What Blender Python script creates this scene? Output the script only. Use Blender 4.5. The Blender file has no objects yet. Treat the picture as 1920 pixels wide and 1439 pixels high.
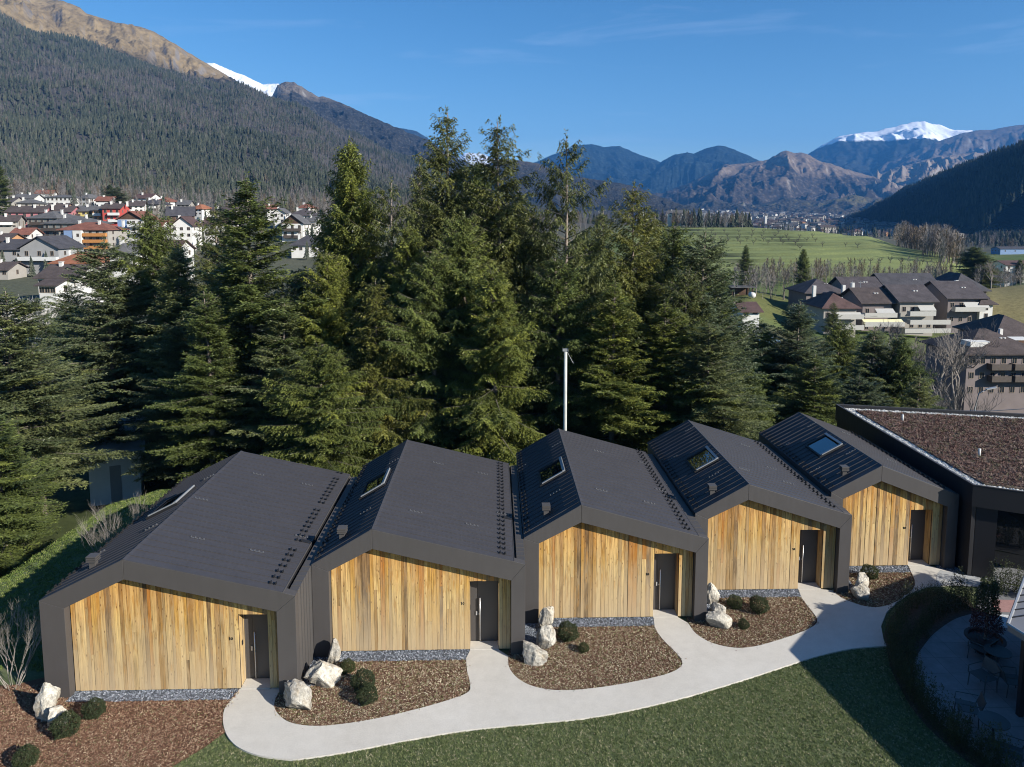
import bpy, math, random
import numpy as np
from mathutils import Vector, Matrix

# ------------------------------------------------------------------ scene, camera, light
S = bpy.context.scene
COL = S.collection
FPX, CYP, CAMH = 1332.0, 551.0, 14.35
PITCH, YAW = math.radians(-6.04), math.radians(-1.37)
cam_d = bpy.data.cameras.new('camera')
cam = bpy.data.objects.new('camera', cam_d)
COL.objects.link(cam)
cam.location = (0, 0, CAMH)
cam.rotation_euler = (math.radians(90) + PITCH, 0, YAW)
cam_d.sensor_width = 36.0
cam_d.sensor_fit = 'HORIZONTAL'
cam_d.lens = 36.0 * FPX / 1920.0
cam_d.shift_y = -(719.5 - CYP) / 1920.0
cam_d.clip_start = 0.5
cam_d.clip_end = 60000
S.camera = cam

SUN_DIR = Vector((0.745, -0.503, 0.439)).normalized()
W = bpy.data.worlds.new('World')
S.world = W
W.use_nodes = True
wn = W.node_tree
wn.nodes.clear()
sky = wn.nodes.new('ShaderNodeTexSky')
sky.sky_type = 'NISHITA'
sky.sun_disc = False
sky.sun_elevation = math.asin(SUN_DIR.z)
sky.sun_rotation = math.atan2(SUN_DIR.x, SUN_DIR.y)
sky.altitude = 900
sky.air_density = 1.0
sky.dust_density = 0.3
sky.ozone_density = 2.6
# thin high cirrus: a few pale wisps mixed into the sky by direction
tc = wn.nodes.new('ShaderNodeTexCoord')
mp = wn.nodes.new('ShaderNodeMapping')
mp.inputs['Scale'].default_value = (1.6, 1.6, 11.0)
mp.inputs['Rotation'].default_value = (0.0, 0.06, 0.4)
nz = wn.nodes.new('ShaderNodeTexNoise')
nz.inputs['Scale'].default_value = 2.2
nz.inputs['Detail'].default_value = 7
nz.inputs['Roughness'].default_value = 0.62
nz.inputs['Distortion'].default_value = 0.5
cr = wn.nodes.new('ShaderNodeValToRGB')
cr.color_ramp.elements[0].position = 0.55
cr.color_ramp.elements[0].color = (0, 0, 0, 1)
cr.color_ramp.elements[1].position = 0.80
cr.color_ramp.elements[1].color = (0.20, 0.20, 0.20, 1)
mx = wn.nodes.new('ShaderNodeMixRGB')
mx.inputs['Color2'].default_value = (5.4, 6.6, 8.6, 1)
hs = wn.nodes.new('ShaderNodeHueSaturation')
hs.inputs['Saturation'].default_value = 1.28
bg = wn.nodes.new('ShaderNodeBackground')
bg.inputs['Strength'].default_value = 0.084
wo = wn.nodes.new('ShaderNodeOutputWorld')
L = wn.links.new
L(tc.outputs['Generated'], mp.inputs['Vector'])
L(mp.outputs['Vector'], nz.inputs['Vector'])
L(nz.outputs['Fac'], cr.inputs['Fac'])
L(cr.outputs['Color'], mx.inputs['Fac'])
L(sky.outputs['Color'], hs.inputs['Color'])
L(hs.outputs['Color'], mx.inputs['Color1'])
L(mx.outputs['Color'], bg.inputs['Color'])
L(bg.outputs['Background'], wo.inputs['Surface'])

sun_d = bpy.data.lights.new('sun', 'SUN')
sun_d.energy = 4.8
sun_d.angle = math.radians(0.53)
sun_d.color = (1.0, 0.94, 0.84)
sun = bpy.data.objects.new('sun', sun_d)
COL.objects.link(sun)
sun.rotation_euler = (-SUN_DIR).to_track_quat('-Z', 'Y').to_euler()
sun.location = (60, -40, 60)

S.view_settings.view_transform = 'Standard'
S.view_settings.look = 'None'
S.view_settings.exposure = 0.72
S.view_settings.gamma = 1.0
S.view_settings.use_curve_mapping = False
S.render.engine = 'CYCLES'
cy = S.cycles
cy.use_denoising = True
try:
    cy.denoiser = 'OPENIMAGEDENOISE'
    cy.denoising_input_passes = 'RGB_ALBEDO_NORMAL'
    cy.denoising_prefilter = 'ACCURATE'
except Exception:
    pass
cy.use_adaptive_sampling = True
cy.adaptive_threshold = 0.005
cy.pixel_filter_type = 'BLACKMAN_HARRIS'
cy.filter_width = 1.05
cy.max_bounces = 6
cy.diffuse_bounces = 3
cy.glossy_bounces = 3
cy.transmission_bounces = 4
cy.volume_bounces = 0
cy.transparent_max_bounces = 6
cy.caustics_reflective = False
cy.caustics_refractive = False

# ------------------------------------------------------------------ geometry helpers
_fw = np.array([math.sin(-YAW) * math.cos(PITCH), math.cos(YAW) * math.cos(PITCH), math.sin(PITCH)])
_rt = np.array([math.cos(YAW), math.sin(YAW), 0.0])
_up = np.cross(_rt, _fw)

def ray(x, y):
    return _fw * FPX + _rt * (x - 960.0) - _up * (y - CYP)

def at(x, y, Y):
    """world point seen at photo pixel (x, y) and lying Y metres ahead"""
    d = ray(x, y)
    return Vector(np.array([0, 0, CAMH]) + d * (Y / d[1]))

def gp(x, y, z=0.0):
    d = ray(x, y)
    return Vector(np.array([0, 0, CAMH]) + d * ((z - CAMH) / d[2]))

def vnoise(x, y, seed=0):
    """smooth 2-D value noise in 0..1 (vectorised)"""
    x = np.asarray(x, float); y = np.asarray(y, float)
    xi = np.floor(x).astype(np.int64); yi = np.floor(y).astype(np.int64)
    xf = x - xi; yf = y - yi
    def h(a, b):
        n = (a * 374761393 + b * 668265263 + seed * 1442695041) & 0xFFFFFFFF
        n = ((n ^ (n >> 13)) * 1274126177) & 0xFFFFFFFF
        n = n ^ (n >> 16)
        return (n & 0xFFFFFF) / float(0xFFFFFF)
    u = xf * xf * (3 - 2 * xf); v = yf * yf * (3 - 2 * yf)
    return (h(xi, yi) * (1 - u) + h(xi + 1, yi) * u) * (1 - v) + (h(xi, yi + 1) * (1 - u) + h(xi + 1, yi + 1) * u) * v

def fbm(x, y, oct=5, seed=0, ridged=False, gain=0.5):
    s = 0.0; a = 1.0; t = 0.0; f = 1.0
    for o in range(oct):
        n = vnoise(np.asarray(x) * f + 17.3 * o, np.asarray(y) * f - 9.1 * o, seed + o)
        if ridged:
            n = 1 - np.abs(2 * n - 1)
        s = s + a * n; t += a
        a *= gain; f *= 2.03
    return s / t

def new_mesh(name, verts, faces, mats=(), mi=None, smooth=False):
    me = bpy.data.meshes.new(name)
    if isinstance(verts, np.ndarray) and isinstance(faces, np.ndarray):
        n, k = faces.shape
        me.vertices.add(len(verts)); me.vertices.foreach_set('co', verts.astype(np.float32).ravel())
        me.loops.add(n * k); me.loops.foreach_set('vertex_index', faces.astype(np.int32).ravel())
        me.polygons.add(n)
        me.polygons.foreach_set('loop_start', np.arange(0, n * k, k, dtype=np.int32))
        me.polygons.foreach_set('loop_total', np.full(n, k, dtype=np.int32))
    else:
        me.from_pydata([tuple(v) for v in verts], [], [tuple(f) for f in faces])
    for m in mats:
        me.materials.append(m)
    if mi is not None:
        me.polygons.foreach_set('material_index', np.asarray(mi, dtype=np.int32))
    if smooth:
        me.polygons.foreach_set('use_smooth', np.ones(len(me.polygons), dtype=bool))
    me.update(calc_edges=True)
    me.validate()
    return me

def add_attr(me, name, vals, domain='FACE'):
    a = me.attributes.new(name, 'FLOAT', domain)
    a.data.foreach_set('value', np.asarray(vals, dtype=np.float32))

class MB:
    """collects simple shapes into one mesh"""
    def __init__(s):
        s.v = []; s.f = []; s.m = []
    def poly(s, vs, fs, m=0):
        o = len(s.v)
        s.v += [tuple(p) for p in vs]
        for f in fs:
            s.f.append(tuple(i + o for i in f)); s.m.append(m)
        return s
    def box(s, x0, y0, z0, x1, y1, z1, m=0):
        vs = [(x0, y0, z0), (x1, y0, z0), (x1, y1, z0), (x0, y1, z0), (x0, y0, z1), (x1, y0, z1), (x1, y1, z1), (x0, y1, z1)]
        return s.poly(vs, [(0, 3, 2, 1), (4, 5, 6, 7), (0, 1, 5, 4), (1, 2, 6, 5), (2, 3, 7, 6), (3, 0, 4, 7)], m)
    def obox(s, c, ax, ay, az, m=0):
        """box with centre c and half-axis vectors"""
        c = Vector(c); ax = Vector(ax); ay = Vector(ay); az = Vector(az)
        vs = []
        for k in (-1, 1):
            for (i, j) in ((-1, -1), (1, -1), (1, 1), (-1, 1)):
                vs.append(c + ax * i + ay * j + az * k)
        return s.poly(vs, [(0, 3, 2, 1), (4, 5, 6, 7), (0, 1, 5, 4), (1, 2, 6, 5), (2, 3, 7, 6), (3, 0, 4, 7)], m)
    def prism(s, prof, a, b, axis='y', m=0):
        """profile [(u, w)] extruded along axis from a to b (u, w = the other two axes)"""
        n = len(prof)
        def P(u, w, t):
            return {'y': (u, t, w), 'x': (t, u, w), 'z': (u, w, t)}[axis]
        vs = [P(u, w, a) for u, w in prof] + [P(u, w, b) for u, w in prof]
        fs = [tuple(range(n)), tuple(range(2 * n - 1, n - 1, -1))]
        for i in range(n):
            j = (i + 1) % n
            fs.append((j, i, i + n, j + n))
        return s.poly(vs, fs, m)
    def tube(s, pts, rad, n=6, m=0, cap=True):
        pts = [Vector(p) for p in pts]
        if not hasattr(rad, '__len__'):
            rad = [rad] * len(pts)
        o = len(s.v)
        for i, p in enumerate(pts):
            d = (pts[min(i + 1, len(pts) - 1)] - pts[max(i - 1, 0)])
            if d.length < 1e-6: d = Vector((0, 0, 1))
            d.normalize()
            a = d.cross(Vector((0.31, 0.17, 0.93)) if abs(d.z) < 0.9 else Vector((1, 0.1, 0))).normalized()
            b = d.cross(a)
            for k in range(n):
                t = 2 * math.pi * k / n
                s.v.append(tuple(p + (a * math.cos(t) + b * math.sin(t)) * rad[i]))
        for i in range(len(pts) - 1):
            for k in range(n):
                k2 = (k + 1) % n
                s.f.append((o + i * n + k, o + i * n + k2, o + (i + 1) * n + k2, o + (i + 1) * n + k)); s.m.append(m)
        if cap:
            s.f.append(tuple(o + k for k in range(n - 1, -1, -1))); s.m.append(m)
            e = o + (len(pts) - 1) * n
            s.f.append(tuple(e + k for k in range(n))); s.m.append(m)
        return s
    def mesh(s, name, mats, smooth=False):
        mats = mats if isinstance(mats, (list, tuple)) else [mats]
        return new_mesh(name, s.v, s.f, mats, s.m, smooth)

def ob(name, me, parent=None, loc=None, **kw):
    o = bpy.data.objects.new(name, me)
    COL.objects.link(o)
    if parent is not None:
        o.parent = parent
    if loc is not None:
        o.location = loc
    for k, v in kw.items():
        o[k] = v
    return o

def part(name, mb, mats, parent, smooth=False, loc=None, **kw):
    return ob(name, mb.mesh(name, mats, smooth), parent, loc, **kw)

def empty(name, loc, label, cat, group=None, rz=0.0, scale=None):
    o = bpy.data.objects.new(name, None)
    o.empty_display_size = 0.3
    COL.objects.link(o)
    o.location = loc
    o.rotation_euler = (0, 0, rz)
    if scale is not None:
        o.scale = scale if hasattr(scale, '__len__') else (scale,) * 3
    o['label'] = label; o['category'] = cat
    if group: o['group'] = group
    return o

def copy_tree(src, loc, rz=0.0, scale=1.0, label=None, group=None):
    r = src.copy(); COL.objects.link(r)
    r.location = loc; r.rotation_euler = (0, 0, rz)
    r.scale = scale if hasattr(scale, '__len__') else (scale,) * 3
    if label: r['label'] = label
    if group: r['group'] = group
    for ch in KIDS.get(src.name, []):
        c = ch.copy(); COL.objects.link(c); c.parent = r
        for g in KIDS.get(ch.name, []):
            d = g.copy(); COL.objects.link(d); d.parent = c
    return r
KIDS = {}
def remember(root):
    for o in [root] + list(root.children):
        KIDS[o.name] = list(o.children)
    return root

# ------------------------------------------------------------------ material helpers
def mat(name):
    m = bpy.data.materials.new(name)
    m.use_nodes = True
    nt = m.node_tree
    b = nt.nodes['Principled BSDF']
    return m, nt, b

class N:
    """tiny node-graph helper"""
    def __init__(s, nt): s.nt = nt
    def n(s, t, ins=None, **props):
        nd = s.nt.nodes.new(t)
        for k, v in props.items(): setattr(nd, k, v)
        for k, v in (ins or {}).items():
            sk = nd.inputs[k]
            if hasattr(v, 'is_output') or isinstance(v, bpy.types.NodeSocket): s.nt.links.new(v, sk)
            else: sk.default_value = v
        return nd
    def obj(s, scale=(1, 1, 1)):
        t = s.n('ShaderNodeTexCoord')
        return s.n('ShaderNodeMapping', {'Vector': t.outputs['Object'], 'Scale': scale}).outputs['Vector']
    def pos(s, scale=(1, 1, 1)):
        t = s.n('ShaderNodeNewGeometry')
        return s.n('ShaderNodeMapping', {'Vector': t.outputs['Position'], 'Scale': scale}).outputs['Vector']
    def noise(s, vec, scale, detail=4, rough=0.55, dist=0.0):
        return s.n('ShaderNodeTexNoise', {'Vector': vec, 'Scale': scale, 'Detail': detail, 'Roughness': rough, 'Distortion': dist}).outputs['Fac']
    def ramp(s, fac, stops, interp='LINEAR'):
        r = s.n('ShaderNodeValToRGB', {'Fac': fac})
        cr = r.color_ramp; cr.interpolation = interp
        while len(cr.elements) < len(stops): cr.elements.new(0.5)
        for e, (p, c) in zip(cr.elements, stops):
            e.position = p
            e.color = (c, c, c, 1) if not hasattr(c, '__len__') else (c[0], c[1], c[2], 1)
        return r.outputs['Color']
    def mix(s, fac, a, b, mode='MIX'):
        nd = s.nt.nodes.new('ShaderNodeMixRGB'); nd.blend_type = mode
        for k, v in (('Fac', fac), ('Color1', a), ('Color2', b)):
            if isinstance(v, bpy.types.NodeSocket): s.nt.links.new(v, nd.inputs[k])
            elif hasattr(v, '__len__'): nd.inputs[k].default_value = (v[0], v[1], v[2], 1)
            else: nd.inputs[k].default_value = v
        return nd.outputs['Color']
    def math(s, op, a, b=0.0, c=0.0):
        nd = s.nt.nodes.new('ShaderNodeMath'); nd.operation = op
        for i, v in enumerate((a, b, c)):
            if isinstance(v, bpy.types.NodeSocket): s.nt.links.new(v, nd.inputs[i])
            else: nd.inputs[i].default_value = v
        return nd.outputs[0]
    def bump(s, h, strength=0.5, dist=0.02):
        return s.n('ShaderNodeBump', {'Height': h, 'Strength': strength, 'Distance': dist}).outputs['Normal']
    def link(s, a, b): s.nt.links.new(a, b)

def simple(name, col, rough=0.6, metal=0.0, var=0.15, scale=3.0, bump=0.0, spec=0.5, space='pos'):
    m, nt, b = mat(name); g = N(nt)
    v = g.pos() if space == 'pos' else g.obj()
    f = g.noise(v, scale, 5, 0.6)
    c = g.ramp(f, [(0.3, tuple(x * (1 - var) for x in col)), (0.7, tuple(min(1, x * (1 + var)) for x in col))])
    g.link(c, b.inputs['Base Color'])
    b.inputs['Roughness'].default_value = rough
    b.inputs['Metallic'].default_value = metal
    b.inputs['Specular IOR Level'].default_value = spec
    if bump:
        g.link(g.bump(f, bump, 0.02), b.inputs['Normal'])
    return m

def smooth01(x):
    x = np.clip(x, 0, 1)
    return x * x * (3 - 2 * x)
# ------------------------------------------------------------------ terrain
Z = lambda px, py, Y: at(px, py, Y).z
COLS = {
 -300: [(40, -5), (60, -6), (100, -3), (170, -4), (300, 6), (440, 26), (700, 75), (1000, 190), (1300, 340), (1600, 520), (1950, 770), (2300, 850), (3000, 700), (9000, 500)],
 0: [(40, -6), (60, -7), (95, -2), (170, ('p', 562)), (230, ('p', 500)), (290, ('p', 457)), (320, ('p', 428)), (440, ('p', 388)), (700, ('p', 352)), (1000, ('p', 290)), (1300, ('p', 215)), (1600, ('p', 130)), (1900, ('p', 30)), (2250, ('p', 22)), (2700, 480), (9000, 300)],
 120: [(40, -6), (60, -8), (95, -5), (170, ('p', 560)), (290, ('p', 476)), (320, ('p', 430)), (440, ('p', 388)), (700, ('p', 352)), (1000, ('p', 300)), (1300, ('p', 235)), (1600, ('p', 165)), (1900, ('p', 95)), (2300, ('p', 75)), (2700, 460), (9000, 300)],
 250: [(40, -6), (60, -8), (100, -7), (170, -6), (290, ('p', 476)), (340, ('p', 430)), (440, ('p', 398)), (600, ('p', 372)), (900, ('p', 320)), (1200, ('p', 262)), (1600, ('p', 190)), (2000, ('p', 130)), (2350, ('p', 112)), (2800, 420), (9000, 200)],
 450: [(40, -6), (60, -8), (170, -7), (260, ('p', 478)), (450, ('p', 408)), (700, ('p', 378)), (1000, ('p', 338)), (1500, ('p', 262)), (2000, ('p', 195)), (2400, ('p', 157)), (2800, 300), (9000, 100)],
 560: [(40, -7), (60, -8), (170, -7), (260, ('p', 477)), (330, ('p', 425)), (450, ('p', 408)), (700, ('p', 382)), (1000, ('p', 345)), (1500, ('p', 288)), (2000, ('p', 235)), (2500, ('p', 200)), (2900, 250), (9000, 80)],
 660: [(40, -7), (60, -9), (170, -8), (330, ('p', 430)), (500, ('p', 408)), (800, ('p', 385)), (1300, ('p', 345)), (2000, ('p', 285)), (2600, ('p', 250)), (3000, 180), (9000, 60)],
 780: [(40, -7), (60, -9), (300, -6), (700, ('p', 405)), (1500, ('p', 370)), (2300, ('p', 325)), (2900, ('p', 292)), (3300, 150), (9000, 40)],
 900: [(40, -7), (60, -9), (300, -8), (1000, ('p', 408)), (2000, ('p', 385)), (3000, ('p', 362)), (3600, ('p', 355)), (9000, 40)],
 1080: [(40, -7), (60, -9), (300, -12), (450, -2), (600, ('p', 416)), (760, 2), (1500, -3), (2500, ('p', 403)), (3400, ('p', 390)), (9000, 150)],
 1260: [(40, -7), (60, -10), (170, -14), (300, -13), (350, ('p', 505)), (480, ('p', 452)), (600, ('p', 430)), (680, ('p', 422)), (800, -4), (1500, -6), (2500, ('p', 405)), (4500, ('p', 392)), (9000, 140)],
 1400: [(40, -8), (60, -11), (130, -11), (200, -8), (300, -11.5), (350, ('p', 508)), (480, ('p', 455)), (600, ('p', 427)), (640, ('p', 423)), (760, -10), (1500, ('p', 428)), (2500, ('p', 411)), (4500, ('p', 400)), (9000, 120)],
 1500: [(40, -8), (60, -12), (150, -13), (178, -14), (240, -11), (300, -11), (350, ('p', 508)), (480, ('p', 456)), (610, ('p', 428)), (760, -12), (1500, ('p', 430)), (2500, ('p', 414)), (4500, ('p', 402)), (9000, 110)],
 1620: [(40, -8), (60, -13), (150, -18), (178, -15), (230, -12), (300, -12), (350, ('p', 510)), (480, ('p', 460)), (590, ('p', 440)), (760, -15), (1400, ('p', 438)), (2500, ('p', 418)), (4500, ('p', 406)), (9000, 110)],
 1760: [(40, -9), (60, -14), (140, -24), (178, -16), (230, -13), (300, -14), (350, ('p', 512)), (440, ('p', 482)), (500, ('p', 470)), (580, -22), (700, ('p', 482)), (1000, ('p', 458)), (1500, ('p', 440)), (2500, ('p', 424)), (4500, ('p', 410)), (9000, 110)],
 1860: [(40, -9), (60, -14), (140, -26), (178, -17), (205, -10.5), (232, ('p', 540)), (265, -12), (320, -19), (400, -21), (520, -22), (700, ('p', 480)), (1000, ('p', 458)), (1500, ('p', 442)), (2500, ('p', 426)), (4500, ('p', 412)), (9000, 110)],
 1960: [(40, -9), (60, -14), (140, -26), (178, -15), (205, -8.5), (232, ('p', 528)), (270, -11), (320, -14), (400, -20), (520, -22), (700, ('p', 478)), (1000, ('p', 458)), (1500, ('p', 442)), (2500, ('p', 426)), (4500, ('p', 412)), (9000, 110)],
 2300: [(40, -9), (60, -14), (140, -24), (178, -15), (205, -8), (232, -5), (270, -8), (400, -18), (700, -18), (1500, -10), (2500, 0), (4500, 20), (9000, 110)],
}
_px = np.array(sorted(COLS))
_ly = np.linspace(math.log(20), math.log(9500), 400)
_tab = np.zeros((len(_px), 400))
for i, p in enumerate(_px):
    ys = []; zs = []
    for (Yv, zv) in COLS[p]:
        ys.append(math.log(Yv)); zs.append(Z(p, zv[1], Yv) if isinstance(zv, tuple) else zv)
    _t = np.interp(_ly, ys, zs)
    k = np.ones(7) / 7.0
    _t2 = np.convolve(np.pad(_t, 3, mode='edge'), k, mode='valid')
    _tab[i] = _t2

_TANYAW = math.tan(-YAW)
def plateau(x, y):
    """0 on the site terrace, 1 well below its edge"""
    xe = np.interp(y, [-50, 16, 24, 28, 35, 37, 60], [-24, -22.5, -20.2, -19.6, -19.3, -18.0, -17.0])
    dl = (xe - x)
    ye = np.interp(x, [-30, -17, 0, 15, 20, 50], [35.5, 36.8, 37.0, 38.5, 42, 42])
    db = (y - ye)
    return smooth01(np.maximum(np.maximum(dl / 3.6, 0), db / 8.0))

def terrain(x, y, want=False):
    x = np.asarray(x, float); y = np.asarray(y, float)
    yy = np.maximum(y, 0.35 * np.hypot(x, y))
    yy = np.maximum(yy, 1.0)
    px = 960 + 1332 * (x / yy - _TANYAW) / (1 + x / yy * _TANYAW)
    px = np.clip(px, _px[0], _px[-1])
    lv = np.clip(np.log(yy), _ly[0], _ly[-1])
    fi = (lv - _ly[0]) / (_ly[1] - _ly[0])
    i0 = np.clip(fi.astype(int), 0, 398); ft = fi - i0
    ci = np.clip(np.searchsorted(_px, px, side='right') - 1, 0, len(_px) - 2)
    w = (px - _px[ci]) / (_px[ci + 1] - _px[ci])
    w = smooth01(w) * 0.6 + w * 0.4
    a = _tab[ci, i0] * (1 - ft) + _tab[ci, i0 + 1] * ft
    b = _tab[ci + 1, i0] * (1 - ft) + _tab[ci + 1, i0 + 1] * ft
    z = a * (1 - w) + b * w
    far = smooth01((yy - 450) / 900.0)
    left = smooth01((1050 - px) / 350.0)
    z = z + far * left * (fbm(x / 260.0, y / 260.0, 5, 3, True) - 0.55) * np.minimum(yy * 0.05, 75)
    mid = smooth01((yy - 45) / 60.0) * (1 - far)
    z = z + mid * (fbm(x / 30.0, y / 30.0, 3, 8) - 0.5) * 1.2
    # terraces of the orchard hill: metre-high banks that follow the slope
    hill = smooth01((px - 1180) / 60) * smooth01((1700 - px) / 120) * smooth01((yy - 345) / 30) * smooth01((640 - yy) / 40)
    q = z / 1.9 + 0.35 * fbm(x / 90.0, y / 90.0, 2, 5)
    fr = q - np.floor(q)
    if want: return fr, hill
    z = z + hill * 1.9 * 0.8 * (smooth01(np.clip((fr - 0.62) / 0.3, 0, 1)) - fr)
    m = plateau(x, y)
    return z * m - 0.03 * (1 - m)

def tz(x, y):
    return float(terrain(np.array([x]), np.array([y]))[0])

def build_ground():
    th = np.concatenate([np.radians(np.linspace(-180, -52, 50, endpoint=False)),
                         np.radians(np.linspace(-52, 50, 420)),
                         np.radians(np.linspace(50, 180, 51)[1:-1])])
    r = np.concatenate([np.linspace(1.5, 14, 8), np.linspace(14.5, 60, 50), np.exp(np.linspace(math.log(61), math.log(338), 60)), np.linspace(340, 640, 120), np.exp(np.linspace(math.log(648), math.log(9400), 95))])
    T, R = np.meshgrid(th, r)
    X = R * np.sin(T); Y = R * np.cos(T)
    Zz = terrain(X, Y)
    V = np.stack([X, Y, Zz], -1).reshape(-1, 3)
    nt, nr = len(th), len(r)
    i, j = np.meshgrid(np.arange(nr - 1), np.arange(nt), indexing='ij')
    j2 = (j + 1) % nt
    F = np.stack([i * nt + j, i * nt + j2, (i + 1) * nt + j2, (i + 1) * nt + j], -1).reshape(-1, 4)
    V = np.vstack([V, [[0, 0, -0.03]]])
    me = new_mesh('ground', V, F, smooth=True)
    # tint: what grows there
    x, y, z = V[:, 0], V[:, 1], V[:, 2]
    yy = np.maximum(y, 1); px = 960 + 1332 * (x / yy - _TANYAW)
    n1 = fbm(x / 40, y / 40, 4, 11); n2 = fbm(x / 9, y / 9, 3, 12); n3 = fbm(x / 160, y / 160, 4, 13)
    grass = np.array([0.088, 0.125, 0.036]); dry = np.array([0.19, 0.165, 0.085]); wood = np.array([0.072, 0.068, 0.064])
    fl = np.array([0.045, 0.042, 0.034]); town = np.array([0.12, 0.115, 0.10])
    c = grass[None] * (0.8 + 0.5 * n1)[:, None]
    k = smooth01((n2 * 0.5 + n1 * 0.5 - 0.42) / 0.25)[:, None] * 0.35
    c = c * (1 - k) + dry[None] * k
    def lay(c, m, col):
        m = np.clip(m, 0, 1)[:, None]
        return c * (1 - m) + np.array(col)[None] * m
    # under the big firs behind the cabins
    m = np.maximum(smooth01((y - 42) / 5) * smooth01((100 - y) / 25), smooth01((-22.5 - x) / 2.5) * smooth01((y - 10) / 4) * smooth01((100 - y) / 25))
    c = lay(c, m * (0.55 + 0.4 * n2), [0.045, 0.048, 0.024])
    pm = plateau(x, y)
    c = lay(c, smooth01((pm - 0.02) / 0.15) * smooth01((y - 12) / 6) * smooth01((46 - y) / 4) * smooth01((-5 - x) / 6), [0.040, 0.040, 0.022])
    # valley floor and village grounds
    m = smooth01((y - 110) / 40) * smooth01((1180 - px) / 120)
    c = lay(c, m * 0.75, town * 0.8)
    # forest floor of the mountain
    m = smooth01((y - 470) / 120) * smooth01((1230 - px) / 100)
    c = lay(c, m, wood)
    # far valley with the town
    m = smooth01((y - 720) / 60) * smooth01((px - 1040) / 60)
    c = lay(c, m * 0.9, [0.085, 0.083, 0.065])
    fld = smooth01((fbm(x / 120, y / 70, 2, 21) - 0.5) / 0.08)
    c = lay(c, m * fld * 0.5, [0.16, 0.14, 0.10])
    # ravine to the right, dry banks
    m = smooth01((px - 1380) / 60) * smooth01((y - 100) / 20) * smooth01((176 - y) / 15)
    c = lay(c, m * 0.85, [0.075, 0.07, 0.042])
    m = smooth01((px - 1840) / 40) * smooth01((y - 178) / 8) * smooth01((280 - y) / 20)
    c = lay(c, m * (0.5 + n1), [0.26, 0.22, 0.10])
    # orchard hill is a brighter meadow green, its banks duller
    m = smooth01((px - 1150) / 60) * smooth01((1900 - px) / 60) * smooth01((y - 300) / 30) * smooth01((700 - y) / 30)
    strip = 0.5 + 0.5 * np.sin(z * 2.6 + n1 * 3)
    c = lay(c, m, [0.205, 0.235, 0.088])
    fr, hl = terrain(x, y, True)
    bankm = hl * smooth01((fr - 0.44) / 0.12) * smooth01((1.0 - fr) / 0.06) * (0.35 + 0.65 * smooth01((n3 - 0.36) / 0.15)) * (0.45 + 0.55 * smooth01((1560 - px) / 120))
    c = lay(c, m * bankm * 0.95, [0.034, 0.042, 0.022])
    c = lay(c, m * smooth01((n3 - 0.48) / 0.12) * 0.35, [0.135, 0.135, 0.06])
    m = smooth01((px - 1370) / 20) * smooth01((1500 - px) / 20) * smooth01((y - 175) / 8) * smooth01((235 - y) / 8)
    c = lay(c, m, [0.115, 0.125, 0.045])
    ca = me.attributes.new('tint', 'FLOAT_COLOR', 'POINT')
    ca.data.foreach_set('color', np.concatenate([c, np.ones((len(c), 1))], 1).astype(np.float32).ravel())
    m, nt_, b = mat('meadow_and_soil'); g = N(nt_)
    at_ = g.n('ShaderNodeAttribute', attribute_name='tint').outputs['Color']
    v = g.pos()
    f = g.noise(v, 0.9, 8, 0.7)
    f2 = g.noise(v, 14.0, 5, 0.7)
    col = g.mix(1.0, at_, g.ramp(f, [(0.25, 0.6), (0.75, 1.35)]), 'MULTIPLY')
    col = g.mix(1.0, col, g.ramp(f2, [(0.25, 0.65), (0.75, 1.3)]), 'MULTIPLY')
    g.link(col, b.inputs['Base Color'])
    b.inputs['Roughness'].default_value = 0.95
    b.inputs['Specular IOR Level'].default_value = 0.1
    g.link(g.bump(f2, 0.7, 0.08), b.inputs['Normal'])
    me.materials.append(m)
    return ob('ground', me, kind='structure')
build_ground()

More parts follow.
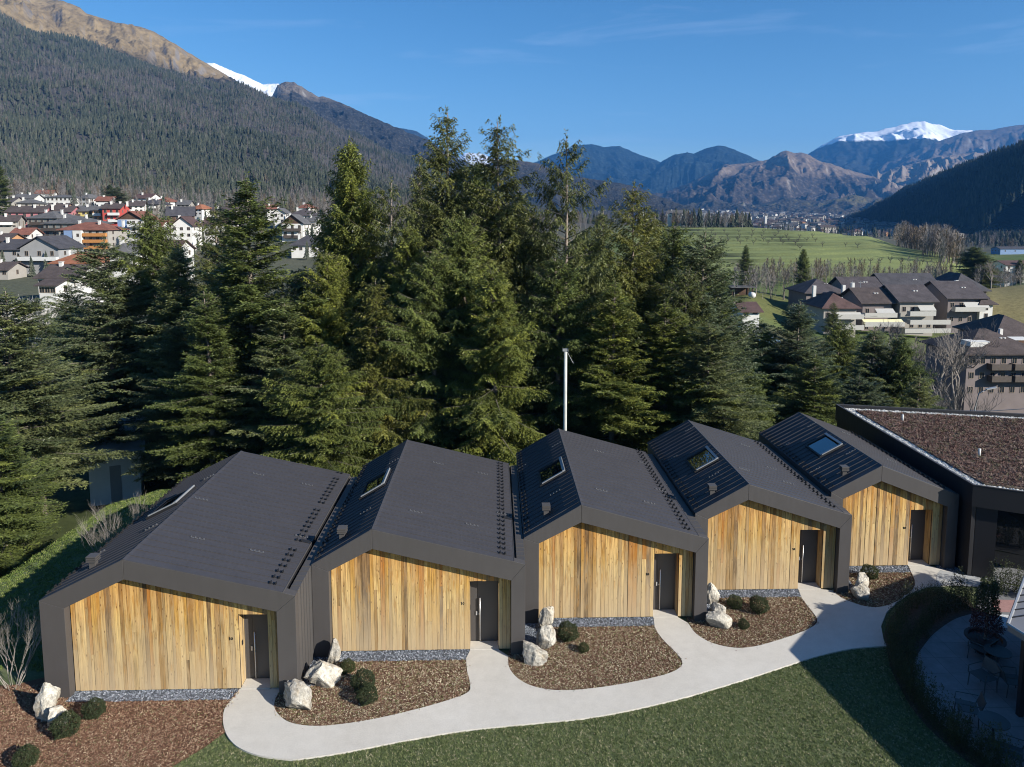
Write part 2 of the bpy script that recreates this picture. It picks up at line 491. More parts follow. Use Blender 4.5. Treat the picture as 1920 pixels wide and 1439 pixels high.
# ------------------------------------------------------------------ mountains (each its own heightfield with a back side)
def mountain_mat(name, forest, bare, rock, bare_z, snow_z=None, snow_soft=40, fscale=0.03, mixn=0.5, snow_n=120.0):
    """woods low down, dry grass and rock higher, snow above a ragged line"""
    m, nt, b = mat(name); g = N(nt)
    v = g.pos()
    geo = g.n('ShaderNodeNewGeometry')
    sep = g.n('ShaderNodeSeparateXYZ', {'Vector': geo.outputs['Position']})
    nrm = g.n('ShaderNodeSeparateXYZ', {'Vector': geo.outputs['Normal']})
    big = g.noise(v, fscale * 0.12, 6, 0.6)
    med = g.noise(v, fscale, 6, 0.65)
    vor = g.n('ShaderNodeTexVoronoi', {'Vector': v, 'Scale': fscale * 2.4, 'Randomness': 1.0})
    crown = g.ramp(vor.outputs['Distance'], [(0.0, 1.3), (0.55, 0.45)])
    fcol = g.mix(1.0, forest, crown, 'MULTIPLY')
    fcol = g.mix(1.0, fcol, g.ramp(med, [(0.3, 0.65), (0.7, 1.5)]), 'MULTIPLY')
    bcol = g.mix(g.ramp(med, [(0.4, 0.0), (0.62, 1.0)]), bare, tuple(x * 0.6 for x in bare))
    rk = g.ramp(nrm.outputs['Z'], [(0.55, 1.0), (0.74, 0.0)])
    bcol = g.mix(g.math('MULTIPLY', rk, g.ramp(big, [(0.4, 0.3), (0.6, 1.0)])), bcol, rock)
    h = g.math('ADD', sep.outputs['Z'], g.math('MULTIPLY', g.math('SUBTRACT', big, 0.5), 900.0 * mixn))
    h = g.math('ADD', h, g.math('MULTIPLY', g.math('SUBTRACT', med, 0.5), 260.0))
    k = g.n('ShaderNodeMapRange', {'Value': h, 'From Min': bare_z - 40.0, 'From Max': bare_z + 40.0}).outputs['Result']
    col = g.mix(k, fcol, bcol)
    if snow_z is not None:
        hh = g.math('ADD', sep.outputs['Z'], g.math('MULTIPLY', g.math('SUBTRACT', g.noise(v, fscale * 0.35, 7, 0.68), 0.5), snow_n * 3.0))
        ks = g.n('ShaderNodeMapRange', {'Value': hh, 'From Min': snow_z - snow_soft * 0.3, 'From Max': snow_z + snow_soft * 0.3}).outputs['Result']
        col = g.mix(ks, col, (0.80, 0.83, 0.88))
    g.link(col, b.inputs['Base Color'])
    b.inputs['Roughness'].default_value = 0.95
    b.inputs['Specular IOR Level'].default_value = 0.1
    hb = g.mix(0.5, g.ramp(vor.outputs['Distance'], [(0.0, 1.0), (0.6, 0.0)]), med)
    g.link(g.bump(hb, 0.8, 9.0), b.inputs['Normal'])
    return m

def mountain(name, sil, D, base, depth, material, amp=60.0, rib=90.0, seed=1, nu=400, nv=110, conc=1.35, skew=0.0, back=1.0, rough=0.35):
    """sil: photo outline of the ridge [(px, py)], its distance D (number or [(px, Y)]);
    base: [(px, py)] of the foot; depth: how far the foot lies in front of the ridge"""
    px = np.linspace(sil[0][0], sil[-1][0], nu)
    py = np.interp(px, [s[0] for s in sil], [s[1] for s in sil])
    by = np.interp(px, [s[0] for s in base], [s[1] for s in base])
    Dn = np.full(nu, float(D)) if not hasattr(D, '__len__') else np.interp(px, [d[0] for d in D], [d[1] for d in D])
    dep = np.full(nu, float(depth)) if not hasattr(depth, '__len__') else np.interp(px, [d[0] for d in depth], [d[1] for d in depth])
    ridge = np.array([at(a, b, c) for a, b, c in zip(px, py, Dn)])
    foot = np.array([at(a + skew, b, c) for a, b, c in zip(px, by, Dn - dep)])
    v = np.linspace(-0.6 * back, 1, nv)
    U, V = np.meshgrid(np.arange(nu), v, indexing='ij')
    Vc = np.clip(V, 0, 1)
    P = ridge[:, None, :] * (1 - Vc)[..., None] + foot[:, None, :] * Vc[..., None]
    prof = (1 - Vc) ** conc
    P[..., 2] = foot[:, None, 2] + (ridge[:, None, 2] - foot[:, None, 2]) * prof
    bk = np.clip(-V, 0, 1)
    P[..., 1] += bk * dep[:, None]
    P[..., 2] -= bk * 0.9 * (ridge[:, None, 2] - foot[:, None, 2])
    x = P[..., 0]; y = P[..., 1]
    env = np.clip(Vc * 5.0, 0.0, 1.0) * (1 - smooth01((Vc - 0.85) / 0.15)) + (V < 0) * 0.2
    # spurs and gullies run down the slope; finer relief on top
    along = np.cumsum(np.r_[0, np.hypot(np.diff(ridge[:, 0]), np.diff(ridge[:, 1]))])
    wob = (fbm(x / (rib * 3.0), y / (rib * 3.0), 3, seed + 30) - 0.5) * rib * 2.2
    r = fbm((along[:, None] + wob) / rib, Vc * 2.2 + along[:, None] * 0, 5, seed, True, 0.55)
    n = fbm(x / (rib * 1.3), y / (rib * 1.3), 6, seed + 7, True, 0.55)
    P[..., 2] += env * (amp * (r - 0.62) * 1.5 + amp * (n - 0.58) * 1.1)
    jag = (fbm(px / 9.0, px * 0 + seed, 4, seed + 3) - 0.5) * rough * Dn / 1332 * 6
    P[..., 2] += jag[:, None] * (1 - np.clip(np.abs(V) * 8, 0, 1))
    VV = P.reshape(-1, 3)
    i, j = np.meshgrid(np.arange(nu - 1), np.arange(nv - 1), indexing='ij')
    F = np.stack([i * nv + j, i * nv + j + 1, (i + 1) * nv + j + 1, (i + 1) * nv + j], -1).reshape(-1, 4)
    me = new_mesh(name, VV, F, [material], smooth=True)
    return ob(name, me, kind='structure')

FOR = (0.040, 0.050, 0.032); FORD = (0.026, 0.034, 0.026); WOODB = (0.085, 0.068, 0.052)
# grassy summit ridge above the wooded slope
mountain('mountain_grass_ridge', [(-260, -170), (-60, -70), (40, -22), (60, -8), (90, -2), (118, 2), (150, 14), (162, 25), (220, 44), (262, 50), (290, 60), (330, 84), (362, 104), (400, 126), (440, 150), (480, 176), (560, 240)],
         3300, [(-260, 120), (560, 330)], 1500, mountain_mat('dry_alpine_grass', (0.06, 0.055, 0.042), (0.27, 0.20, 0.105), (0.19, 0.175, 0.165), 560, 1240, 30, 0.02, 0.35, 25),
         amp=75, rib=150, seed=4, conc=1.0)
# snow peak in the gap
mountain('mountain_snow_gap', [(330, 120), (400, 118), (432, 132), (460, 142), (492, 158), (522, 157), (560, 190), (640, 240)], 6200, [(330, 260), (640, 330)], 1500,
         mountain_mat('snow_slope', (0.10, 0.10, 0.10), (0.5, 0.5, 0.5), (0.42, 0.42, 0.43), 300, 950, 60, 0.01, 0.3, 90), amp=90, rib=160, seed=9, conc=1.0, nu=200, nv=70)
# rocky wooded peak right of it
mountain('mountain_rocky_peak', [(440, 250), (505, 190), (520, 160), (535, 154), (552, 155), (566, 162), (580, 172), (598, 182), (610, 181), (640, 193), (680, 213), (720, 229), (760, 246), (800, 262), (860, 300), (930, 352)],
         3900, [(440, 330), (700, 345), (930, 400)], 1300, mountain_mat('rocky_woods', (0.052, 0.052, 0.050), (0.17, 0.145, 0.12), (0.33, 0.32, 0.31), 640, 1600, 60, 0.028, 0.45), amp=75, rib=150, seed=15, conc=1.05, rough=0.7)
mountain('mountain_far_shoulder', [(700, 260), (750, 240), (780, 246), (802, 258), (830, 285), (880, 330), (960, 370)], 8500, [(700, 380), (960, 396)], 2500,
         mountain_mat('far_blue_woods', (0.035, 0.042, 0.045), (0.12, 0.10, 0.08), (0.2, 0.2, 0.2), 1300, None, 40, 0.012), amp=110, rib=300, seed=21, nu=140, nv=60)
# white range seen between the tree tops, and low wooded hills in front of it
mountain('mountain_white_range', [(800, 322), (850, 300), (872, 286), (900, 288), (930, 298), (970, 312), (1030, 335), (1100, 360)], 14000, [(800, 392), (1100, 396)], 3000,
         mountain_mat('white_range', (0.05, 0.06, 0.07), (0.3, 0.3, 0.3), (0.3, 0.3, 0.32), 700, 900, 80, 0.008, 0.3, 60), amp=160, rib=400, seed=33, nu=160, nv=60)
mountain('hill_wooded_middle', [(860, 330), (930, 300), (975, 300), (1010, 306), (1040, 318), (1080, 330), (1120, 338), (1160, 342), (1200, 352), (1235, 368), (1290, 388), (1340, 404)], 3300, [(860, 400), (1340, 410)], 1000,
         mountain_mat('middle_woods', (0.055, 0.052, 0.045), (0.11, 0.09, 0.07), (0.2, 0.2, 0.2), 260, None, 40, 0.035, 0.3), amp=30, rib=110, seed=41, nv=90)
# blue peaks closing the valley
mountain('mountain_blue_left', [(930, 340), (1000, 306), (1050, 285), (1082, 273), (1110, 271), (1132, 276), (1162, 274), (1178, 281), (1205, 292), (1232, 301), (1262, 316), (1330, 356), (1420, 392)], 9500, [(930, 392), (1420, 400)], 2600,
         mountain_mat('blue_woods', (0.022, 0.034, 0.034), (0.30, 0.22, 0.15), (0.3, 0.3, 0.3), 1180, 1080, 20, 0.009, 0.12, 16), amp=210, rib=520, seed=52, conc=1.15)
mountain('mountain_blue_right', [(1150, 372), (1200, 335), (1240, 304), (1262, 292), (1288, 286), (1300, 289), (1322, 279), (1344, 273), (1362, 275), (1390, 286), (1416, 298), (1450, 316), (1520, 350), (1600, 385)], 8800, [(1150, 396), (1600, 402)], 2400,
         mountain_mat('blue_woods_right', (0.022, 0.034, 0.034), (0.16, 0.13, 0.10), (0.3, 0.3, 0.3), 1400, 985, 20, 0.009, 0.12, 22), amp=190, rib=480, seed=58, conc=1.15)
# big mountain with the snow dome
mountain('mountain_snow_dome', [(1380, 372), (1450, 328), (1512, 290), (1545, 272), (1575, 257), (1612, 250), (1645, 246), (1672, 238), (1700, 231), (1735, 229), (1760, 235), (1785, 243), (1822, 243), (1870, 258), (1925, 275), (2010, 300), (2150, 330), (2400, 360)],
         11000, [(1380, 398), (2400, 404)], 4200, mountain_mat('snow_dome', (0.034, 0.042, 0.042), (0.17, 0.135, 0.10), (0.3, 0.3, 0.3), 1700, 1095, 50, 0.006, 0.10, 80), amp=230, rib=620, seed=63, conc=1.0, nv=140)
mountain('mountain_brown_shoulder', [(1560, 350), (1640, 318), (1700, 290), (1760, 264), (1800, 251), (1830, 245), (1862, 243), (1890, 237), (1925, 233), (2010, 224), (2150, 232), (2400, 290)],
         9000, [(1560, 398), (2400, 404)], 2800, mountain_mat('shoulder_woods', (0.055, 0.055, 0.055), (0.14, 0.115, 0.095), (0.2, 0.2, 0.2), 600, None, 50, 0.008, 0.35), amp=170, rib=420, seed=68, conc=1.05)
# brown sunlit foothills
mountain('foothills_brown', [(1120, 392), (1180, 380), (1240, 364), (1300, 340), (1335, 322), (1362, 309), (1392, 307), (1420, 302), (1440, 300), (1462, 288), (1476, 283), (1492, 290), (1512, 288), (1535, 302), (1560, 308), (1600, 322), (1640, 332), (1700, 350), (1800, 380), (1900, 400)],
         6300, [(1120, 398), (1900, 408)], 1900, mountain_mat('brown_foothill', (0.085, 0.070, 0.056), (0.20, 0.152, 0.112), (0.3, 0.27, 0.24), 330, None, 40, 0.013, 0.5), amp=135, rib=300, seed=74, conc=1.25, rough=0.6)
mountain('spur_brown', [(1500, 372), (1560, 352), (1620, 340), (1668, 322), (1700, 310), (1740, 298), (1790, 290), (1850, 286), (1920, 272), (2000, 262), (2150, 268), (2300, 300)],
         6900, [(1500, 398), (2300, 408)], 2200, mountain_mat('brown_spur', (0.13, 0.10, 0.08), (0.27, 0.21, 0.155), (0.3, 0.27, 0.24), 250, None, 40, 0.012, 0.25), amp=150, rib=210, seed=83, conc=1.05)
mountain('foothills_low', [(1180, 398), (1260, 388), (1340, 378), (1420, 384), (1480, 372), (1540, 378), (1600, 366), (1660, 376), (1740, 372), (1820, 384), (1900, 392)],
         4700, [(1180, 404), (1900, 412)], 900, mountain_mat('low_foothill', (0.075, 0.066, 0.050), (0.15, 0.13, 0.06), (0.2, 0.2, 0.2), 160, None, 40, 0.02, 0.5), amp=50, rib=160, seed=91, nv=80)
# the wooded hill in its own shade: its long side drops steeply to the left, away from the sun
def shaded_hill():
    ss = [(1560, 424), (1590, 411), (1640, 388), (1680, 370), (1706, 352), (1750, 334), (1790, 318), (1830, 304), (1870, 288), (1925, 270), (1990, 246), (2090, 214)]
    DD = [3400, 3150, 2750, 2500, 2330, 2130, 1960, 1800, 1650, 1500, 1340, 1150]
    R = [at(s[0], s[1], d) for s, d in zip(ss, DD)]
    nu, nv = 300, 110
    t = np.linspace(0, len(R) - 1, nu)
    RX = np.interp(t, range(len(R)), [p.x for p in R]); RY = np.interp(t, range(len(R)), [p.y for p in R]); RZ = np.interp(t, range(len(R)), [p.z for p in R])
    base = -8.0
    v = np.linspace(-1, 1, nv)
    U, V = np.meshgrid(np.arange(nu), v, indexing='ij')
    H = (RZ - base)[:, None]
    along = np.cumsum(np.r_[0, np.hypot(np.diff(RX), np.diff(RY))])[:, None]
    w = np.where(V > 0, 1.28, 2.0) * H * np.abs(V)
    X = RX[:, None] - np.sign(V) * w * 0.985
    Y = RY[:, None] - np.sign(V) * w * 0.17
    Zv = base - 3 + (H + 3) * (1 - np.abs(V))
    env = np.clip(np.abs(V) * 8, 0, 1) * (1 - np.abs(V)) ** 0.4
    Zv = Zv + env * (fbm((along + 0 * V) / 170, V * 1.5, 4, 5, True) - 0.6) * 26
    VV = np.stack([X, Y, Zv], -1).reshape(-1, 3)
    i, j = np.meshgrid(np.arange(nu - 1), np.arange(nv - 1), indexing='ij')
    F = np.stack([i * nv + j, i * nv + j + 1, (i + 1) * nv + j + 1, (i + 1) * nv + j], -1).reshape(-1, 4)
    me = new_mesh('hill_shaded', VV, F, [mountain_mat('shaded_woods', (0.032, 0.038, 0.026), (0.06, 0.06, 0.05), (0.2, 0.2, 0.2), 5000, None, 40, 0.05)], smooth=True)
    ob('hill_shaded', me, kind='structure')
    return X, Y, Zv
HX, HY, HZ = shaded_hill()

# ------------------------------------------------------------------ air: one closed box of thin haze
def haze():
    mb = MB().box(-15500, -400, -60, 15500, 15600, 1800)
    m = bpy.data.materials.new('valley_haze'); m.use_nodes = True
    nt = m.node_tree; nt.nodes.clear()
    v = nt.nodes.new('ShaderNodeVolumePrincipled')
    v.inputs['Color'].default_value = (0.10, 0.40, 1.0, 1)
    v.inputs['Density'].default_value = HAZE_DENSITY
    v.inputs['Anisotropy'].default_value = 0.0
    o = nt.nodes.new('ShaderNodeOutputMaterial')
    nt.links.new(v.outputs[0], o.inputs['Volume'])
    ob('haze', mb.mesh('haze', m), kind='stuff')
HAZE_DENSITY = 5.4e-5
haze()
# ------------------------------------------------------------------ materials of the cabins
def wood_mat():
    m, nt, b = mat('weathered_larch'); g = N(nt)
    oi = g.n('ShaderNodeObjectInfo')
    rnd = oi.outputs['Random']
    v = g.pos()
    off = g.n('ShaderNodeVectorMath', {0: v, 1: (0, 0, 0)}, operation='ADD')
    comb = g.n('ShaderNodeCombineXYZ', {'X': g.math('MULTIPLY', rnd, 61.0), 'Y': 0.0, 'Z': g.math('MULTIPLY', rnd, 37.0)})
    g.link(comb.outputs[0], off.inputs[1])
    vv = off.outputs[0]
    st = g.n('ShaderNodeMapping', {'Vector': vv, 'Scale': (34.0, 4.0, 1.1)}).outputs['Vector']
    grain = g.noise(st, 1.0, 7, 0.65, 0.5)
    st2 = g.n('ShaderNodeMapping', {'Vector': vv, 'Scale': (5.0, 1.0, 0.9)}).outputs['Vector']
    patch = g.noise(st2, 1.0, 4, 0.6)
    base = g.ramp(rnd, [(0.0, (0.48, 0.305, 0.085)), (0.13, (0.58, 0.425, 0.17)), (0.25, (0.26, 0.155, 0.048)), (0.36, (0.50, 0.365, 0.155)), (0.47, (0.42, 0.245, 0.060)), (0.57, (0.62, 0.46, 0.20)), (0.67, (0.13, 0.088, 0.045)), (0.76, (0.36, 0.27, 0.135)), (0.84, (0.38, 0.175, 0.035)), (0.89, (0.55, 0.40, 0.16)), (0.955, (0.15, 0.11, 0.07))], 'CONSTANT')
    col = g.mix(g.ramp(patch, [(0.38, 0.0), (0.66, 0.75)]), base, (0.41, 0.305, 0.165))
    col = g.mix(g.ramp(g.noise(st2, 2.3, 3, 0.5), [(0.55, 0.0), (0.68, 0.6)]), col, (0.36, 0.19, 0.04))
    col = g.mix(1.0, col, g.ramp(grain, [(0.30, 0.38), (0.5, 0.95), (0.72, 1.3)]), 'MULTIPLY')
    # knots
    kn = g.n('ShaderNodeMapping', {'Vector': vv, 'Scale': (9.5, 1.0, 3.4)}).outputs['Vector']
    vo = g.n('ShaderNodeTexVoronoi', {'Vector': kn, 'Scale': 1.0, 'Randomness': 1.0})
    kf = g.ramp(vo.outputs['Distance'], [(0.07, 1.0), (0.17, 0.0)])
    col = g.mix(g.math('MULTIPLY', kf, 0.85), col, (0.11, 0.055, 0.022))
    # the foot of the wall weathers greyer, the sheltered top stays amber
    sp = g.n('ShaderNodeSeparateXYZ', {'Vector': g.pos()})
    low = g.n('ShaderNodeMapRange', {'Value': g.math('ADD', sp.outputs['Z'], g.math('MULTIPLY', patch, 1.4)), 'From Min': 0.9, 'From Max': 2.9, 'To Min': 0.72, 'To Max': 0.0}).outputs['Result']
    col = g.mix(g.math('MULTIPLY', low, g.ramp(rnd, [(0.0, 1.0), (0.26, 0.35), (0.38, 1.0), (0.70, 0.15), (0.79, 1.0), (0.93, 1.0), (1.0, 0.2)], 'CONSTANT')), col, (0.44, 0.36, 0.235))
    hi = g.n('ShaderNodeMapRange', {'Value': g.math('ADD', sp.outputs['Z'], g.math('MULTIPLY', patch, 1.2)), 'From Min': 2.5, 'From Max': 4.1, 'To Min': 0.0, 'To Max': 0.6}).outputs['Result']
    col = g.mix(hi, col, g.mix(1.0, col, (1.0, 0.66, 0.28), 'MULTIPLY'))
    col = g.mix(1.0, col, (1.04, 0.985, 0.95), 'MULTIPLY')
    g.link(col, b.inputs['Base Color'])
    b.inputs['Roughness'].default_value = 0.72
    b.inputs['Specular IOR Level'].default_value = 0.3
    g.link(g.bump(g.mix(0.5, grain, kf), 0.55, 0.006), b.inputs['Normal'])
    return m
M_WOOD = wood_mat()

def metal_mat(name, col, rough, spec=0.5, streak=0.06):
    m, nt, b = mat(name); g = N(nt)
    f = g.noise(g.pos((1, 1, 1)), 1.3, 5, 0.6)
    f2 = g.noise(g.pos((9, 9, 1.2)), 1.0, 5, 0.6)
    c = g.ramp(g.mix(0.5, f, f2), [(0.3, tuple(x * (1 - streak) for x in col)), (0.7, tuple(x * (1 + streak) for x in col))])
    g.link(c, b.inputs['Base Color'])
    g.link(g.ramp(f2, [(0.3, rough - 0.05), (0.7, rough + 0.06)]), b.inputs['Roughness'])
    b.inputs['Specular IOR Level'].default_value = spec
    g.link(g.bump(f, 0.12, 0.03), b.inputs['Normal'])
    return m
M_ROOF = metal_mat('anthracite_roof_sheet', (0.052, 0.050, 0.055), 0.5, 0.40, 0.12)
M_TRIM = metal_mat('brown_grey_trim_sheet', (0.066, 0.061, 0.060), 0.50, 0.40)
M_SIDE = metal_mat('brown_grey_wall_sheet', (0.075, 0.070, 0.068), 0.50, 0.40)
M_DARK = metal_mat('dark_gutter', (0.018, 0.018, 0.020), 0.5, 0.4)
M_DOOR = metal_mat('dark_door', (0.085, 0.076, 0.070), 0.45, 0.45)
M_STEEL = simple('brushed_steel', (0.62, 0.62, 0.63), 0.35, 0.7, 0.06, 8)
M_ALU = simple('pale_aluminium', (0.36, 0.37, 0.38), 0.42, 0.45, 0.06, 8)
M_CLIP = simple('galvanised_clip', (0.24, 0.24, 0.25), 0.4, 0.6, 0.1, 9)
M_BLACK = simple('black_plastic', (0.014, 0.014, 0.015), 0.55, 0.0, 0.1, 5)
M_BACK = simple('dark_batten', (0.05, 0.035, 0.02), 0.9, 0.0, 0.2, 6)
def glass_mat():
    m, nt, b = mat('roof_window_glass')
    b.inputs['Base Color'].default_value = (0.008, 0.010, 0.013, 1)
    b.inputs['Roughness'].default_value = 0.02
    b.inputs['Specular IOR Level'].default_value = 1.0
    b.inputs['Coat Weight'].default_value = 1.0
    b.inputs['Coat Roughness'].default_value = 0.02
    b.inputs['IOR'].default_value = 1.9
    return m
M_GLASS = glass_mat()

CABS = [
 dict(xl=-13.52, xr=-5.99, y0=20.27, y1=30.1, rx=-11.0, rz=4.34, zl=3.09, zr=3.15, xe=-6.36, ze=3.27, xi=-12.80, zi=2.85, pz=3.73, xj=-6.56, zj=2.66, d0=-7.81, d1=-6.92,
      sky=(24.75, 26.35), L=[(.10, 7.0), (.84, 6.2), (.16, 2.6), (.86, 2.6)], R=[(.30, 7.8), (.72, 7.8), (.08, 4.7), (.29, 2.0), (.70, 1.95), (.92, 3.5)], vent=1.05,
      label='leftmost dark gabled cabin, its widest roof plane smooth and its left wall free', wide=True),
 dict(xl=-5.97, xr=0.96, y0=22.09, y1=31.4, rx=-4.0, rz=4.37, zl=3.20, zr=3.13, xe=0.58, ze=3.24, xi=-5.42, zi=2.96, pz=3.71, xj=0.50, zj=2.58, d0=-0.87, d1=0.09,
      sky=(26.15, 27.75), L=[(.12, 6.8), (.85, 6.0), (.3, 2.2)], R=[(.34, 7.2), (.75, 7.2), (.26, 2.0), (.69, 1.95), (.93, 3.5)], vent=0.9,
      label='dark gabled cabin second from the left, behind the bed with the largest boulders'),
 dict(xl=0.98, xr=7.53, y0=23.88, y1=32.95, rx=3.0, rz=4.37, zl=3.18, zr=3.10, xe=7.16, ze=3.20, xi=1.52, zi=2.98, pz=3.74, xj=7.08, zj=2.58, d0=5.67, d1=6.57,
      sky=(27.35, 28.95), L=[(.13, 7.1), (.91, 6.8), (.36, 2.15)], R=[(.39, 7.0), (.89, 7.1), (.24, 2.0), (.68, 2.0), (.89, 3.87)], vent=0.88,
      label='middle cabin of the dark gabled row, in front of the tall white pole'),
 dict(xl=7.55, xr=13.57, y0=25.68, y1=34.25, rx=9.56, rz=4.37, zl=3.24, zr=3.12, xe=13.22, ze=3.22, xi=8.05, zi=3.02, pz=3.76, xj=13.12, zj=2.60, d0=11.72, d1=12.63,
      sky=(28.65, 30.2), L=[(.11, 7.4), (.75, 5.4), (.35, 2.0)], R=[(.60, 6.6), (.62, 3.6), (.14, 2.0), (.63, 1.93)], vent=0.75,
      label='dark gabled cabin fourth from the left, its roof window half reflecting blue sky'),
 dict(xl=13.59, xr=18.87, y0=27.44, y1=35.4, rx=15.62, rz=4.41, zl=3.32, zr=3.17, xe=18.55, ze=3.27, xi=14.09, zi=3.03, pz=3.77, xj=18.42, zj=2.66, d0=17.08, d1=17.99,
      sky=(30.25, 31.8), L=[(.09, 6.0), (.84, 5.4), (.12, 2.05), (.86, 2.1)], R=[(.58, 6.4), (.60, 2.45)], vent=0.75,
      label='last dark gabled cabin at the right end, tucked against the black flat-roofed building'),
]
WREC = 0.26      # how far the timber wall sits behind the frame
rngc = random.Random(7)

def lerp(a, b, t): return a + (b - a) * t

class LMB(MB):
    """mesh builder in world coordinates that stores vertices relative to an origin"""
    def __init__(s, org): super().__init__(); s.org = Vector(org)
    def mesh(s, name, mats, smooth=False):
        o = s.org
        s.v = [(v[0] - o.x, v[1] - o.y, v[2] - o.z) for v in s.v]
        return super().mesh(name, mats, smooth)

def bevel(me_obj, w=0.006, seg=1):
    md = me_obj.modifiers.new('soft_edge', 'BEVEL'); md.width = w; md.segments = seg; md.limit_method = 'ANGLE'
    return me_obj

CLIPMESH = {}
def clip_mesh(kind):
    if kind in CLIPMESH: return CLIPMESH[kind]
    mb = MB()
    if kind == 'anchor':     # four little studs in a row down the slope, on a thin rail
        mb.box(-0.24, -0.012, 0.0, 0.24, 0.012, 0.012)
        for i in range(4):
            x = -0.20 + i * 0.135
            mb.box(x - 0.018, -0.022, 0.012, x + 0.018, 0.022, 0.035)
            mb.box(x - 0.010, -0.010, 0.035, x + 0.022, 0.010, 0.052)
        me = mb.mesh('anchor', M_CLIP)
    else:                    # paired snow stop clamped on a seam
        mb.box(-0.13, -0.010, 0.0, 0.09, 0.010, 0.012)
        for x in (-0.10, 0.06):
            mb.box(x - 0.03, -0.028, 0.006, x + 0.03, 0.028, 0.05)
            mb.box(x - 0.012, -0.06, 0.03, x + 0.02, 0.06, 0.065)
        me = mb.mesh('stop', M_BLACK)
    CLIPMESH[kind] = me
    return me

def build_cabin(i, c):
    org = (c['rx'], c['y0'], 0.0)
    root = empty('cabin', org, c['label'], 'cabin', 'dark gabled cabins in a staggered row')
    P = lambda: LMB(org)
    y0, y1 = c['y0'], c['y1']; yw = y0 + WREC
    xl, xr, rx, rz, zl, zr, xe, ze = c['xl'], c['xr'], c['rx'], c['rz'], c['zl'], c['zr'], c['xe'], c['ze']
    xi, zi, pz, xj, zj = c['xi'], c['zi'], c['pz'], c['xj'], c['zj']
    d0, d1 = c['d0'], c['d1']; DH = 2.43
    # --- frame of folded sheet round the front
    g = 0.003
    for prof in ([(xl, 0), (xi, 0), (xi, zi), (xl, zl)], [(xl, zl + g), (xi, zi + g), (rx - g, pz), (rx - g, rz)],
                 [(rx + g, rz), (rx + g, pz), (xj, zj + g), (xr, zr + g), (xe, ze)], [(xj, 0), (xr, 0), (xr, zr), (xj, zj)]):
        mb = P(); mb.prism(prof, y0, yw + 0.02)
        bevel(part('frame_panel', mb, M_TRIM, root), 0.008, 2)
    # --- walls of the body
    mb = P(); mb.box(xl + 0.03, yw + 0.02, -0.3, xl + 0.15, y1, zl - 0.02)
    part('side_wall', mb, M_SIDE, root)
    mb = P(); mb.box(xr - 0.15, yw + 0.02, -0.3, xr - 0.03, y1, zr - 0.06)
    part('side_wall', mb, M_SIDE, root)
    mb = P(); mb.prism([(xl + 0.15, -0.3), (xr - 0.15, -0.3), (xr - 0.15, zr - 0.1), (xe, ze - 0.06), (rx, rz - 0.06), (xl + 0.15, zl - 0.0)], y1 - 0.15, y1 - 0.02)
    part('back_wall', mb, M_SIDE, root)
    # standing seam panels wrapped over the parapet on the right flank, where it shows
    yend = CABS[i + 1]['y0'] - 0.01 if i < 4 else y1
    n = 5 if i < 4 else 10
    if i < 4:
        for k in range(n):
            a = lerp(yw + 0.035, yend, k / n); bb = lerp(yw + 0.035, yend, (k + 1) / n) - 0.014
            mb = P(); mb.box(xr - 0.03, a, 0.02, xr, bb, zr + 0.012)
            mb.box(xr - 0.27, a, zr - 0.012, xr - 0.0305, bb, zr + 0.012)
            mb.box(xr, bb - 0.014, 0.02, xr + 0.022, bb, zr + 0.03)
            mb.box(xr - 0.27, bb - 0.014, zr + 0.0125, xr - 0.001, bb, zr + 0.03)
            part('wall_panel', mb, M_SIDE, root)
    # left flank of the first cabin as well
    if c.get('wide'):
        for k in range(12):
            a = lerp(yw + 0.035, y1, k / 12.0); bb = lerp(yw + 0.035, y1, (k + 1) / 12.0) - 0.015
            mb = P(); mb.box(xl, a, 0.02, xl + 0.03, bb, zl - 0.01)
            part('wall_panel', mb, M_SIDE, root)
    mb = P(); mb.box(xr - 0.27, (yend if i < 4 else yw + 0.03), zr - 0.05, xr - 0.001, y1, zr + 0.01)
    part('parapet_cap', mb, M_SIDE, root)
    # --- roof slopes with raised seams
    t = 0.055
    def slope(xa, za, xb, zb, name):
        mb = P()
        mb.prism([(xa, za + 0.012), (xb, zb + 0.012), (xb, zb + 0.012 - t), (xa, za + 0.012 - t)], y0 + 0.004, y1)
        L_ = math.hypot(xb - xa, zb - za); ux, uz = (xb - xa) / L_, (zb - za) / L_
        nx, nz = -uz, ux
        if nz < 0: nx, nz = -nx, -nz
        ys = []
        y = y0 + 0.30
        while y < y1 - 0.1:
            ys.append(y); y += 0.36
        for y in ys:
            for sgn in (0,):
                cx, cz = (xa + xb) / 2, (za + zb) / 2 + 0.012
                mb.obox((cx + nx * 0.011, y, cz + nz * 0.011), (ux * (L_ / 2 - 0.03), 0, uz * (L_ / 2 - 0.03)), (0, 0.008, 0), (nx * 0.012, 0, nz * 0.012))
            # two shallow stiffening folds between the seams
            for dy in (0.12, 0.24):
                if y + dy < y1 - 0.05:
                    cx, cz = (xa + xb) / 2, (za + zb) / 2 + 0.012
                    mb.obox((cx + nx * 0.0015, y + dy, cz + nz * 0.0015), (ux * (L_ / 2 - 0.04), 0, uz * (L_ / 2 - 0.04)), (0, 0.008, 0), (nx * 0.0025, 0, nz * 0.0025))
        return part(name, mb, M_ROOF, root), ys, (nx, nz)
    sl, ysL, nL = slope(rx - 0.005, rz, xl, zl, 'roof_slope')
    sr, ysR, nR = slope(rx + 0.005, rz, xe, ze, 'roof_slope')
    mb = P(); mb.prism([(rx - 0.10, rz - 0.10 * (rz - zl) / (rx - xl) + 0.016), (rx, rz + 0.030), (rx + 0.10, rz - 0.1 * (rz - ze) / (xe - rx) + 0.016), (rx, rz + 0.012)], y0 + 0.002, y1 + 0.01)
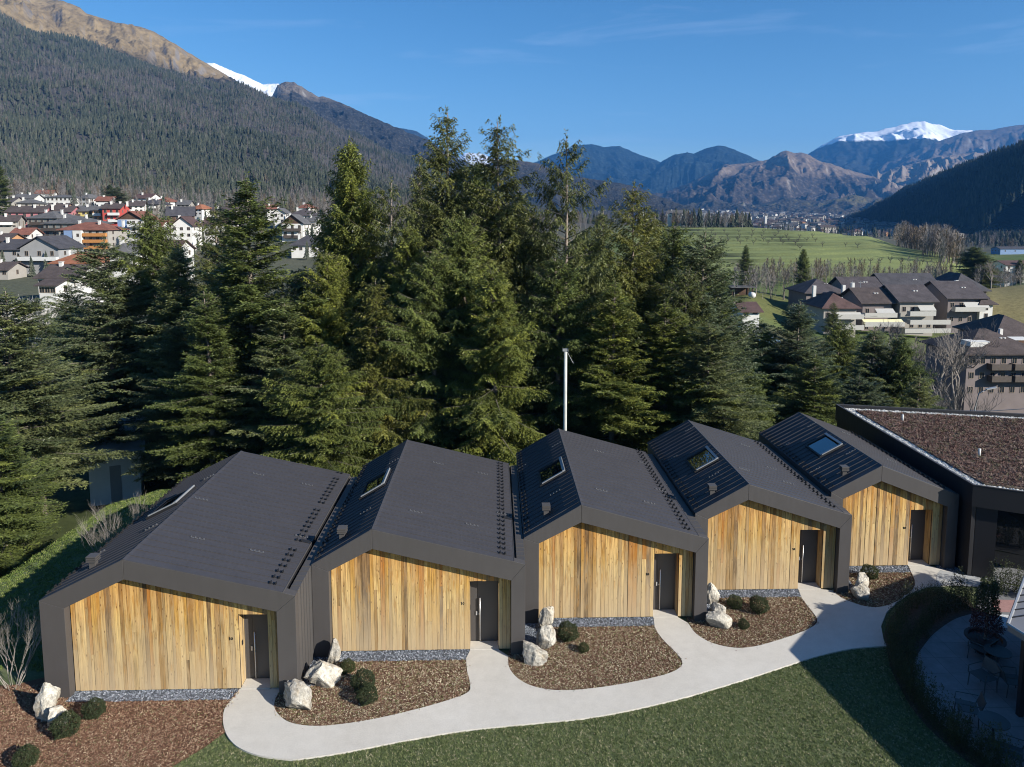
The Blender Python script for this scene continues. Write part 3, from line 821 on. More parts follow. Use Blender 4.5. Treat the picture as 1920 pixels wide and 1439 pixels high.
    part('ridge_cap', mb, M_ROOF, root)
    # gutter trough
    mb = P(); mb.box(xe - 0.02, yw + 0.03, zr - 0.16, xr - 0.275, y1, zr - 0.13); mb.box(xe + 0.001, yw + 0.03, zr - 0.16, xe + 0.012, y1, ze - 0.01)
    part('gutter', mb, M_DARK, root)
    mb = P(); mb.box(xe + 0.004, y0 + 0.004, ze - 0.03, xe + 0.03, y1, ze + 0.018)
    part('eave_trim', mb, M_ALU if False else M_SIDE, root)
    # snow stops along the right eave, one on every seam; four-stud anchors on both slopes
    aR = math.atan2(ze - rz, xe - rx); aL = math.atan2(rz - zl, rx - xl)
    for k, y in enumerate(ysR):
        if k % 9 == 7 and i == 0: continue
        f = 0.925
        o = ob('snow_stop', clip_mesh('stop'), root)
        o.location = (lerp(rx, xe, f) - org[0], y - org[1], lerp(rz, ze, f) + 0.035); o.rotation_euler = (0, -aR, 0)
    for k, y in enumerate(ysL):
        o = ob('snow_stop', clip_mesh('stop'), root)
        o.location = (lerp(rx, xl, 0.92) - org[0], y - org[1], lerp(rz, zl, 0.92) + 0.035); o.rotation_euler = (0, -aL, 0)
    for f, dy in c['R']:
        o = ob('roof_anchor', clip_mesh('anchor'), root)
        o.location = (lerp(rx, xe, f) - org[0], dy, lerp(rz, ze, f) + 0.02); o.rotation_euler = (0, -aR, 0)
    for f, dy in c['L']:
        o = ob('roof_anchor', clip_mesh('anchor'), root)
        o.location = (lerp(rx, xl, f) - org[0], dy, lerp(rz, zl, f) + 0.02); o.rotation_euler = (0, -aL, 0)
    # thin dark plate on the roof sheet at the right eave
    mb = P(); yn = y0 + 3.25
    mb.prism([(xe - 0.34, lerp(rz, ze, (xe - 0.34 - rx) / (xe - rx)) + 0.016), (xe + 0.028, ze + 0.016), (xe + 0.028, ze + 0.034), (xe - 0.34, lerp(rz, ze, (xe - 0.34 - rx) / (xe - rx)) + 0.034)], yn - 0.09, yn + 0.09)
    part('eave_dark_plate', mb, M_DARK, root)
    # --- roof window on the left slope
    ya, yb = c['sky']
    W2 = rx - xl
    fa, fb = (0.10, 0.57)
    if i == 0: fa, fb = 0.16, 0.58
    pa = Vector((rx - fa * W2, 0, lerp(rz, zl, fa))); pb = Vector((rx - fb * W2, 0, lerp(rz, zl, fb)))
    u = (pb - pa); L_ = u.length; u.normalize(); nrm = Vector((nL[0], 0, nL[1]))
    mid = (pa + pb) / 2
    sk = P(); ym = (ya + yb) / 2
    h = 0.10
    ctr = mid + nrm * (h / 2)
    hw = (yb - ya) / 2
    for (cc, ax, ay) in ((Vector((pa.x, ym, pa.z)) + nrm * h / 2, u * 0.04, Vector((0, hw, 0))), (Vector((pb.x, ym, pb.z)) + nrm * h / 2, u * 0.04, Vector((0, hw, 0))),
                         (Vector((mid.x, ya + 0.04, mid.z)) + nrm * h / 2, u * (L_ / 2 - 0.041), Vector((0, 0.04, 0))), (Vector((mid.x, yb - 0.04, mid.z)) + nrm * h / 2, u * (L_ / 2 - 0.041), Vector((0, 0.04, 0)))):
        sk.obox(cc, ax, ay, nrm * h / 2)
    skw = part('roof_window', sk, M_DARK, root)
    gm = P(); gm.obox(Vector((mid.x, ym, mid.z)) + nrm * 0.052, u * (L_ / 2 - 0.045), (0, hw - 0.085, 0), nrm * 0.008)
    part('pane', gm, M_GLASS, skw)
    # upper and near flashing in pale metal, sunlight on the frame put into its colour
    aw = P(); aw.obox(Vector((pa.x, ym, pa.z)) + nrm * (h + 0.03) + u * 0.02, u * 0.055, Vector((0, hw, 0)), nrm * 0.03)
    part('lit_upper_flashing', aw, M_ALU, skw)
    aw = P(); aw.obox(Vector((mid.x, ya + 0.03, mid.z)) + nrm * (h + 0.022), u * (L_ / 2 - 0.08), Vector((0, 0.045, 0)), nrm * 0.02)
    part('lit_near_flashing', aw, M_ALU, skw)
    # --- roof vent
    yv = y0 + c['vent']; fv = 0.58
    bz = lerp(rz, zl, fv); bx = lerp(rx, xl, fv)
    vb = P(); vb.box(bx - 0.09, yv - 0.09, bz - 0.1, bx + 0.09, yv + 0.09, bz + 0.26)
    vent = part('roof_vent', vb, M_SIDE, root)
    vc = P()
    for k in range(3):
        vc.box(bx - 0.15, yv - 0.15, bz + 0.20 + k * 0.07, bx + 0.15, yv + 0.15, bz + 0.235 + k * 0.07)
    vc.box(bx - 0.12, yv - 0.12, bz + 0.235, bx + 0.12, yv + 0.12, bz + 0.36)
    part('vent_cap', vc, M_SIDE, vent)
    # --- timber front wall
    def top(x):
        return lerp(zi, pz, (x - xi) / (rx - xi)) if x <= rx else lerp(pz, zj, (x - rx) / (xj - rx))
    bk = P()
    yb0, yb1 = yw + 0.045, yw + 0.10
    bk.prism([(xi + 0.002, 0.05), (d0 - 0.001, 0.05), (d0 - 0.001, top(d0) - 0.002), (rx, pz - 0.004), (xi + 0.002, zi - 0.002)], yb0, yb1)
    bk.prism([(d0, DH), (d1, DH), (d1, top(d1) - 0.002), (d0, top(d0) - 0.002)], yb0, yb1)
    bk.prism([(d1 + 0.001, 0.05), (xj - 0.002, 0.05), (xj - 0.002, zj), (d1 + 0.001, top(d1) - 0.002)], yb0, yb1)
    wall = part('timber_wall', bk, M_BACK, root)
    edges = [xi + 0.012]
    while edges[-1] < d0 - 0.20:
        edges.append(edges[-1] + rngc.choice([0.098, 0.12, 0.145, 0.15, 0.17]))
    edges[-1] = d0 if d0 - edges[-2] < 0.2 else edges[-1]
    if edges[-1] != d0: edges.append(d0)
    segs = [(edges[k], edges[k + 1], 0.055) for k in range(len(edges) - 1)]
    m = max(5, int(round((d1 - d0) / 0.14)))
    segs += [(lerp(d0, d1, k / m), lerp(d0, d1, (k + 1) / m), DH + 0.004) for k in range(m)]
    m = max(2, int(round((xj - 0.012 - d1) / 0.13)))
    segs += [(lerp(d1, xj - 0.012, k / m), lerp(d1, xj - 0.012, (k + 1) / m), 0.055) for k in range(m)]
    for (a, bb, zb) in segs:
        proud = rngc.uniform(0.0, 0.016)
        a2, b2 = a + 0.0035, bb - 0.0035
        cuts = [None]
        if zb < 0.1 and rngc.random() < 0.13:
            cuts = ['lo', 'hi']; zc = rngc.uniform(0.9, 2.4)
        for q in cuts:
            lo = zb if q != 'hi' else zc + 0.002
            mb = P()
            if q == 'lo': prof = [(a2, lo), (b2, lo), (b2, zc - 0.002), (a2, zc - 0.002)]
            else:
                prof = [(a2, lo), (b2, lo), (b2, top(b2) - 0.004)]
                if a2 < rx < b2: prof.append((rx, pz - 0.004))
                prof.append((a2, top(a2) - 0.004))
            mb.prism(prof, yw + 0.022 - proud, yw + 0.044)
            part('board', mb, M_WOOD, wall)
    # --- door recess: jamb boards, soffit, leaf
    yd = yw + 0.50
    for (xa, xb) in ((d0 - 0.02, d0 - 0.001), (d1 + 0.001, d1 + 0.02)):
        nj = 4
        for k in range(nj):
            mb = P(); mb.box(xa, lerp(yb1 + 0.002, yd + 0.06, k / nj) + 0.002, 0.055, xb, lerp(yb1 + 0.002, yd + 0.06, (k + 1) / nj) - 0.002, DH)
            part('board', mb, M_WOOD, wall)
    mb = P(); mb.box(d0 - 0.02, yb1 + 0.001, DH + 0.002, d1 + 0.02, yd + 0.06, DH + 0.03)
    part('door_soffit', mb, M_WOOD, root)
    dr = P(); dr.box(d0 + 0.26, yd, 0.02, d1 - 0.04, yd + 0.05, DH - 0.04)
    door = part('door', dr, M_DOOR, root)
    fr = P()
    fr.box(d0 + 0.002, yd - 0.02, 0.015, d0 + 0.035, yd + 0.055, DH - 0.002); fr.box(d1 - 0.036, yd - 0.02, 0.015, d1 - 0.002, yd + 0.055, DH - 0.002)
    fr.box(d0 + 0.036, yd - 0.02, DH - 0.036, d1 - 0.037, yd + 0.055, DH - 0.002)
    part('door_frame', fr, M_DOOR, door)
    sp = P(); sp.box(d0 + 0.037, yd + 0.004, 0.02, d0 + 0.252, yd + 0.05, DH - 0.04)
    part('side_panel', sp, M_TRIM, door)
    hd = P()
    hx = d0 + 0.33
    hd.tube([(hx, yd - 0.075, 0.10), (hx, yd - 0.075, 1.62)], 0.019, 10)
    for z_ in (0.25, 1.5): hd.tube([(hx, yd - 0.07, z_), (hx, yd, z_)], 0.012, 6)
    part('handle', hd, M_STEEL, door, smooth=True)
    lk = P(); lk.tube([(hx - 0.02, yd - 0.03, 1.02), (hx - 0.02, yd, 1.02)], 0.026, 10)
    lk.box(hx - 0.14, yd - 0.03, 0.98, hx - 0.09, yd, 1.12)
    part('lock', lk, M_STEEL, door)
    th = P(); th.box(d0 + 0.002, yw + 0.0, -0.02, d1 - 0.002, yd - 0.022, 0.048)
    part('threshold', th, M_PATHSTONE, root)
    # card reader on the lit jamb
    cr_ = P(); cr_.box(d0 - 0.001, yd - 0.26, 1.30, d0 + 0.014, yd - 0.17, 1.44)
    part('card_reader', cr_, M_BLACK, root)
    # door number, thin dark metal figures fixed on the boards
    nb = P(); nx0 = d0 - 0.27; z0 = 1.62; yf = yw + 0.002
    hN = 0.095
    nb.box(nx0, yf, z0, nx0 + 0.018, yf + 0.010, z0 + hN)
    nb.prism([(nx0 - 0.020, z0 + hN - 0.030), (nx0 - 0.0005, z0 + hN - 0.014), (nx0 - 0.0005, z0 + hN), (nx0 - 0.020, z0 + hN - 0.017)], yf, yf + 0.010)
    cx, cz, ro, ri = nx0 + 0.072, z0 + hN * 0.5, 0.028, 0.017
    for k in range(16):
        t0, t1 = 2 * math.pi * k / 16, 2 * math.pi * (k + 1) / 16
        nb.prism([(cx + ro * math.cos(t0), cz + ro * 1.5 * math.sin(t0)), (cx + ro * math.cos(t1), cz + ro * 1.5 * math.sin(t1)), (cx + ri * math.cos(t1), cz + ri * 1.9 * math.sin(t1)), (cx + ri * math.cos(t0), cz + ri * 1.9 * math.sin(t0))], yf, yf + 0.010)
    part('door_number', nb, M_BLACK, root)
    return root

def path_mat():
    m, nt, b = mat('pale_washed_concrete'); g = N(nt)
    v = g.pos()
    big = g.noise(v, 0.35, 6, 0.6); fine = g.noise(v, 26.0, 5, 0.7); mid = g.noise(v, 3.0, 5, 0.6)
    c = g.ramp(big, [(0.3, (0.51, 0.48, 0.425)), (0.7, (0.58, 0.555, 0.505))])
    c = g.mix(1.0, c, g.ramp(mid, [(0.25, 0.93), (0.6, 1.02)]), 'MULTIPLY')
    c = g.mix(1.0, c, g.ramp(fine, [(0.25, 0.86), (0.6, 1.04)]), 'MULTIPLY')
    vo = g.n('ShaderNodeTexVoronoi', {'Vector': v, 'Scale': 2.6, 'Randomness': 1.0})
    c = g.mix(g.ramp(vo.outputs['Distance'], [(0.012, 0.7), (0.03, 0.0)]), c, (0.16, 0.13, 0.09))
    g.link(c, b.inputs['Base Color'])
    b.inputs['Roughness'].default_value = 0.85
    b.inputs['Specular IOR Level'].default_value = 0.3
    g.link(g.bump(fine, 0.2, 0.004), b.inputs['Normal'])
    return m
M_PATHSTONE = path_mat()
for i, c in enumerate(CABS):
    build_cabin(i, c)
# ------------------------------------------------------------------ the site: lawn, path, beds, boulders, shrubs
def catmull(pts, n=8, closed=False):
    P = [Vector((p[0], p[1], 0)) for p in pts]
    out = []
    N_ = len(P)
    rng = range(N_) if closed else range(N_ - 1)
    for i in rng:
        p0 = P[(i - 1) % N_] if closed or i > 0 else P[i]
        p1 = P[i]; p2 = P[(i + 1) % N_]
        p3 = P[(i + 2) % N_] if closed or i + 2 < N_ else p2
        for k in range(n):
            t = k / n
            q = 0.5 * ((2 * p1) + (-p0 + p2) * t + (2 * p0 - 5 * p1 + 4 * p2 - p3) * t * t + (-p0 + 3 * p1 - 3 * p2 + p3) * t ** 3)
            out.append((q.x, q.y))
    if not closed: out.append((P[-1].x, P[-1].y))
    return out

def inside(x, y, poly):
    x = np.asarray(x); y = np.asarray(y)
    r = np.zeros(x.shape, bool)
    n = len(poly)
    for i in range(n):
        x1, y1 = poly[i]; x2, y2 = poly[(i + 1) % n]
        if y1 == y2: continue
        c = ((y1 > y) != (y2 > y)) & (x < (x2 - x1) * (y - y1) / (y2 - y1) + x1)
        r ^= c
    return r

def sheet(name, poly, z, material, thick=0.0, **kw):
    """flat slab with outline poly (any simple polygon)"""
    import bmesh
    bm = bmesh.new()
    vs = [bm.verts.new((p[0], p[1], z)) for p in poly]
    f = bm.faces.new(vs)
    if f.normal.z < 0: bmesh.ops.reverse_faces(bm, faces=[f])
    bm.normal_update()
    if thick:
        r = bmesh.ops.extrude_face_region(bm, geom=[f])
        for e in r['geom']:
            if isinstance(e, bmesh.types.BMVert): e.co.z = z
        for v in vs: v.co.z = z - thick
    bmesh.ops.recalc_face_normals(bm, faces=bm.faces)
    bmesh.ops.triangulate(bm, faces=[f_ for f_ in bm.faces if len(f_.verts) > 4])
    me = bpy.data.meshes.new(name); bm.to_mesh(me); bm.free()
    me.materials.append(material)
    return ob(name, me, **kw)

# path outline from the cabins' thresholds (world metres), clockwise
left_edge = [(-7.84, 20.86), (-7.86, 20.4), (-7.97, 19.69), (-7.78, 19.05), (-7.43, 18.49), (-6.97, 18.08), (-6.29, 17.78), (-5.4, 17.62)]
low_edge = [(-4.18, 17.84), (-2.66, 18.22), (-0.91, 18.6), (1.06, 18.84), (2.6, 19.02), (4.23, 19.4), (5.96, 19.94), (7.84, 20.65), (9.44, 21.3), (10.6, 21.75), (11.9, 22.12), (13.15, 22.24)]
BED2 = [(-6.02, 22.30), (-6.03, 21.7), (-6.30, 21.05), (-6.60, 20.36), (-6.56, 19.77), (-6.25, 19.31), (-5.78, 19.0), (-5.0, 18.88), (-3.82, 19.05), (-2.65, 19.4), (-1.59, 19.81), (-0.88, 20.2), (-0.80, 20.6), (-0.92, 21.25), (-0.98, 21.9), (-0.92, 22.30)]
BED3 = [(0.55, 24.1), (0.40, 22.0), (0.43, 21.35), (0.76, 20.75), (1.31, 20.38), (2.11, 20.24), (3.28, 20.37), (4.49, 20.65), (5.45, 20.97), (5.93, 21.3), (6.05, 21.63), (5.96, 22.06), (5.70, 22.82), (5.58, 23.46), (5.62, 24.1)]
BED4 = [(7.10, 25.9), (6.84, 23.75), (6.94, 23.1), (7.32, 22.56), (7.96, 22.27), (8.61, 22.30), (9.44, 22.58), (10.57, 23.08), (11.32, 23.55), (11.56, 23.99), (11.58, 24.69), (11.60, 25.3), (11.66, 25.9)]
BED5 = [(13.2, 27.6), (12.98, 25.85), (13.18, 25.2), (13.7, 24.70), (14.35, 24.66), (15.34, 25.16), (16.24, 25.91), (16.66, 26.52), (16.88, 27.1), (17.02, 27.6)]

def grass_mat(name, a, b_, c_, sc=1.0):
    m, nt, b = mat(name); g = N(nt)
    v = g.pos()
    f1 = g.noise(v, 1.1 * sc, 6, 0.65); f2 = g.noise(v, 34 * sc, 6, 0.75); f3 = g.noise(v, 2.2 * sc, 5, 0.65)
    col = g.mix(g.ramp(f1, [(0.35, 0.0), (0.65, 1.0)]), a, b_)
    col = g.mix(g.ramp(f3, [(0.5, 0.0), (0.7, 0.55)]), col, c_)
    col = g.mix(1.0, col, g.ramp(f2, [(0.25, 0.35), (0.5, 0.95), (0.75, 1.7)]), 'MULTIPLY')
    g.link(col, b.inputs['Base Color'])
    b.inputs['Roughness'].default_value = 0.9
    b.inputs['Specular IOR Level'].default_value = 0.15
    g.link(g.bump(f2, 0.9, 0.05), b.inputs['Normal'])
    return m
M_LAWN = grass_mat('winter_lawn', (0.100, 0.128, 0.058), (0.125, 0.150, 0.072), (0.17, 0.175, 0.10))
M_BANK = grass_mat('bank_grass', (0.075, 0.115, 0.030), (0.105, 0.150, 0.040), (0.135, 0.155, 0.06))
def mulch_mat():
    m, nt, b = mat('bark_mulch_floor'); g = N(nt)
    v = g.pos()
    f = g.noise(v, 22, 6, 0.75); f2 = g.noise(v, 2.0, 4, 0.6)
    c = g.ramp(f, [(0.3, (0.055, 0.032, 0.020)), (0.5, (0.15, 0.085, 0.052)), (0.7, (0.27, 0.175, 0.11))])
    c = g.mix(g.ramp(f2, [(0.4, 0.0), (0.7, 0.4)]), c, (0.11, 0.05, 0.03))
    g.link(c, b.inputs['Base Color']); b.inputs['Roughness'].default_value = 0.95
    b.inputs['Specular IOR Level'].default_value = 0.1
    g.link(g.bump(f, 1.0, 0.03), b.inputs['Normal'])
    return m
M_MULCH = mulch_mat()
M_SLATE = simple('blue_grey_gravel_floor', (0.07, 0.08, 0.095), 0.85, 0, 0.35, 30, 0.6)

# lawn sheet over the site terrace
lawn_poly = [(-22, 8), (26, 8), (26, 24.3), (19.5, 27.2), (19.2, 38.0), (0, 36.8), (-16.5, 36.3), (-17.8, 36.6), (-19.2, 34.9), (-19.5, 28), (-20.1, 24), (-22.2, 16)]
sheet('lawn', lawn_poly, -0.012, M_LAWN, kind='structure')
pathpoly = catmull(left_edge, 6) + catmull(low_edge, 6) + [(13.2, 22.3), (13.6, 23.4), (14.3, 24.3), (15.6, 25.4), (16.9, 26.05), (18.8, 26.2), (18.75, 26.89), (18.3, 27.36), (17.99, 27.75), (17.1, 27.75)] \
    + catmull(BED5[::-1], 1)[1:-1] + [(12.95, 25.8), (12.63, 25.99), (11.74, 25.99)] + [p for p in BED4[::-1][1:-1]] + [(6.85, 23.9), (6.57, 24.19), (5.69, 24.19)] + [p for p in BED3[::-1][1:-1]] \
    + [(0.42, 22.2), (0.09, 22.4), (-0.86, 22.4)] + [p for p in BED2[::-1][1:-1]] + [(-6.6, 20.45), (-6.92, 20.56), (-7.80, 20.56)]
# smooth outline pieces of the beds are cut finer
def refine_beds():
    out = catmull(left_edge, 6)[:-1] + catmull([left_edge[-1]] + low_edge, 6)
    out += [(13.25, 22.6), (13.6, 23.4), (14.3, 24.3), (15.6, 25.4), (16.9, 26.05), (18.8, 26.2), (18.75, 26.89), (18.3, 27.36), (17.99, 27.68), (17.1, 27.68)]
    out += catmull(BED5[::-1][1:-1], 5)
    out += [(12.63, 25.93), (11.74, 25.93)] + catmull(BED4[::-1][1:-1], 5)
    out += [(6.57, 24.13), (5.69, 24.13)] + catmull(BED3[::-1][1:-1], 5)
    out += [(0.09, 22.34), (-0.86, 22.34)] + catmull(BED2[::-1][1:-1], 5)
    out += [(-6.92, 20.50), (-7.80, 20.50)]
    return out
PATH = refine_beds()
sheet('path', PATH, 0.035, M_PATHSTONE, 0.05, kind='structure')

BED1 = [(-7.80, 20.5), (-7.90, 20.1), (-8.02, 19.69), (-7.82, 19.05), (-7.62, 18.7), (-8.0, 18.1), (-8.6, 17.4), (-9.4, 16.9), (-10.4, 16.2), (-11.5, 15), (-22, 13), (-24, 19), (-19.0, 21.3), (-16.2, 21.0), (-15.0, 20.9), (-14.2, 21.3), (-13.6, 21.6), (-13.4, 20.45)]
sheet('mulch_bed', BED1, 0.0, M_MULCH, kind='structure')
for q in (BED2, BED3, BED4, BED5):
    sheet('mulch_bed', catmull(q[1:-1], 5) + [q[-1], q[0]], 0.004, M_MULCH, kind='structure')
# gravel strips at the foot of the timber walls and by the flanks
STRIPS = []
for i, c in enumerate(CABS):
    a = c['xi'] + 0.0; b_ = c['d0'] - 0.02
    wd = 0.34 if i == 0 else 0.40
    STRIPS.append([(a - 0.05, c['y0'] - wd + 0.15), (b_, c['y0'] - wd + 0.15), (b_, c['y0'] + WREC + 0.06), (a, c['y0'] + WREC + 0.06)])
STRIPS.append([(-5.98, 20.55), (-5.55, 20.7), (-5.25, 21.6), (-5.25, 22.1), (-5.98, 22.1)])
STRIPS.append([(0.97, 22.3), (1.35, 22.4), (1.6, 23.3), (1.6, 23.9), (0.97, 23.9)])
STRIPS.append([(7.54, 24.1), (7.9, 24.3), (8.0, 25.0), (8.1, 25.7), (7.54, 25.7)])
STRIPS.append([(13.58, 25.9), (14.0, 26.0), (14.1, 26.8), (14.1, 27.45), (13.58, 27.45)])
STRIPS.append([(18.2, 27.42), (18.78, 26.92), (19.9, 26.5), (20.3, 26.75), (19.2, 27.3), (18.9, 27.9), (18.3, 27.9)])
for s in STRIPS:
    sheet('gravel_strip', s, 0.010, M_SLATE, kind='structure')

# ---------------------------------------------------------------- scattered ground cover as instances
def scatter(name, pts, variants, label, cat, seed=1, tilt=0.3, smin=0.7, smax=1.3, rotz=None, kind='stuff', sc=None, pick=None, parent=None):
    """one object of countless small pieces: geometry nodes put variant meshes on points"""
    rng = np.random.default_rng(seed)
    pts = np.asarray(pts, float); n = len(pts)
    me = bpy.data.meshes.new(name)
    me.vertices.add(n); me.vertices.foreach_set('co', pts.astype(np.float32).ravel())
    rot = np.stack([rng.normal(0, tilt, n), rng.normal(0, tilt, n), rng.uniform(0, 6.283, n) if rotz is None else rotz], 1)
    a = me.attributes.new('rot', 'FLOAT_VECTOR', 'POINT'); a.data.foreach_set('vector', rot.astype(np.float32).ravel())
    a = me.attributes.new('scl', 'FLOAT', 'POINT'); a.data.foreach_set('value', (rng.uniform(smin, smax, n) if sc is None else sc).astype(np.float32))
    a = me.attributes.new('pick', 'INT', 'POINT'); a.data.foreach_set('value', (rng.integers(0, len(variants), n) if pick is None else pick).astype(np.int32))
    col = bpy.data.collections.new(name + '_kinds')
    for k, vm in enumerate(variants):
        o = bpy.data.objects.new('%s_kind_%02d' % (name, k), vm); col.objects.link(o)
    ng = bpy.data.node_groups.new(name + '_nodes', 'GeometryNodeTree')
    ng.interface.new_socket('Geometry', in_out='INPUT', socket_type='NodeSocketGeometry')
    ng.interface.new_socket('Geometry', in_out='OUTPUT', socket_type='NodeSocketGeometry')
    gi = ng.nodes.new('NodeGroupInput'); go = ng.nodes.new('NodeGroupOutput')
    ci = ng.nodes.new('GeometryNodeCollectionInfo'); ci.inputs['Collection'].default_value = col
    ci.inputs['Separate Children'].default_value = True; ci.inputs['Reset Children'].default_value = True
    ip = ng.nodes.new('GeometryNodeInstanceOnPoints'); ip.inputs['Pick Instance'].default_value = True
    def attr(nm, tp, sock):
        nd = ng.nodes.new('GeometryNodeInputNamedAttribute'); nd.data_type = tp; nd.inputs['Name'].default_value = nm
        ng.links.new(nd.outputs['Attribute'], sock)
    ng.links.new(gi.outputs[0], ip.inputs['Points']); ng.links.new(ci.outputs[0], ip.inputs['Instance'])
    attr('rot', 'FLOAT_VECTOR', ip.inputs['Rotation']); attr('scl', 'FLOAT', ip.inputs['Scale']); attr('pick', 'INT', ip.inputs['Instance Index'])
    ng.links.new(ip.outputs[0], go.inputs[0])
    o = ob(name, me, parent)
    md = o.modifiers.new('scatter', 'NODES'); md.node_group = ng
    if kind: o['kind'] = kind
    if label: o['label'] = label; o['category'] = cat
    return o

def rand_mat(name, stops, rough=0.85, spec=0.2):
    """colour picked per piece"""
    m, nt, b = mat(name); g = N(nt)
    r = g.n('ShaderNodeObjectInfo').outputs['Random']
    c = g.ramp(r, stops, 'CONSTANT')
    g.link(c, b.inputs['Base Color']); b.inputs['Roughness'].default_value = rough
    b.inputs['Specular IOR Level'].default_value = spec
    return m

def points_in(poly, dens, seed, margin=0.0):
    rng = np.random.default_rng(seed)
    xs = [p[0] for p in poly]; ys = [p[1] for p in poly]
    A = (max(xs) - min(xs)) * (max(ys) - min(ys))
    n = int(A * dens)
    x = rng.uniform(min(xs), max(xs), n); y = rng.uniform(min(ys), max(ys), n)
    k = inside(x, y, poly)
    return x[k], y[k]

# bark chips
M_CHIP = rand_mat('bark_chip', [(0.0, (0.12, 0.058, 0.036)), (0.20, (0.19, 0.100, 0.064)), (0.40, (0.25, 0.145, 0.095)), (0.58, (0.32, 0.20, 0.135)), (0.70, (0.08, 0.044, 0.030)), (0.80, (0.38, 0.27, 0.18)), (0.90, (0.52, 0.42, 0.29)), (0.96, (0.17, 0.18, 0.08))])
rc = random.Random(3)
chips = []
for k in range(5):
    mb = MB(); L_, w, h = rc.uniform(0.035, 0.085), rc.uniform(0.007, 0.015), 0.005
    mb.prism([(-L_ / 2, -w / 2), (L_ * 0.35, -w / 2 - 0.002), (L_ / 2, w * 0.2), (L_ * 0.3, w / 2), (-L_ / 2, w / 2 - 0.003)], 0.0, h, 'z')
    chips.append(mb.mesh('chip', M_CHIP))
vis1 = [(-7.80, 20.5), (-7.90, 20.1), (-8.02, 19.69), (-7.82, 19.05), (-7.62, 18.7), (-8.0, 18.1), (-8.6, 17.4), (-9.4, 16.9), (-13.5, 16.9), (-16.3, 20.9), (-13.5, 20.9), (-13.4, 20.45)]
def mulch_pts(items):
    pp = []
    for q, dens, sd in items:
        x, y = points_in(q, dens, sd)
        ok = np.ones(len(x), bool)
        for s in STRIPS: ok &= ~inside(x, y, s)
        x, y = x[ok], y[ok]
        pp.append(np.stack([x, y, 0.012 + 0.018 * np.random.default_rng(sd).random(len(x))], 1))
    return np.vstack(pp)
scatter('bark_mulch', mulch_pts(((vis1, 1500, 1),)), chips, 'reddish brown bark mulch before the far left cabin', 'mulch', 2, 0.45, 0.6, 1.5)
M_CHIP2 = rand_mat('weathered_chip', [(0.0, (0.13, 0.070, 0.046)), (0.19, (0.20, 0.118, 0.080)), (0.38, (0.28, 0.18, 0.122)), (0.52, (0.34, 0.25, 0.17)), (0.60, (0.08, 0.052, 0.036)), (0.70, (0.47, 0.40, 0.27)), (0.82, (0.62, 0.55, 0.40)), (0.89, (0.20, 0.22, 0.09)), (0.95, (0.13, 0.15, 0.06))])
chips2 = []
for me in chips:
    c2 = me.copy(); c2.materials.clear(); c2.materials.append(M_CHIP2); chips2.append(c2)
scatter('straw_mulch', mulch_pts(((BED2, 1500, 2), (BED3, 1400, 3), (BED4, 1200, 4), (BED5, 1100, 5))), chips2, 'greyer straw flecked mulch in the four beds between the cabin doors', 'mulch', 12, 0.45, 0.6, 1.6)
# stray chips kicked onto the path along the bed edges
st = []
rs_ = np.random.default_rng(44)
for q in (BED2, BED3, BED4, BED5, left_edge[:4]):
    e = catmull(q[1:-1], 6)
    for k in range(80):
        f = rs_.random() * (len(e) - 1.01); i = int(f)
        px_, py_ = lerp(e[i][0], e[i + 1][0], f - i), lerp(e[i][1], e[i + 1][1], f - i)
        r_ = abs(rs_.normal(0, 0.10)); a_ = rs_.uniform(0, 6.28)
        st.append((px_ + r_ * math.cos(a_), py_ + r_ * math.sin(a_), 0.042))
scatter('stray_chips', np.array(st), chips2, 'stray wood chips lying on the pale path beside the beds', 'chips', 45, 0.1, 0.6, 1.3)
# dry grass clumps and ground cover between the chips
# slate gravel
M_PEB = rand_mat('slate_pebble', [(0.0, (0.10, 0.115, 0.14)), (0.3, (0.17, 0.19, 0.225)), (0.55, (0.25, 0.28, 0.33)), (0.75, (0.06, 0.07, 0.085)), (0.9, (0.42, 0.45, 0.50))], 0.7, 0.3)
pebs = []
for k in range(4):
    import bmesh
    bm = bmesh.new(); bmesh.ops.create_icosphere(bm, subdivisions=1, radius=0.022)
    for v in bm.verts: v.co = Vector((v.co.x * rc.uniform(0.8, 1.3), v.co.y * rc.uniform(0.7, 1.1), v.co.z * 0.55)) 
    me = bpy.data.meshes.new('pebble'); bm.to_mesh(me); bm.free(); me.materials.append(M_PEB); pebs.append(me)
pp = []
for k, s in enumerate(STRIPS):
    x, y = points_in(s, 900, 40 + k)
    pp.append(np.stack([x, y, np.full(len(x), 0.018)], 1))
scatter('slate_gravel', np.vstack(pp), pebs, 'blue grey slate gravel strips along the foot of the walls', 'gravel', 5, 0.4, 0.7, 1.4)

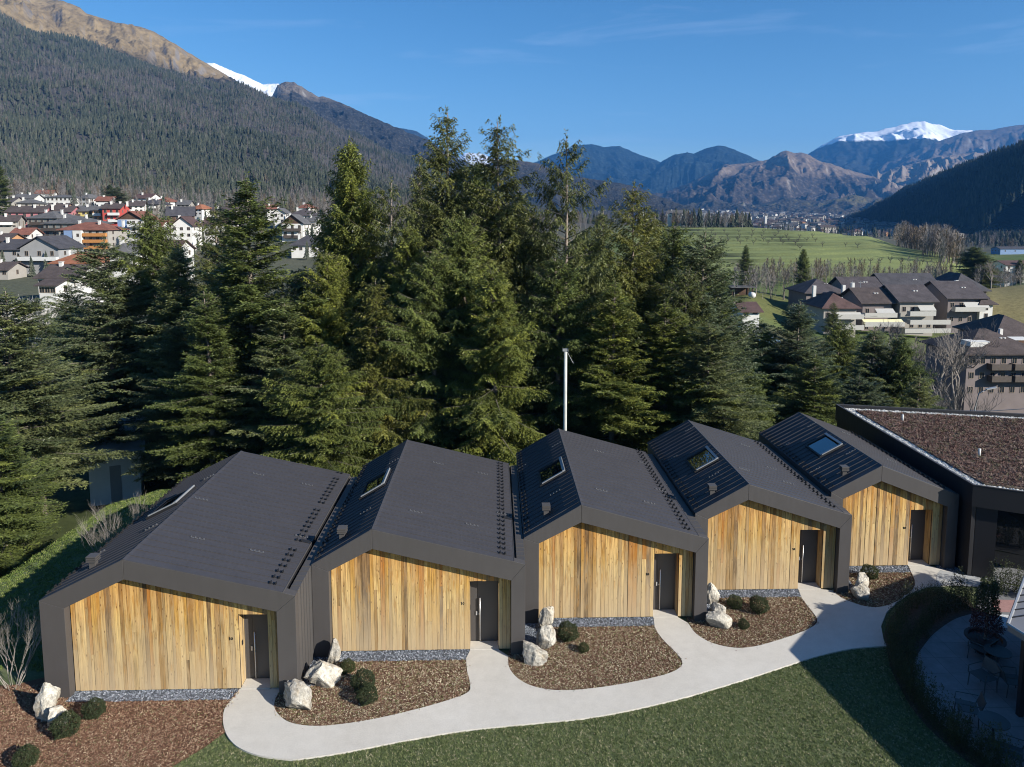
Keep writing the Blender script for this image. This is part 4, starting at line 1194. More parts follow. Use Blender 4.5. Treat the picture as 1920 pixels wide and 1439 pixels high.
# grass blades on the lawn
M_BLADE = rand_mat('grass_blade', [(0.0, (0.085, 0.112, 0.042)), (0.25, (0.135, 0.172, 0.066)), (0.5, (0.19, 0.225, 0.092)), (0.75, (0.27, 0.28, 0.14)), (0.92, (0.42, 0.39, 0.25))], 0.8)
M_BLADE2 = rand_mat('bank_blade', [(0.0, (0.085, 0.125, 0.030)), (0.3, (0.125, 0.175, 0.042)), (0.6, (0.17, 0.215, 0.055)), (0.85, (0.23, 0.25, 0.09))], 0.8)
tufts = []
rt = random.Random(9)
for k in range(5):
    mb = MB()
    for j in range(9):
        a = rt.uniform(0, 6.28); r = rt.uniform(0, 0.03); h = rt.uniform(0.018, 0.042); w = rt.uniform(0.003, 0.0055)
        bx, by = r * math.cos(a), r * math.sin(a); la = rt.uniform(0, 6.28); le = rt.uniform(0.2, 0.9) * h
        t = Vector((bx + le * math.cos(la), by + le * math.sin(la), h)); pa = la + 1.57
        mb.poly([(bx - w * math.cos(pa), by - w * math.sin(pa), 0), (bx + w * math.cos(pa), by + w * math.sin(pa), 0), t], [(0, 1, 2)])
    tufts.append(mb.mesh('tuft', M_BLADE))
lv = [(-9.6, 16.4), (13.0, 16.4), (13.3, 22.25)] + low_edge[::-1] + [(-5.4, 17.6), (-6.29, 17.74), (-6.97, 18.04), (-7.45, 18.45), (-7.7, 18.6), (-8.0, 18.1), (-8.6, 17.4), (-9.4, 16.9)]
x, y = points_in(lv, 620, 77)
scatter('grass', np.stack([x, y, np.full(len(x), -0.012)], 1), tufts, 'short winter lawn grass below the curved path', 'grass', 6, 0.15, 0.7, 1.5)
tufts2 = []
for k in range(4):
    mb = MB()
    for j in range(12):
        a = rt.uniform(0, 6.28); r = rt.uniform(0, 0.09); h = rt.uniform(0.02, 0.05); w = rt.uniform(0.006, 0.012)
        bx, by = r * math.cos(a), r * math.sin(a); la = rt.uniform(0, 6.28); le = rt.uniform(0.2, 0.9) * h
        t = Vector((bx + le * math.cos(la), by + le * math.sin(la), h)); pa = la + 1.57
        mb.poly([(bx - w * math.cos(pa), by - w * math.sin(pa), 0), (bx + w * math.cos(pa), by + w * math.sin(pa), 0), t], [(0, 1, 2)])
    tufts2.append(mb.mesh('bank_tuft', M_BLADE2))
bank = [(-14, 21.6), (-13.7, 31), (-12, 36.5), (-17.8, 36.9), (-19.5, 35), (-19.8, 28), (-20.6, 22)]
x, y = points_in(bank, 190, 78)
z = np.maximum(terrain(x, y), -0.02)
scatter('bank_grass', np.stack([x, y, z], 1), tufts2, 'longer green grass on the bank beside the left cabin', 'grass', 8, 0.2, 0.7, 1.6)

# ---------------------------------------------------------------- boulders
def rock_mat(name, a, b_):
    m, nt, b = mat(name); g = N(nt)
    v = g.pos()
    f = g.noise(v, 3.2, 7, 0.68); f2 = g.noise(v, 15, 5, 0.7)
    c = g.ramp(f, [(0.35, a), (0.62, b_)])
    c = g.mix(1.0, c, g.ramp(f2, [(0.3, 0.6), (0.6, 1.12)]), 'MULTIPLY')
    c = g.mix(g.ramp(g.noise(v, 5.5, 6, 0.75), [(0.50, 0.0), (0.66, 0.75)]), c, (0.19, 0.18, 0.165))
    c = g.mix(g.ramp(g.noise(v, 2.4, 4, 0.6), [(0.52, 0.0), (0.7, 0.5)]), c, (0.36, 0.27, 0.16))
    g.link(c, b.inputs['Base Color']); b.inputs['Roughness'].default_value = 0.9
    b.inputs['Specular IOR Level'].default_value = 0.2
    g.link(g.bump(g.mix(0.5, f, f2), 1.0, 0.06), b.inputs['Normal'])
    return m
M_ROCK = rock_mat('pale_limestone', (0.30, 0.28, 0.24), (0.52, 0.49, 0.43))
M_ROCK2 = rock_mat('white_limestone', (0.42, 0.385, 0.32), (0.62, 0.58, 0.50))
def boulder(x, y, size, rz, seed, label, material=M_ROCK, tilt=0.0, z=-0.05):
    import bmesh
    bm = bmesh.new(); bmesh.ops.create_icosphere(bm, subdivisions=4, radius=0.5)
    rr = random.Random(seed)
    planes = []
    for k in range(13):
        d = Vector((rr.gauss(0, 1), rr.gauss(0, 1), rr.gauss(0, 0.8))).normalized()
        planes.append((d, rr.uniform(0.24, 0.41)))
    for v in bm.verts:
        for d, h in planes:
            s = v.co.dot(d)
            if s > h: v.co -= d * (s - h) * 0.93
    co = np.array([v.co[:] for v in bm.verts])
    n = fbm(co[:, 0] * 5 + seed, co[:, 1] * 5 + co[:, 2] * 4, 5, seed, True, 0.6) - 0.5
    for v, q in zip(bm.verts, n):
        v.co += v.co.normalized() * q * 0.13
        v.co = Vector((v.co.x * size[0], v.co.y * size[1], v.co.z * size[2]))
    rot = Matrix.Rotation(rz, 4, 'Z') @ Matrix.Rotation(tilt, 4, 'Y')
    bmesh.ops.transform(bm, matrix=rot, verts=bm.verts)
    zm = min(v.co.z for v in bm.verts)
    for v in bm.verts: v.co.z -= zm
    me = bpy.data.meshes.new('boulder'); bm.to_mesh(me); bm.free(); me.materials.append(material)
    for p in me.polygons: p.use_smooth = False
    return ob('boulder', me, None, (x, y, z), label=label, category='boulder', group='pale boulders set in the planting beds')

boulder(-12.98, 19.50, (0.80, 0.62, 1.22), 0.3, 11, 'upright white boulder standing alone beside the far left cabin corner', M_ROCK2, 0.1, -0.10)
boulder(-12.50, 19.16, (0.85, 0.6, 0.60), 0.7, 12, 'low white boulder leaning at the foot of the far left upright boulder', M_ROCK2, 0.35, -0.12)
boulder(-5.22, 21.72, (0.55, 0.46, 1.02), 0.1, 13, 'tall narrow boulder against the flank of the second cabin from the left', M_ROCK, 0.08, -0.1)
boulder(-5.28, 20.72, (1.32, 0.78, 0.92), 0.45, 14, 'largest rounded boulder, middle of the three beside the second cabin', M_ROCK2, 0.2, -0.12)
boulder(-5.78, 19.68, (1.32, 0.82, 0.82), -0.45, 15, 'slab-like boulder at the path edge between the first and second cabin doors', M_ROCK, 0.3, -0.12)
boulder(1.80, 23.50, (0.56, 0.46, 0.98), 0.2, 16, 'rear upright boulder by the left corner of the middle cabin', M_ROCK2, 0.1, -0.1)
boulder(1.68, 22.48, (0.78, 0.6, 1.05), 0.9, 17, 'middle grey-veined boulder in the bed before the middle cabin', M_ROCK, -0.2, -0.1)
boulder(1.18, 21.72, (1.02, 0.75, 0.88), -0.3, 18, 'front boulder nearest the path in the bed before the middle cabin', M_ROCK, 0.25, -0.1)
boulder(8.08, 25.02, (0.58, 0.48, 0.98), 0.3, 19, 'leaning spotted boulder at the corner of the fourth cabin', M_ROCK2, -0.25, -0.1)
boulder(8.14, 24.28, (0.66, 0.55, 0.72), 0.1, 20, 'squat middle boulder in the small bed of the fourth cabin', M_ROCK, 0.1, -0.1)
boulder(7.80, 23.58, (1.02, 0.66, 0.72), -0.2, 21, 'lowest boulder at the front of the fourth cabin bed', M_ROCK2, 0.25, -0.12)
boulder(14.15, 25.80, (0.66, 0.52, 1.15), 0.5, 22, 'tall jagged boulder in the bed of the last cabin', M_ROCK2, -0.2, -0.1)
boulder(13.82, 25.30, (0.88, 0.6, 0.66), -0.3, 23, 'low boulder leaning on the jagged one by the last cabin', M_ROCK, 0.2, -0.1)

# ---------------------------------------------------------------- clipped shrubs
def leaf_mat(name, stops, trans=0.25, rough=0.65):
    m, nt, b = mat(name); g = N(nt)
    a = g.n('ShaderNodeAttribute', attribute_name='tone').outputs['Fac']
    f = g.noise(g.pos(), 1.6, 4, 0.6)
    oi = g.n('ShaderNodeObjectInfo').outputs['Random']
    k = g.math('ADD', g.math('MULTIPLY', a, 0.72), g.math('MULTIPLY', f, 0.28))
    c = g.ramp(k, stops)
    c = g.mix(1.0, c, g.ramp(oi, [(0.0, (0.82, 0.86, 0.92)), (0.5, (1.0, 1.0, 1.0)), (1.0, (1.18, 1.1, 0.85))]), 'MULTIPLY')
    g.link(c, b.inputs['Base Color']); b.inputs['Roughness'].default_value = rough
    b.inputs['Specular IOR Level'].default_value = 0.35
    if trans:
        tr = g.n('ShaderNodeBsdfTranslucent', {'Color': c})
        mxs = g.n('ShaderNodeMixShader', {'Fac': trans, 1: b.outputs[0], 2: tr.outputs[0]})
        g.link(mxs.outputs[0], nt.nodes['Material Output'].inputs['Surface'])
    return m
M_SHRUB = leaf_mat('shrub_leaf', [(0.0, (0.022, 0.032, 0.014)), (0.5, (0.045, 0.062, 0.024)), (1.0, (0.085, 0.095, 0.038))])
def shrub_mesh(seed, n=5200, r=0.36, squash=0.86, lw=0.016):
    rng = np.random.default_rng(seed)
    d = rng.normal(size=(n, 3)); d /= np.linalg.norm(d, axis=1)[:, None]
    lump = 0.66 + 0.62 * fbm(d[:, 0] * 2.6 + seed, d[:, 1] * 2.6 + d[:, 2] * 2, 3, seed)
    rad = r * lump * rng.uniform(0.72, 1.04, n) ** 0.5
    p = d * rad[:, None]; p[:, 2] = p[:, 2] * squash + r * 0.82
    p = p[p[:, 2] > 0.0]; n = len(p)
    a = rng.normal(size=(n, 3)); a /= np.linalg.norm(a, axis=1)[:, None]
    b = np.cross(a, rng.normal(size=(n, 3))); b /= np.linalg.norm(b, axis=1)[:, None]
    s = rng.uniform(0.7, 1.5, n)[:, None] * lw
    V = np.stack([p - a * s, p + b * s * 0.5, p + a * s * 1.3, p - b * s * 0.5], 1).reshape(-1, 3)
    F = np.arange(4 * n).reshape(-1, 4)
    me = new_mesh('shrub', V, F, [M_SHRUB])
    add_attr(me, 'tone', np.clip(rng.normal(0.45, 0.22, n), 0, 1))
    return me
SH = [shrub_mesh(1), shrub_mesh(2), shrub_mesh(3, 4600, 0.33)]
def shrub(x, y, s, k, label):
    root = empty('round_shrub', (x, y, 0.0), label, 'shrub', 'clipped round shrubs in the beds', rz=k * 1.3, scale=s)
    ob('foliage', SH[k % 3], root)
    st = MB()
    for q in range(5):
        a = q * 1.26
        st.tube([(0, 0, 0), (0.08 * math.cos(a), 0.08 * math.sin(a), 0.2), (0.2 * math.cos(a), 0.2 * math.sin(a), 0.42)], [0.012, 0.009, 0.004], 4)
    part('stem', st, M_BACK, root)
shrub(-11.62, 19.42, 0.88, 0, 'round shrub near the gravel strip of the far left cabin')
shrub(-12.02, 18.72, 1.02, 1, 'round shrub in front of the low white boulder on the far left')
shrub(-12.40, 17.62, 0.92, 2, 'round shrub nearest the lower left corner in the wide chip bed')
shrub(-4.05, 20.40, 1.05, 0, 'largest dark round shrub in the second cabin bed')
shrub(-3.85, 19.86, 0.88, 1, 'greyer round shrub in front of the largest one by the second cabin')
shrub(-4.72, 21.32, 0.72, 2, 'small flat shrub close behind the boulders of the second cabin')
shrub(2.45, 22.88, 1.0, 1, 'round green shrub beside the rear boulders of the middle cabin')
shrub(2.92, 22.20, 0.55, 2, 'tiny reddish shrub in the middle cabin bed')
shrub(8.85, 24.72, 0.80, 0, 'round shrub next to the boulders of the fourth cabin')
shrub(9.62, 24.42, 0.98, 1, 'dark round shrub in the middle of the fourth cabin bed')
shrub(8.72, 23.42, 0.60, 2, 'small low shrub in front in the fourth cabin bed')
shrub(14.95, 26.72, 0.95, 0, 'round shrub behind the jagged boulder of the last cabin')
# ------------------------------------------------------------------ conifers behind the cabins
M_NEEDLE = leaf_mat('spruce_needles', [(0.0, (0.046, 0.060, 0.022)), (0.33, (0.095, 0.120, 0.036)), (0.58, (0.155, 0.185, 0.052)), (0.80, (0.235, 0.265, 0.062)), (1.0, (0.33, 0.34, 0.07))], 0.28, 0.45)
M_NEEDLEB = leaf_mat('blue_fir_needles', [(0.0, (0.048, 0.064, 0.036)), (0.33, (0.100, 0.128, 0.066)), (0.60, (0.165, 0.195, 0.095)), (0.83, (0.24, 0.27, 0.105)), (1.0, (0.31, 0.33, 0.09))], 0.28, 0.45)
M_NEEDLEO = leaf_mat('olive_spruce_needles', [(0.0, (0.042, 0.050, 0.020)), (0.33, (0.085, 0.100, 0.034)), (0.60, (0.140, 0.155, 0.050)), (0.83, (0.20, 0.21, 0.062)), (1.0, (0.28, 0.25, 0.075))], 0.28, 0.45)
M_BARK = simple('spruce_bark', (0.20, 0.165, 0.135), 0.95, 0, 0.35, 6, 0.6)
M_BARKG = simple('grey_bark', (0.15, 0.13, 0.11), 0.95, 0, 0.3, 6, 0.5)

def conifer(seed, H=24.0, R=4.3, clear=0.06, style='spruce', dens=1.0, sparse_top=0.0, material=None, leaf=0.18):
    rng = np.random.default_rng(seed)
    zs = []; z = clear * H
    while z < H - 0.35:
        t = (H - z) / H
        zs.append(z); z += (0.42 * (0.55 + 0.6 * t)) / dens * rng.uniform(0.8, 1.25)
    LV = []; TN = []; limb = MB()
    for z in zs:
        t = (H - z) / H
        rr = R * min(1.0, 2.05 * t ** 0.80 + 0.03) * (1.0 - 0.18 * smooth01((t - 0.8) / 0.2)) * (0.86 + 0.28 * vnoise(z * 0.55, seed * 3.1, seed))
        nb = rng.integers(5, 8) if style != 'sparse' else rng.integers(4, 6)
        if style == 'spruce' and t < 0.35: nb += 1
        if sparse_top and t < sparse_top: nb = max(3, nb - 2)
        for k in range(nb):
            az = rng.uniform(0, 6.283)
            L_ = rr * rng.uniform(0.55, 1.18) * (0.85 + 0.3 * math.sin(az * 2 + seed))
            if L_ < 0.25: L_ = 0.25
            if style == 'fir': e0 = 0.55 * (1 - t) ** 2 + 0.02; sag, up = -0.10, 0.10
            elif style == 'spruce': e0 = 0.85 * (1 - t) ** 3.0 - 0.10 * t; sag, up = -0.34, 0.26
            else: e0 = 0.85 * (1 - t) ** 2.4 - 0.05; sag, up = -0.28, 0.30
            e0 += rng.normal(0, 0.09)
            ca, sa = math.cos(az), math.sin(az)
            def pos(s):
                h = L_ * s
                zz = z + L_ * (math.tan(e0) * s + sag * s * s * (0.4 + t) + up * s ** 3 * (0.4 + t))
                return np.stack([ca * h, sa * h, zz], -1)
            ss = np.array([0.0, 0.35, 0.7, 1.0])
            pb = pos(ss)
            limb.tube([tuple(p) for p in pb], [0.014 + 0.009 * L_, 0.009 + 0.005 * L_, 0.009, 0.004], 3, cap=False)
            ntw = max(4, int(L_ / 0.098 * dens ** 0.5))
            s = np.sort(rng.uniform(0.10 if style != 'sparse' else 0.30, 1.0, ntw * 2))
            side = np.where(np.arange(len(s)) % 2 == 0, 1.0, -1.0)
            P0 = pos(s)
            lt = (0.30 * L_ * (1.05 - s) ** 0.8 + 0.20) * rng.uniform(0.6, 1.25, len(s))
            lt = np.minimum(lt, 1.25)
            ang = rng.uniform(0.55, 1.1, len(s)) * side
            dx = np.cos(az + ang); dy = np.sin(az + ang)
            if style == 'fir': dz = rng.normal(-0.02, 0.12, len(s))
            elif style == 'spruce': dz = rng.normal(-0.42 - 0.35 * t, 0.22, len(s))
            else: dz = rng.normal(-0.80, 0.35, len(s))
            D = np.stack([dx, dy, dz], 1); D /= np.linalg.norm(D, axis=1)[:, None]
            btone = rng.normal(0.42, 0.16) + (0.30 if rng.random() < 0.07 else 0)
            step = 0.068
            nl = np.maximum(2, (lt / step).astype(int))
            idx = np.repeat(np.arange(len(s)), nl)
            cnt = np.concatenate([np.arange(q) for q in nl])
            u = (cnt + rng.uniform(0.1, 0.9, len(cnt))) / nl[idx]
            drop = -0.30 * (u ** 2) * lt[idx] * (0.3 if style == 'fir' else 1.0)
            p = P0[idx] + D[idx] * (u * lt[idx])[:, None]
            p[:, 2] += drop
            n = len(p)
            # a needle spray: a narrow rhombus lying along the twig, fanned to either side
            fan = rng.normal(0, 0.75, n)
            dirv = D[idx].copy()
            c_, s_ = np.cos(fan), np.sin(fan)
            dirv = np.stack([dirv[:, 0] * c_ - dirv[:, 1] * s_, dirv[:, 0] * s_ + dirv[:, 1] * c_, dirv[:, 2] + rng.normal(0.0, 0.25, n)], 1)
            dirv /= np.linalg.norm(dirv, axis=1)[:, None]
            upv = np.tile([0.0, 0.0, 1.0], (n, 1)) + rng.normal(0, 0.55, (n, 3))
            w = np.cross(dirv, upv); w /= (np.linalg.norm(w, axis=1)[:, None] + 1e-6)
            ll = leaf * rng.uniform(0.6, 1.25, n)[:, None]; ww = leaf * 0.19 * rng.uniform(0.7, 1.3, n)[:, None]
            LV.append(np.stack([p - dirv * ll * 0.2, p + dirv * ll * 0.35 + w * ww, p + dirv * ll, p + dirv * ll * 0.35 - w * ww], 1))
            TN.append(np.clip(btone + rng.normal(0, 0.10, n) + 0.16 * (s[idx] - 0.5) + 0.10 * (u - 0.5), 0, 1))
    # leader
    n = 60
    p = np.stack([rng.normal(0, 0.05, n), rng.normal(0, 0.05, n), rng.uniform(H - 1.0, H + 0.35, n)], 1)
    d = rng.normal(size=(n, 3)); d[:, 2] = np.abs(d[:, 2]) + 0.4; d /= np.linalg.norm(d, axis=1)[:, None]
    w = np.cross(d, rng.normal(size=(n, 3))); w /= np.linalg.norm(w, axis=1)[:, None]
    LV.append(np.stack([p, p + d * 0.08 + w * 0.03, p + d * 0.2, p + d * 0.08 - w * 0.03], 1)); TN.append(np.full(n, 0.5))
    V = np.concatenate(LV).reshape(-1, 3)
    F = np.arange(len(V)).reshape(-1, 4)
    cm = new_mesh('conifer_crown', V, F, [material or M_NEEDLE])
    add_attr(cm, 'tone', np.concatenate(TN))
    tr = MB()
    zz = np.linspace(-1.0, H, 14)
    tr.tube([(0.12 * math.sin(q * 0.23 + seed) * (q / H), 0.12 * math.cos(q * 0.31 + seed) * (q / H), q) for q in zz], [max(0.02, 0.30 * (1 - max(q, 0) / H) ** 0.9 + 0.015) for q in zz], 9)
    tm = tr.mesh('conifer_trunk', M_BARK, True)
    lm = limb.mesh('conifer_limbs', M_BARKG)
    return dict(H=H, crown=cm, trunk=tm, limbs=lm, tris=len(F) * 2)

KIND = {
 'spruceA': conifer(11, 24, 4.4, 0.05, 'spruce', 1.0, material=M_NEEDLE),
 'spruceB': conifer(12, 24, 4.0, 0.08, 'spruce', 0.95, 0.2, material=M_NEEDLEO),
 'sparse': conifer(13, 24, 4.2, 0.25, 'sparse', 0.85, 0.35, material=M_NEEDLEO),
 'firA': conifer(14, 22, 4.6, 0.24, 'fir', 1.02, material=M_NEEDLEB),
 'firB': conifer(15, 22, 4.2, 0.04, 'fir', 1.1, material=M_NEEDLE),
}


def near_tree(px, py, Y, kind, rad, label, group='tall conifers behind the cabins', zb=None, rz=0.0):
    """tree whose tip is at photo (px, py), Y metres ahead; rad = crown radius in metres"""
    tip = at(px, py, Y)
    g0 = tz(tip.x, tip.y) if zb is None else zb
    K = KIND[kind]
    h = (tip.z - g0)
    sz = h / K['H']
    sr = rad / 4.2 * 1.04
    root = empty('conifer', (tip.x, tip.y, g0 - 0.2), label, 'conifer tree', group, rz, (sr, sr, sz))
    ob('trunk', K['trunk'], root); ob('limbs', K['limbs'], root)
    ob('crown', K['crown'], root)
    return root

TREES = [
 (10, 540, 44, 'firA', 4.3, 'bluish fir at the left photo edge, below the bare white-stemmed trees'),
 (-8, 770, 35, 'firB', 3.2, 'bright low fir cut by the left edge above the grass bank'),
 (128, 528, 66, 'firB', 3.6, 'smooth narrow pale green fir between the left edge and the village houses'),
 (60, 640, 50, 'firA', 2.7, 'lower grey fir in front of the smooth narrow one at the left'),
 (195, 446, 56, 'firA', 4.2, 'fir whose tip stands before the white block with orange balconies'),
 (282, 398, 60, 'spruceA', 4.6, 'conifer whose tip stands before the tall blue and white house'),
 (332, 455, 54, 'firA', 3.8, 'shorter conifer just right of the one before the blue house'),
 (345, 590, 50, 'firA', 3.4, 'mid height conifer right of the white shed'),
 (405, 384, 62, 'spruceB', 4.8, 'dark double topped fir left of the big sunlit one'),
 (462, 328, 50, 'firB', 5.2, 'big sunlit yellow green fir with a broad cone, left of the village gap'),
 (385, 540, 46, 'firB', 3.6, 'bright lower conifer behind the left cabin roof'),
 (532, 560, 47, 'firA', 3.6, 'lower conifer at the right foot of the big sunlit fir'),
 (655, 264, 55, 'spruceA', 4.6, 'dark pointed fir right of the village gap'),
 (612, 470, 50, 'spruceA', 3.9, 'mid height dark spruce at the foot of the pointed fir'),
 (733, 338, 52, 'sparse', 4.4, 'brownish thin spruce between the pointed fir and the tallest one'),
 (700, 520, 45, 'spruceB', 3.8, 'drooping spruce over the second cabin roof'),
 (790, 300, 60, 'spruceB', 4.4, 'dark spruce close behind the left flank of the tallest tree'),
 (836, 206, 54, 'spruceB', 4.9, 'tallest spruce with an open forked crown against the sky'),
 (812, 470, 46, 'spruceA', 4.0, 'dense lower spruce below the tallest one'),
 (936, 224, 52, 'spruceB', 4.8, 'second tallest spruce with cones, in the middle of the sky gap'),
 (888, 300, 58, 'spruceA', 4.2, 'spruce filling the gap between the two tallest trees'),
 (925, 500, 44, 'spruceA', 4.0, 'drooping spruce behind the middle of the cabin row'),
 (1000, 400, 56, 'sparse', 4.0, 'thin brown spruce behind the bare trunked one'),
 (1062, 250, 50, 'sparse', 4.3, 'thin topped spruce with its pale bare trunk showing'),
 (1045, 480, 46, 'spruceA', 3.8, 'dense spruce just left of the white pole'),
 (1128, 390, 56, 'spruceB', 4.0, 'olive spruce right of the bare trunked one'),
 (1190, 344, 51, 'spruceB', 4.5, 'spruce with hanging twigs in front of the far town'),
 (1152, 520, 44, 'firB', 3.7, 'bright green conifer right of the white pole'),
 (1262, 420, 56, 'spruceA', 4.0, 'spruce whose tip meets the edge of the orchard hill'),
 (1322, 430, 50, 'firA', 4.0, 'grey green fir at the right end of the tall group'),
 (1250, 560, 44, 'firB', 3.9, 'lower fir behind the fourth cabin roof'),
 (1330, 600, 42, 'firA', 3.0, 'small fir right behind the fourth cabin ridge'),
 (1500, 562, 64, 'firA', 4.4, 'blue topped fir in front of the brown tiled apartment block'),
 (1428, 602, 66, 'spruceA', 4.0, 'dark spruce in shade left of the blue topped fir'),
 (1405, 690, 56, 'spruceA', 3.2, 'low dark conifer in the gap right of the tall group'),
 (1530, 660, 56, 'firB', 4.0, 'yellow green fir below the blue topped one'),
 (1575, 600, 74, 'spruceA', 3.6, 'dark conifer under the awnings of the apartment block'),
 (1640, 612, 68, 'firA', 4.2, 'dark fir with two tips in the right hand group'),
 (1692, 628, 66, 'spruceA', 3.8, 'outermost dark conifer of the right hand group'),
 (1612, 700, 58, 'firA', 3.4, 'lower dark fir behind the last cabin roof'),
 (572, 500, 58, 'spruceA', 4.2, 'lower spruce closing the foot of the middle village gap'),
 (690, 400, 62, 'spruceB', 4.4, 'dark spruce in the second row right of the pointed fir'),
 (765, 420, 50, 'spruceA', 4.2, 'spruce in front of the brownish thin one'),
 (870, 400, 48, 'spruceA', 4.2, 'dense spruce between the two tallest trees, one row nearer'),
 (970, 350, 60, 'spruceB', 4.6, 'second row spruce right of the second tallest tree'),
 (1100, 440, 52, 'spruceA', 4.4, 'spruce filling the space right below the bare trunked one'),
 (1225, 400, 60, 'spruceB', 4.5, 'second row spruce right of the one with hanging twigs'),
 (1290, 500, 48, 'spruceB', 4.2, 'drooping spruce over the ridge of the fourth cabin'),
 (1352, 520, 55, 'firB', 4.0, 'green fir stepping down at the right flank of the tall group'),
 (600, 640, 42, 'spruceA', 3.3, 'low spruce directly behind the second cabin roof edge'),
 (1725, 700, 60, 'firA', 3.0, 'lowest fir at the edge of the shaded lawn'),
]
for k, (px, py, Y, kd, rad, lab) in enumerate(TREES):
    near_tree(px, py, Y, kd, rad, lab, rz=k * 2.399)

# ------------------------------------------------------------------ bare broadleaf trees
def bare_tree(seed, H=11.0, spread=0.62, depth=6, material=None, shrubby=False, r0=0.17):
    rr = random.Random(seed)
    mb = MB()
    def grow(p, d, L_, r, lev):
        q = p + d * L_ * 0.5 + Vector((rr.gauss(0, 0.05), rr.gauss(0, 0.05), 0)) * L_
        e = p + d * L_
        mb.tube([p, q, e], [r, r * 0.82, r * 0.66], 5 if lev > 3 else 3, cap=False)
        if lev == 0: return
        n = 3 if lev > 1 else 4
        for k in range(n):
            a = rr.uniform(0, 6.283)
            side = Vector((math.cos(a), math.sin(a), rr.uniform(-0.1, 0.6)))
            nd = (d * rr.uniform(0.7, 1.1) + side * spread * rr.uniform(0.6, 1.2) + Vector((0, 0, 0.18))).normalized()
            st = p.lerp(e, rr.uniform(0.55, 1.0)) if k else e
            grow(st, nd, L_ * rr.uniform(0.62, 0.82), r * 0.58, lev - 1)
    if shrubby:
        for k in range(9):
            a = k * 0.7 + rr.random()
            grow(Vector((0.1 * math.cos(a), 0.1 * math.sin(a), -0.1)), Vector((math.cos(a) * 0.45, math.sin(a) * 0.45, 1)).normalized(), H * 0.33, r0 * 0.35, depth)
    else:
        grow(Vector((0, 0, -0.3)), Vector((rr.gauss(0, 0.04), rr.gauss(0, 0.04), 1)).normalized(), H * 0.30, r0, depth)
    return mb.mesh('bare_tree', material or M_TWIG)
M_TWIG = rand_mat('grey_twigs', [(0.0, (0.21, 0.185, 0.165)), (0.3, (0.27, 0.24, 0.21)), (0.6, (0.17, 0.15, 0.135)), (0.8, (0.24, 0.20, 0.16))], 0.9)
M_BIRCH = simple('pale_birch_bark', (0.55, 0.52, 0.48), 0.9, 0, 0.2, 4)
M_TWIGD = rand_mat('brown_twigs', [(0.0, (0.12, 0.10, 0.085)), (0.5, (0.17, 0.14, 0.11))], 0.9)
BT = [bare_tree(k, 11, 0.62, 5) for k in (21, 22, 23)]
BTB = [bare_tree(k, 12, 0.40, 5, M_BIRCH, r0=0.16) for k in (31, 32)]
BTS = bare_tree(41, 3.2, 0.34, 4, simple('shrub_bark', (0.26, 0.23, 0.20), 0.9, 0, 0.2, 4), True, 0.045)
BTS2 = bare_tree(42, 3.2, 0.45, 4, M_TWIG, True, 0.06)
def bare(px, py, Y, top, mesh, label, group, H=11.0, wide=1.0, rz=0.0, cat='bare tree', name='bare_tree'):
    """foot at photo (px, py) Y metres ahead on the terrain; top = photo row of the tip"""
    p = at(px, py, Y); z = tz(p.x, p.y)
    h = at(px, top, Y).z - z
    s = h / (H * 1.02)
    o = ob(name, mesh, None, (p.x, p.y, z)); o.rotation_euler = (0, 0, rz); o.scale = (s * wide, s * wide, s)
    o['label'] = label; o['category'] = cat
    if group: o['group'] = group
    return o
# the two leafless ones on the left
sh = at(228, 1005, 26.6)
o = ob('bare_sapling', BTS, None, (sh.x, sh.y, -0.05)); o['label'] = 'bare many-stemmed shrub on the grass bank left of the first cabin'; o['category'] = 'shrub'; o.scale = (1.15, 1.15, 1.25)
sh = at(12, 1300, 20.6)
o = ob('bare_sapling', BTS, None, (sh.x + 0.05, sh.y + 0.2, -0.05)); o['label'] = 'bare twiggy bush at the left edge beside the chip bed'; o['category'] = 'shrub'; o.scale = (0.92, 0.92, 0.92); o.rotation_euler = (0, 0, 2.0)
NT = sum(v['tris'] for v in KIND.values())
bpy.context.scene['near_tree_triangles'] = NT
g_ = 'bare pale stemmed trees below the village'
bare(40, 640, 72, 505, BTB[0], 'tall white-stemmed bare tree left of the brown roofed house', g_, 12, 1.0, 0.3)
bare(75, 650, 76, 520, BTB[1], 'white-stemmed bare tree just right of the tallest one by the brown roofed house', g_, 12, 1.0, 1.7)
bare(12, 640, 80, 530, BTB[1], 'white-stemmed bare tree nearest the left edge', g_, 12, 1.0, 4.0)

# ------------------------------------------------------------------ the white pole with its floodlight
def pole():
    p = at(1060, 720, 37.0)
    z0 = tz(p.x, p.y); ztop = at(1060, 660, 37.0).z
    root = empty('lamp_pole', (p.x, p.y, z0), 'tall round white pole with a small floodlight, behind the middle cabin', 'pole')
    mb = MB().tube([(0, 0, -0.3), (0, 0, (ztop - z0) * 0.5), (0, 0, ztop - z0)], [0.105, 0.095, 0.085], 20)
    part('mast', mb, simple('weathered_white_paint', (0.46, 0.47, 0.43), 0.7, 0, 0.2, 1.5), root, True)
    hh = ztop - z0
    mb = MB().box(-0.15, -0.04, hh, 0.10, 0.04, hh + 0.04).box(-0.16, -0.08, hh + 0.042, -0.02, 0.10, hh + 0.16).box(-0.015, -0.06, hh + 0.042, 0.11, 0.08, hh + 0.17)
    mb.obox((0.125, 0.0, hh + 0.10), (0.008, 0, 0.03), (0, 0.08, 0), (-0.01, 0, 0.08))
    part('floodlight', mb, simple('grey_lamp_housing', (0.30, 0.31, 0.32), 0.5, 0.3), root)
    mb = MB().tube([(0.09, 0, hh - 0.02), (0.35, 0.0, hh - 0.5), (0.42, 0, hh - 0.62)], 0.008, 5)
    part('cable', mb, simple('pale_cable', (0.6, 0.6, 0.6), 0.6), root)
pole()
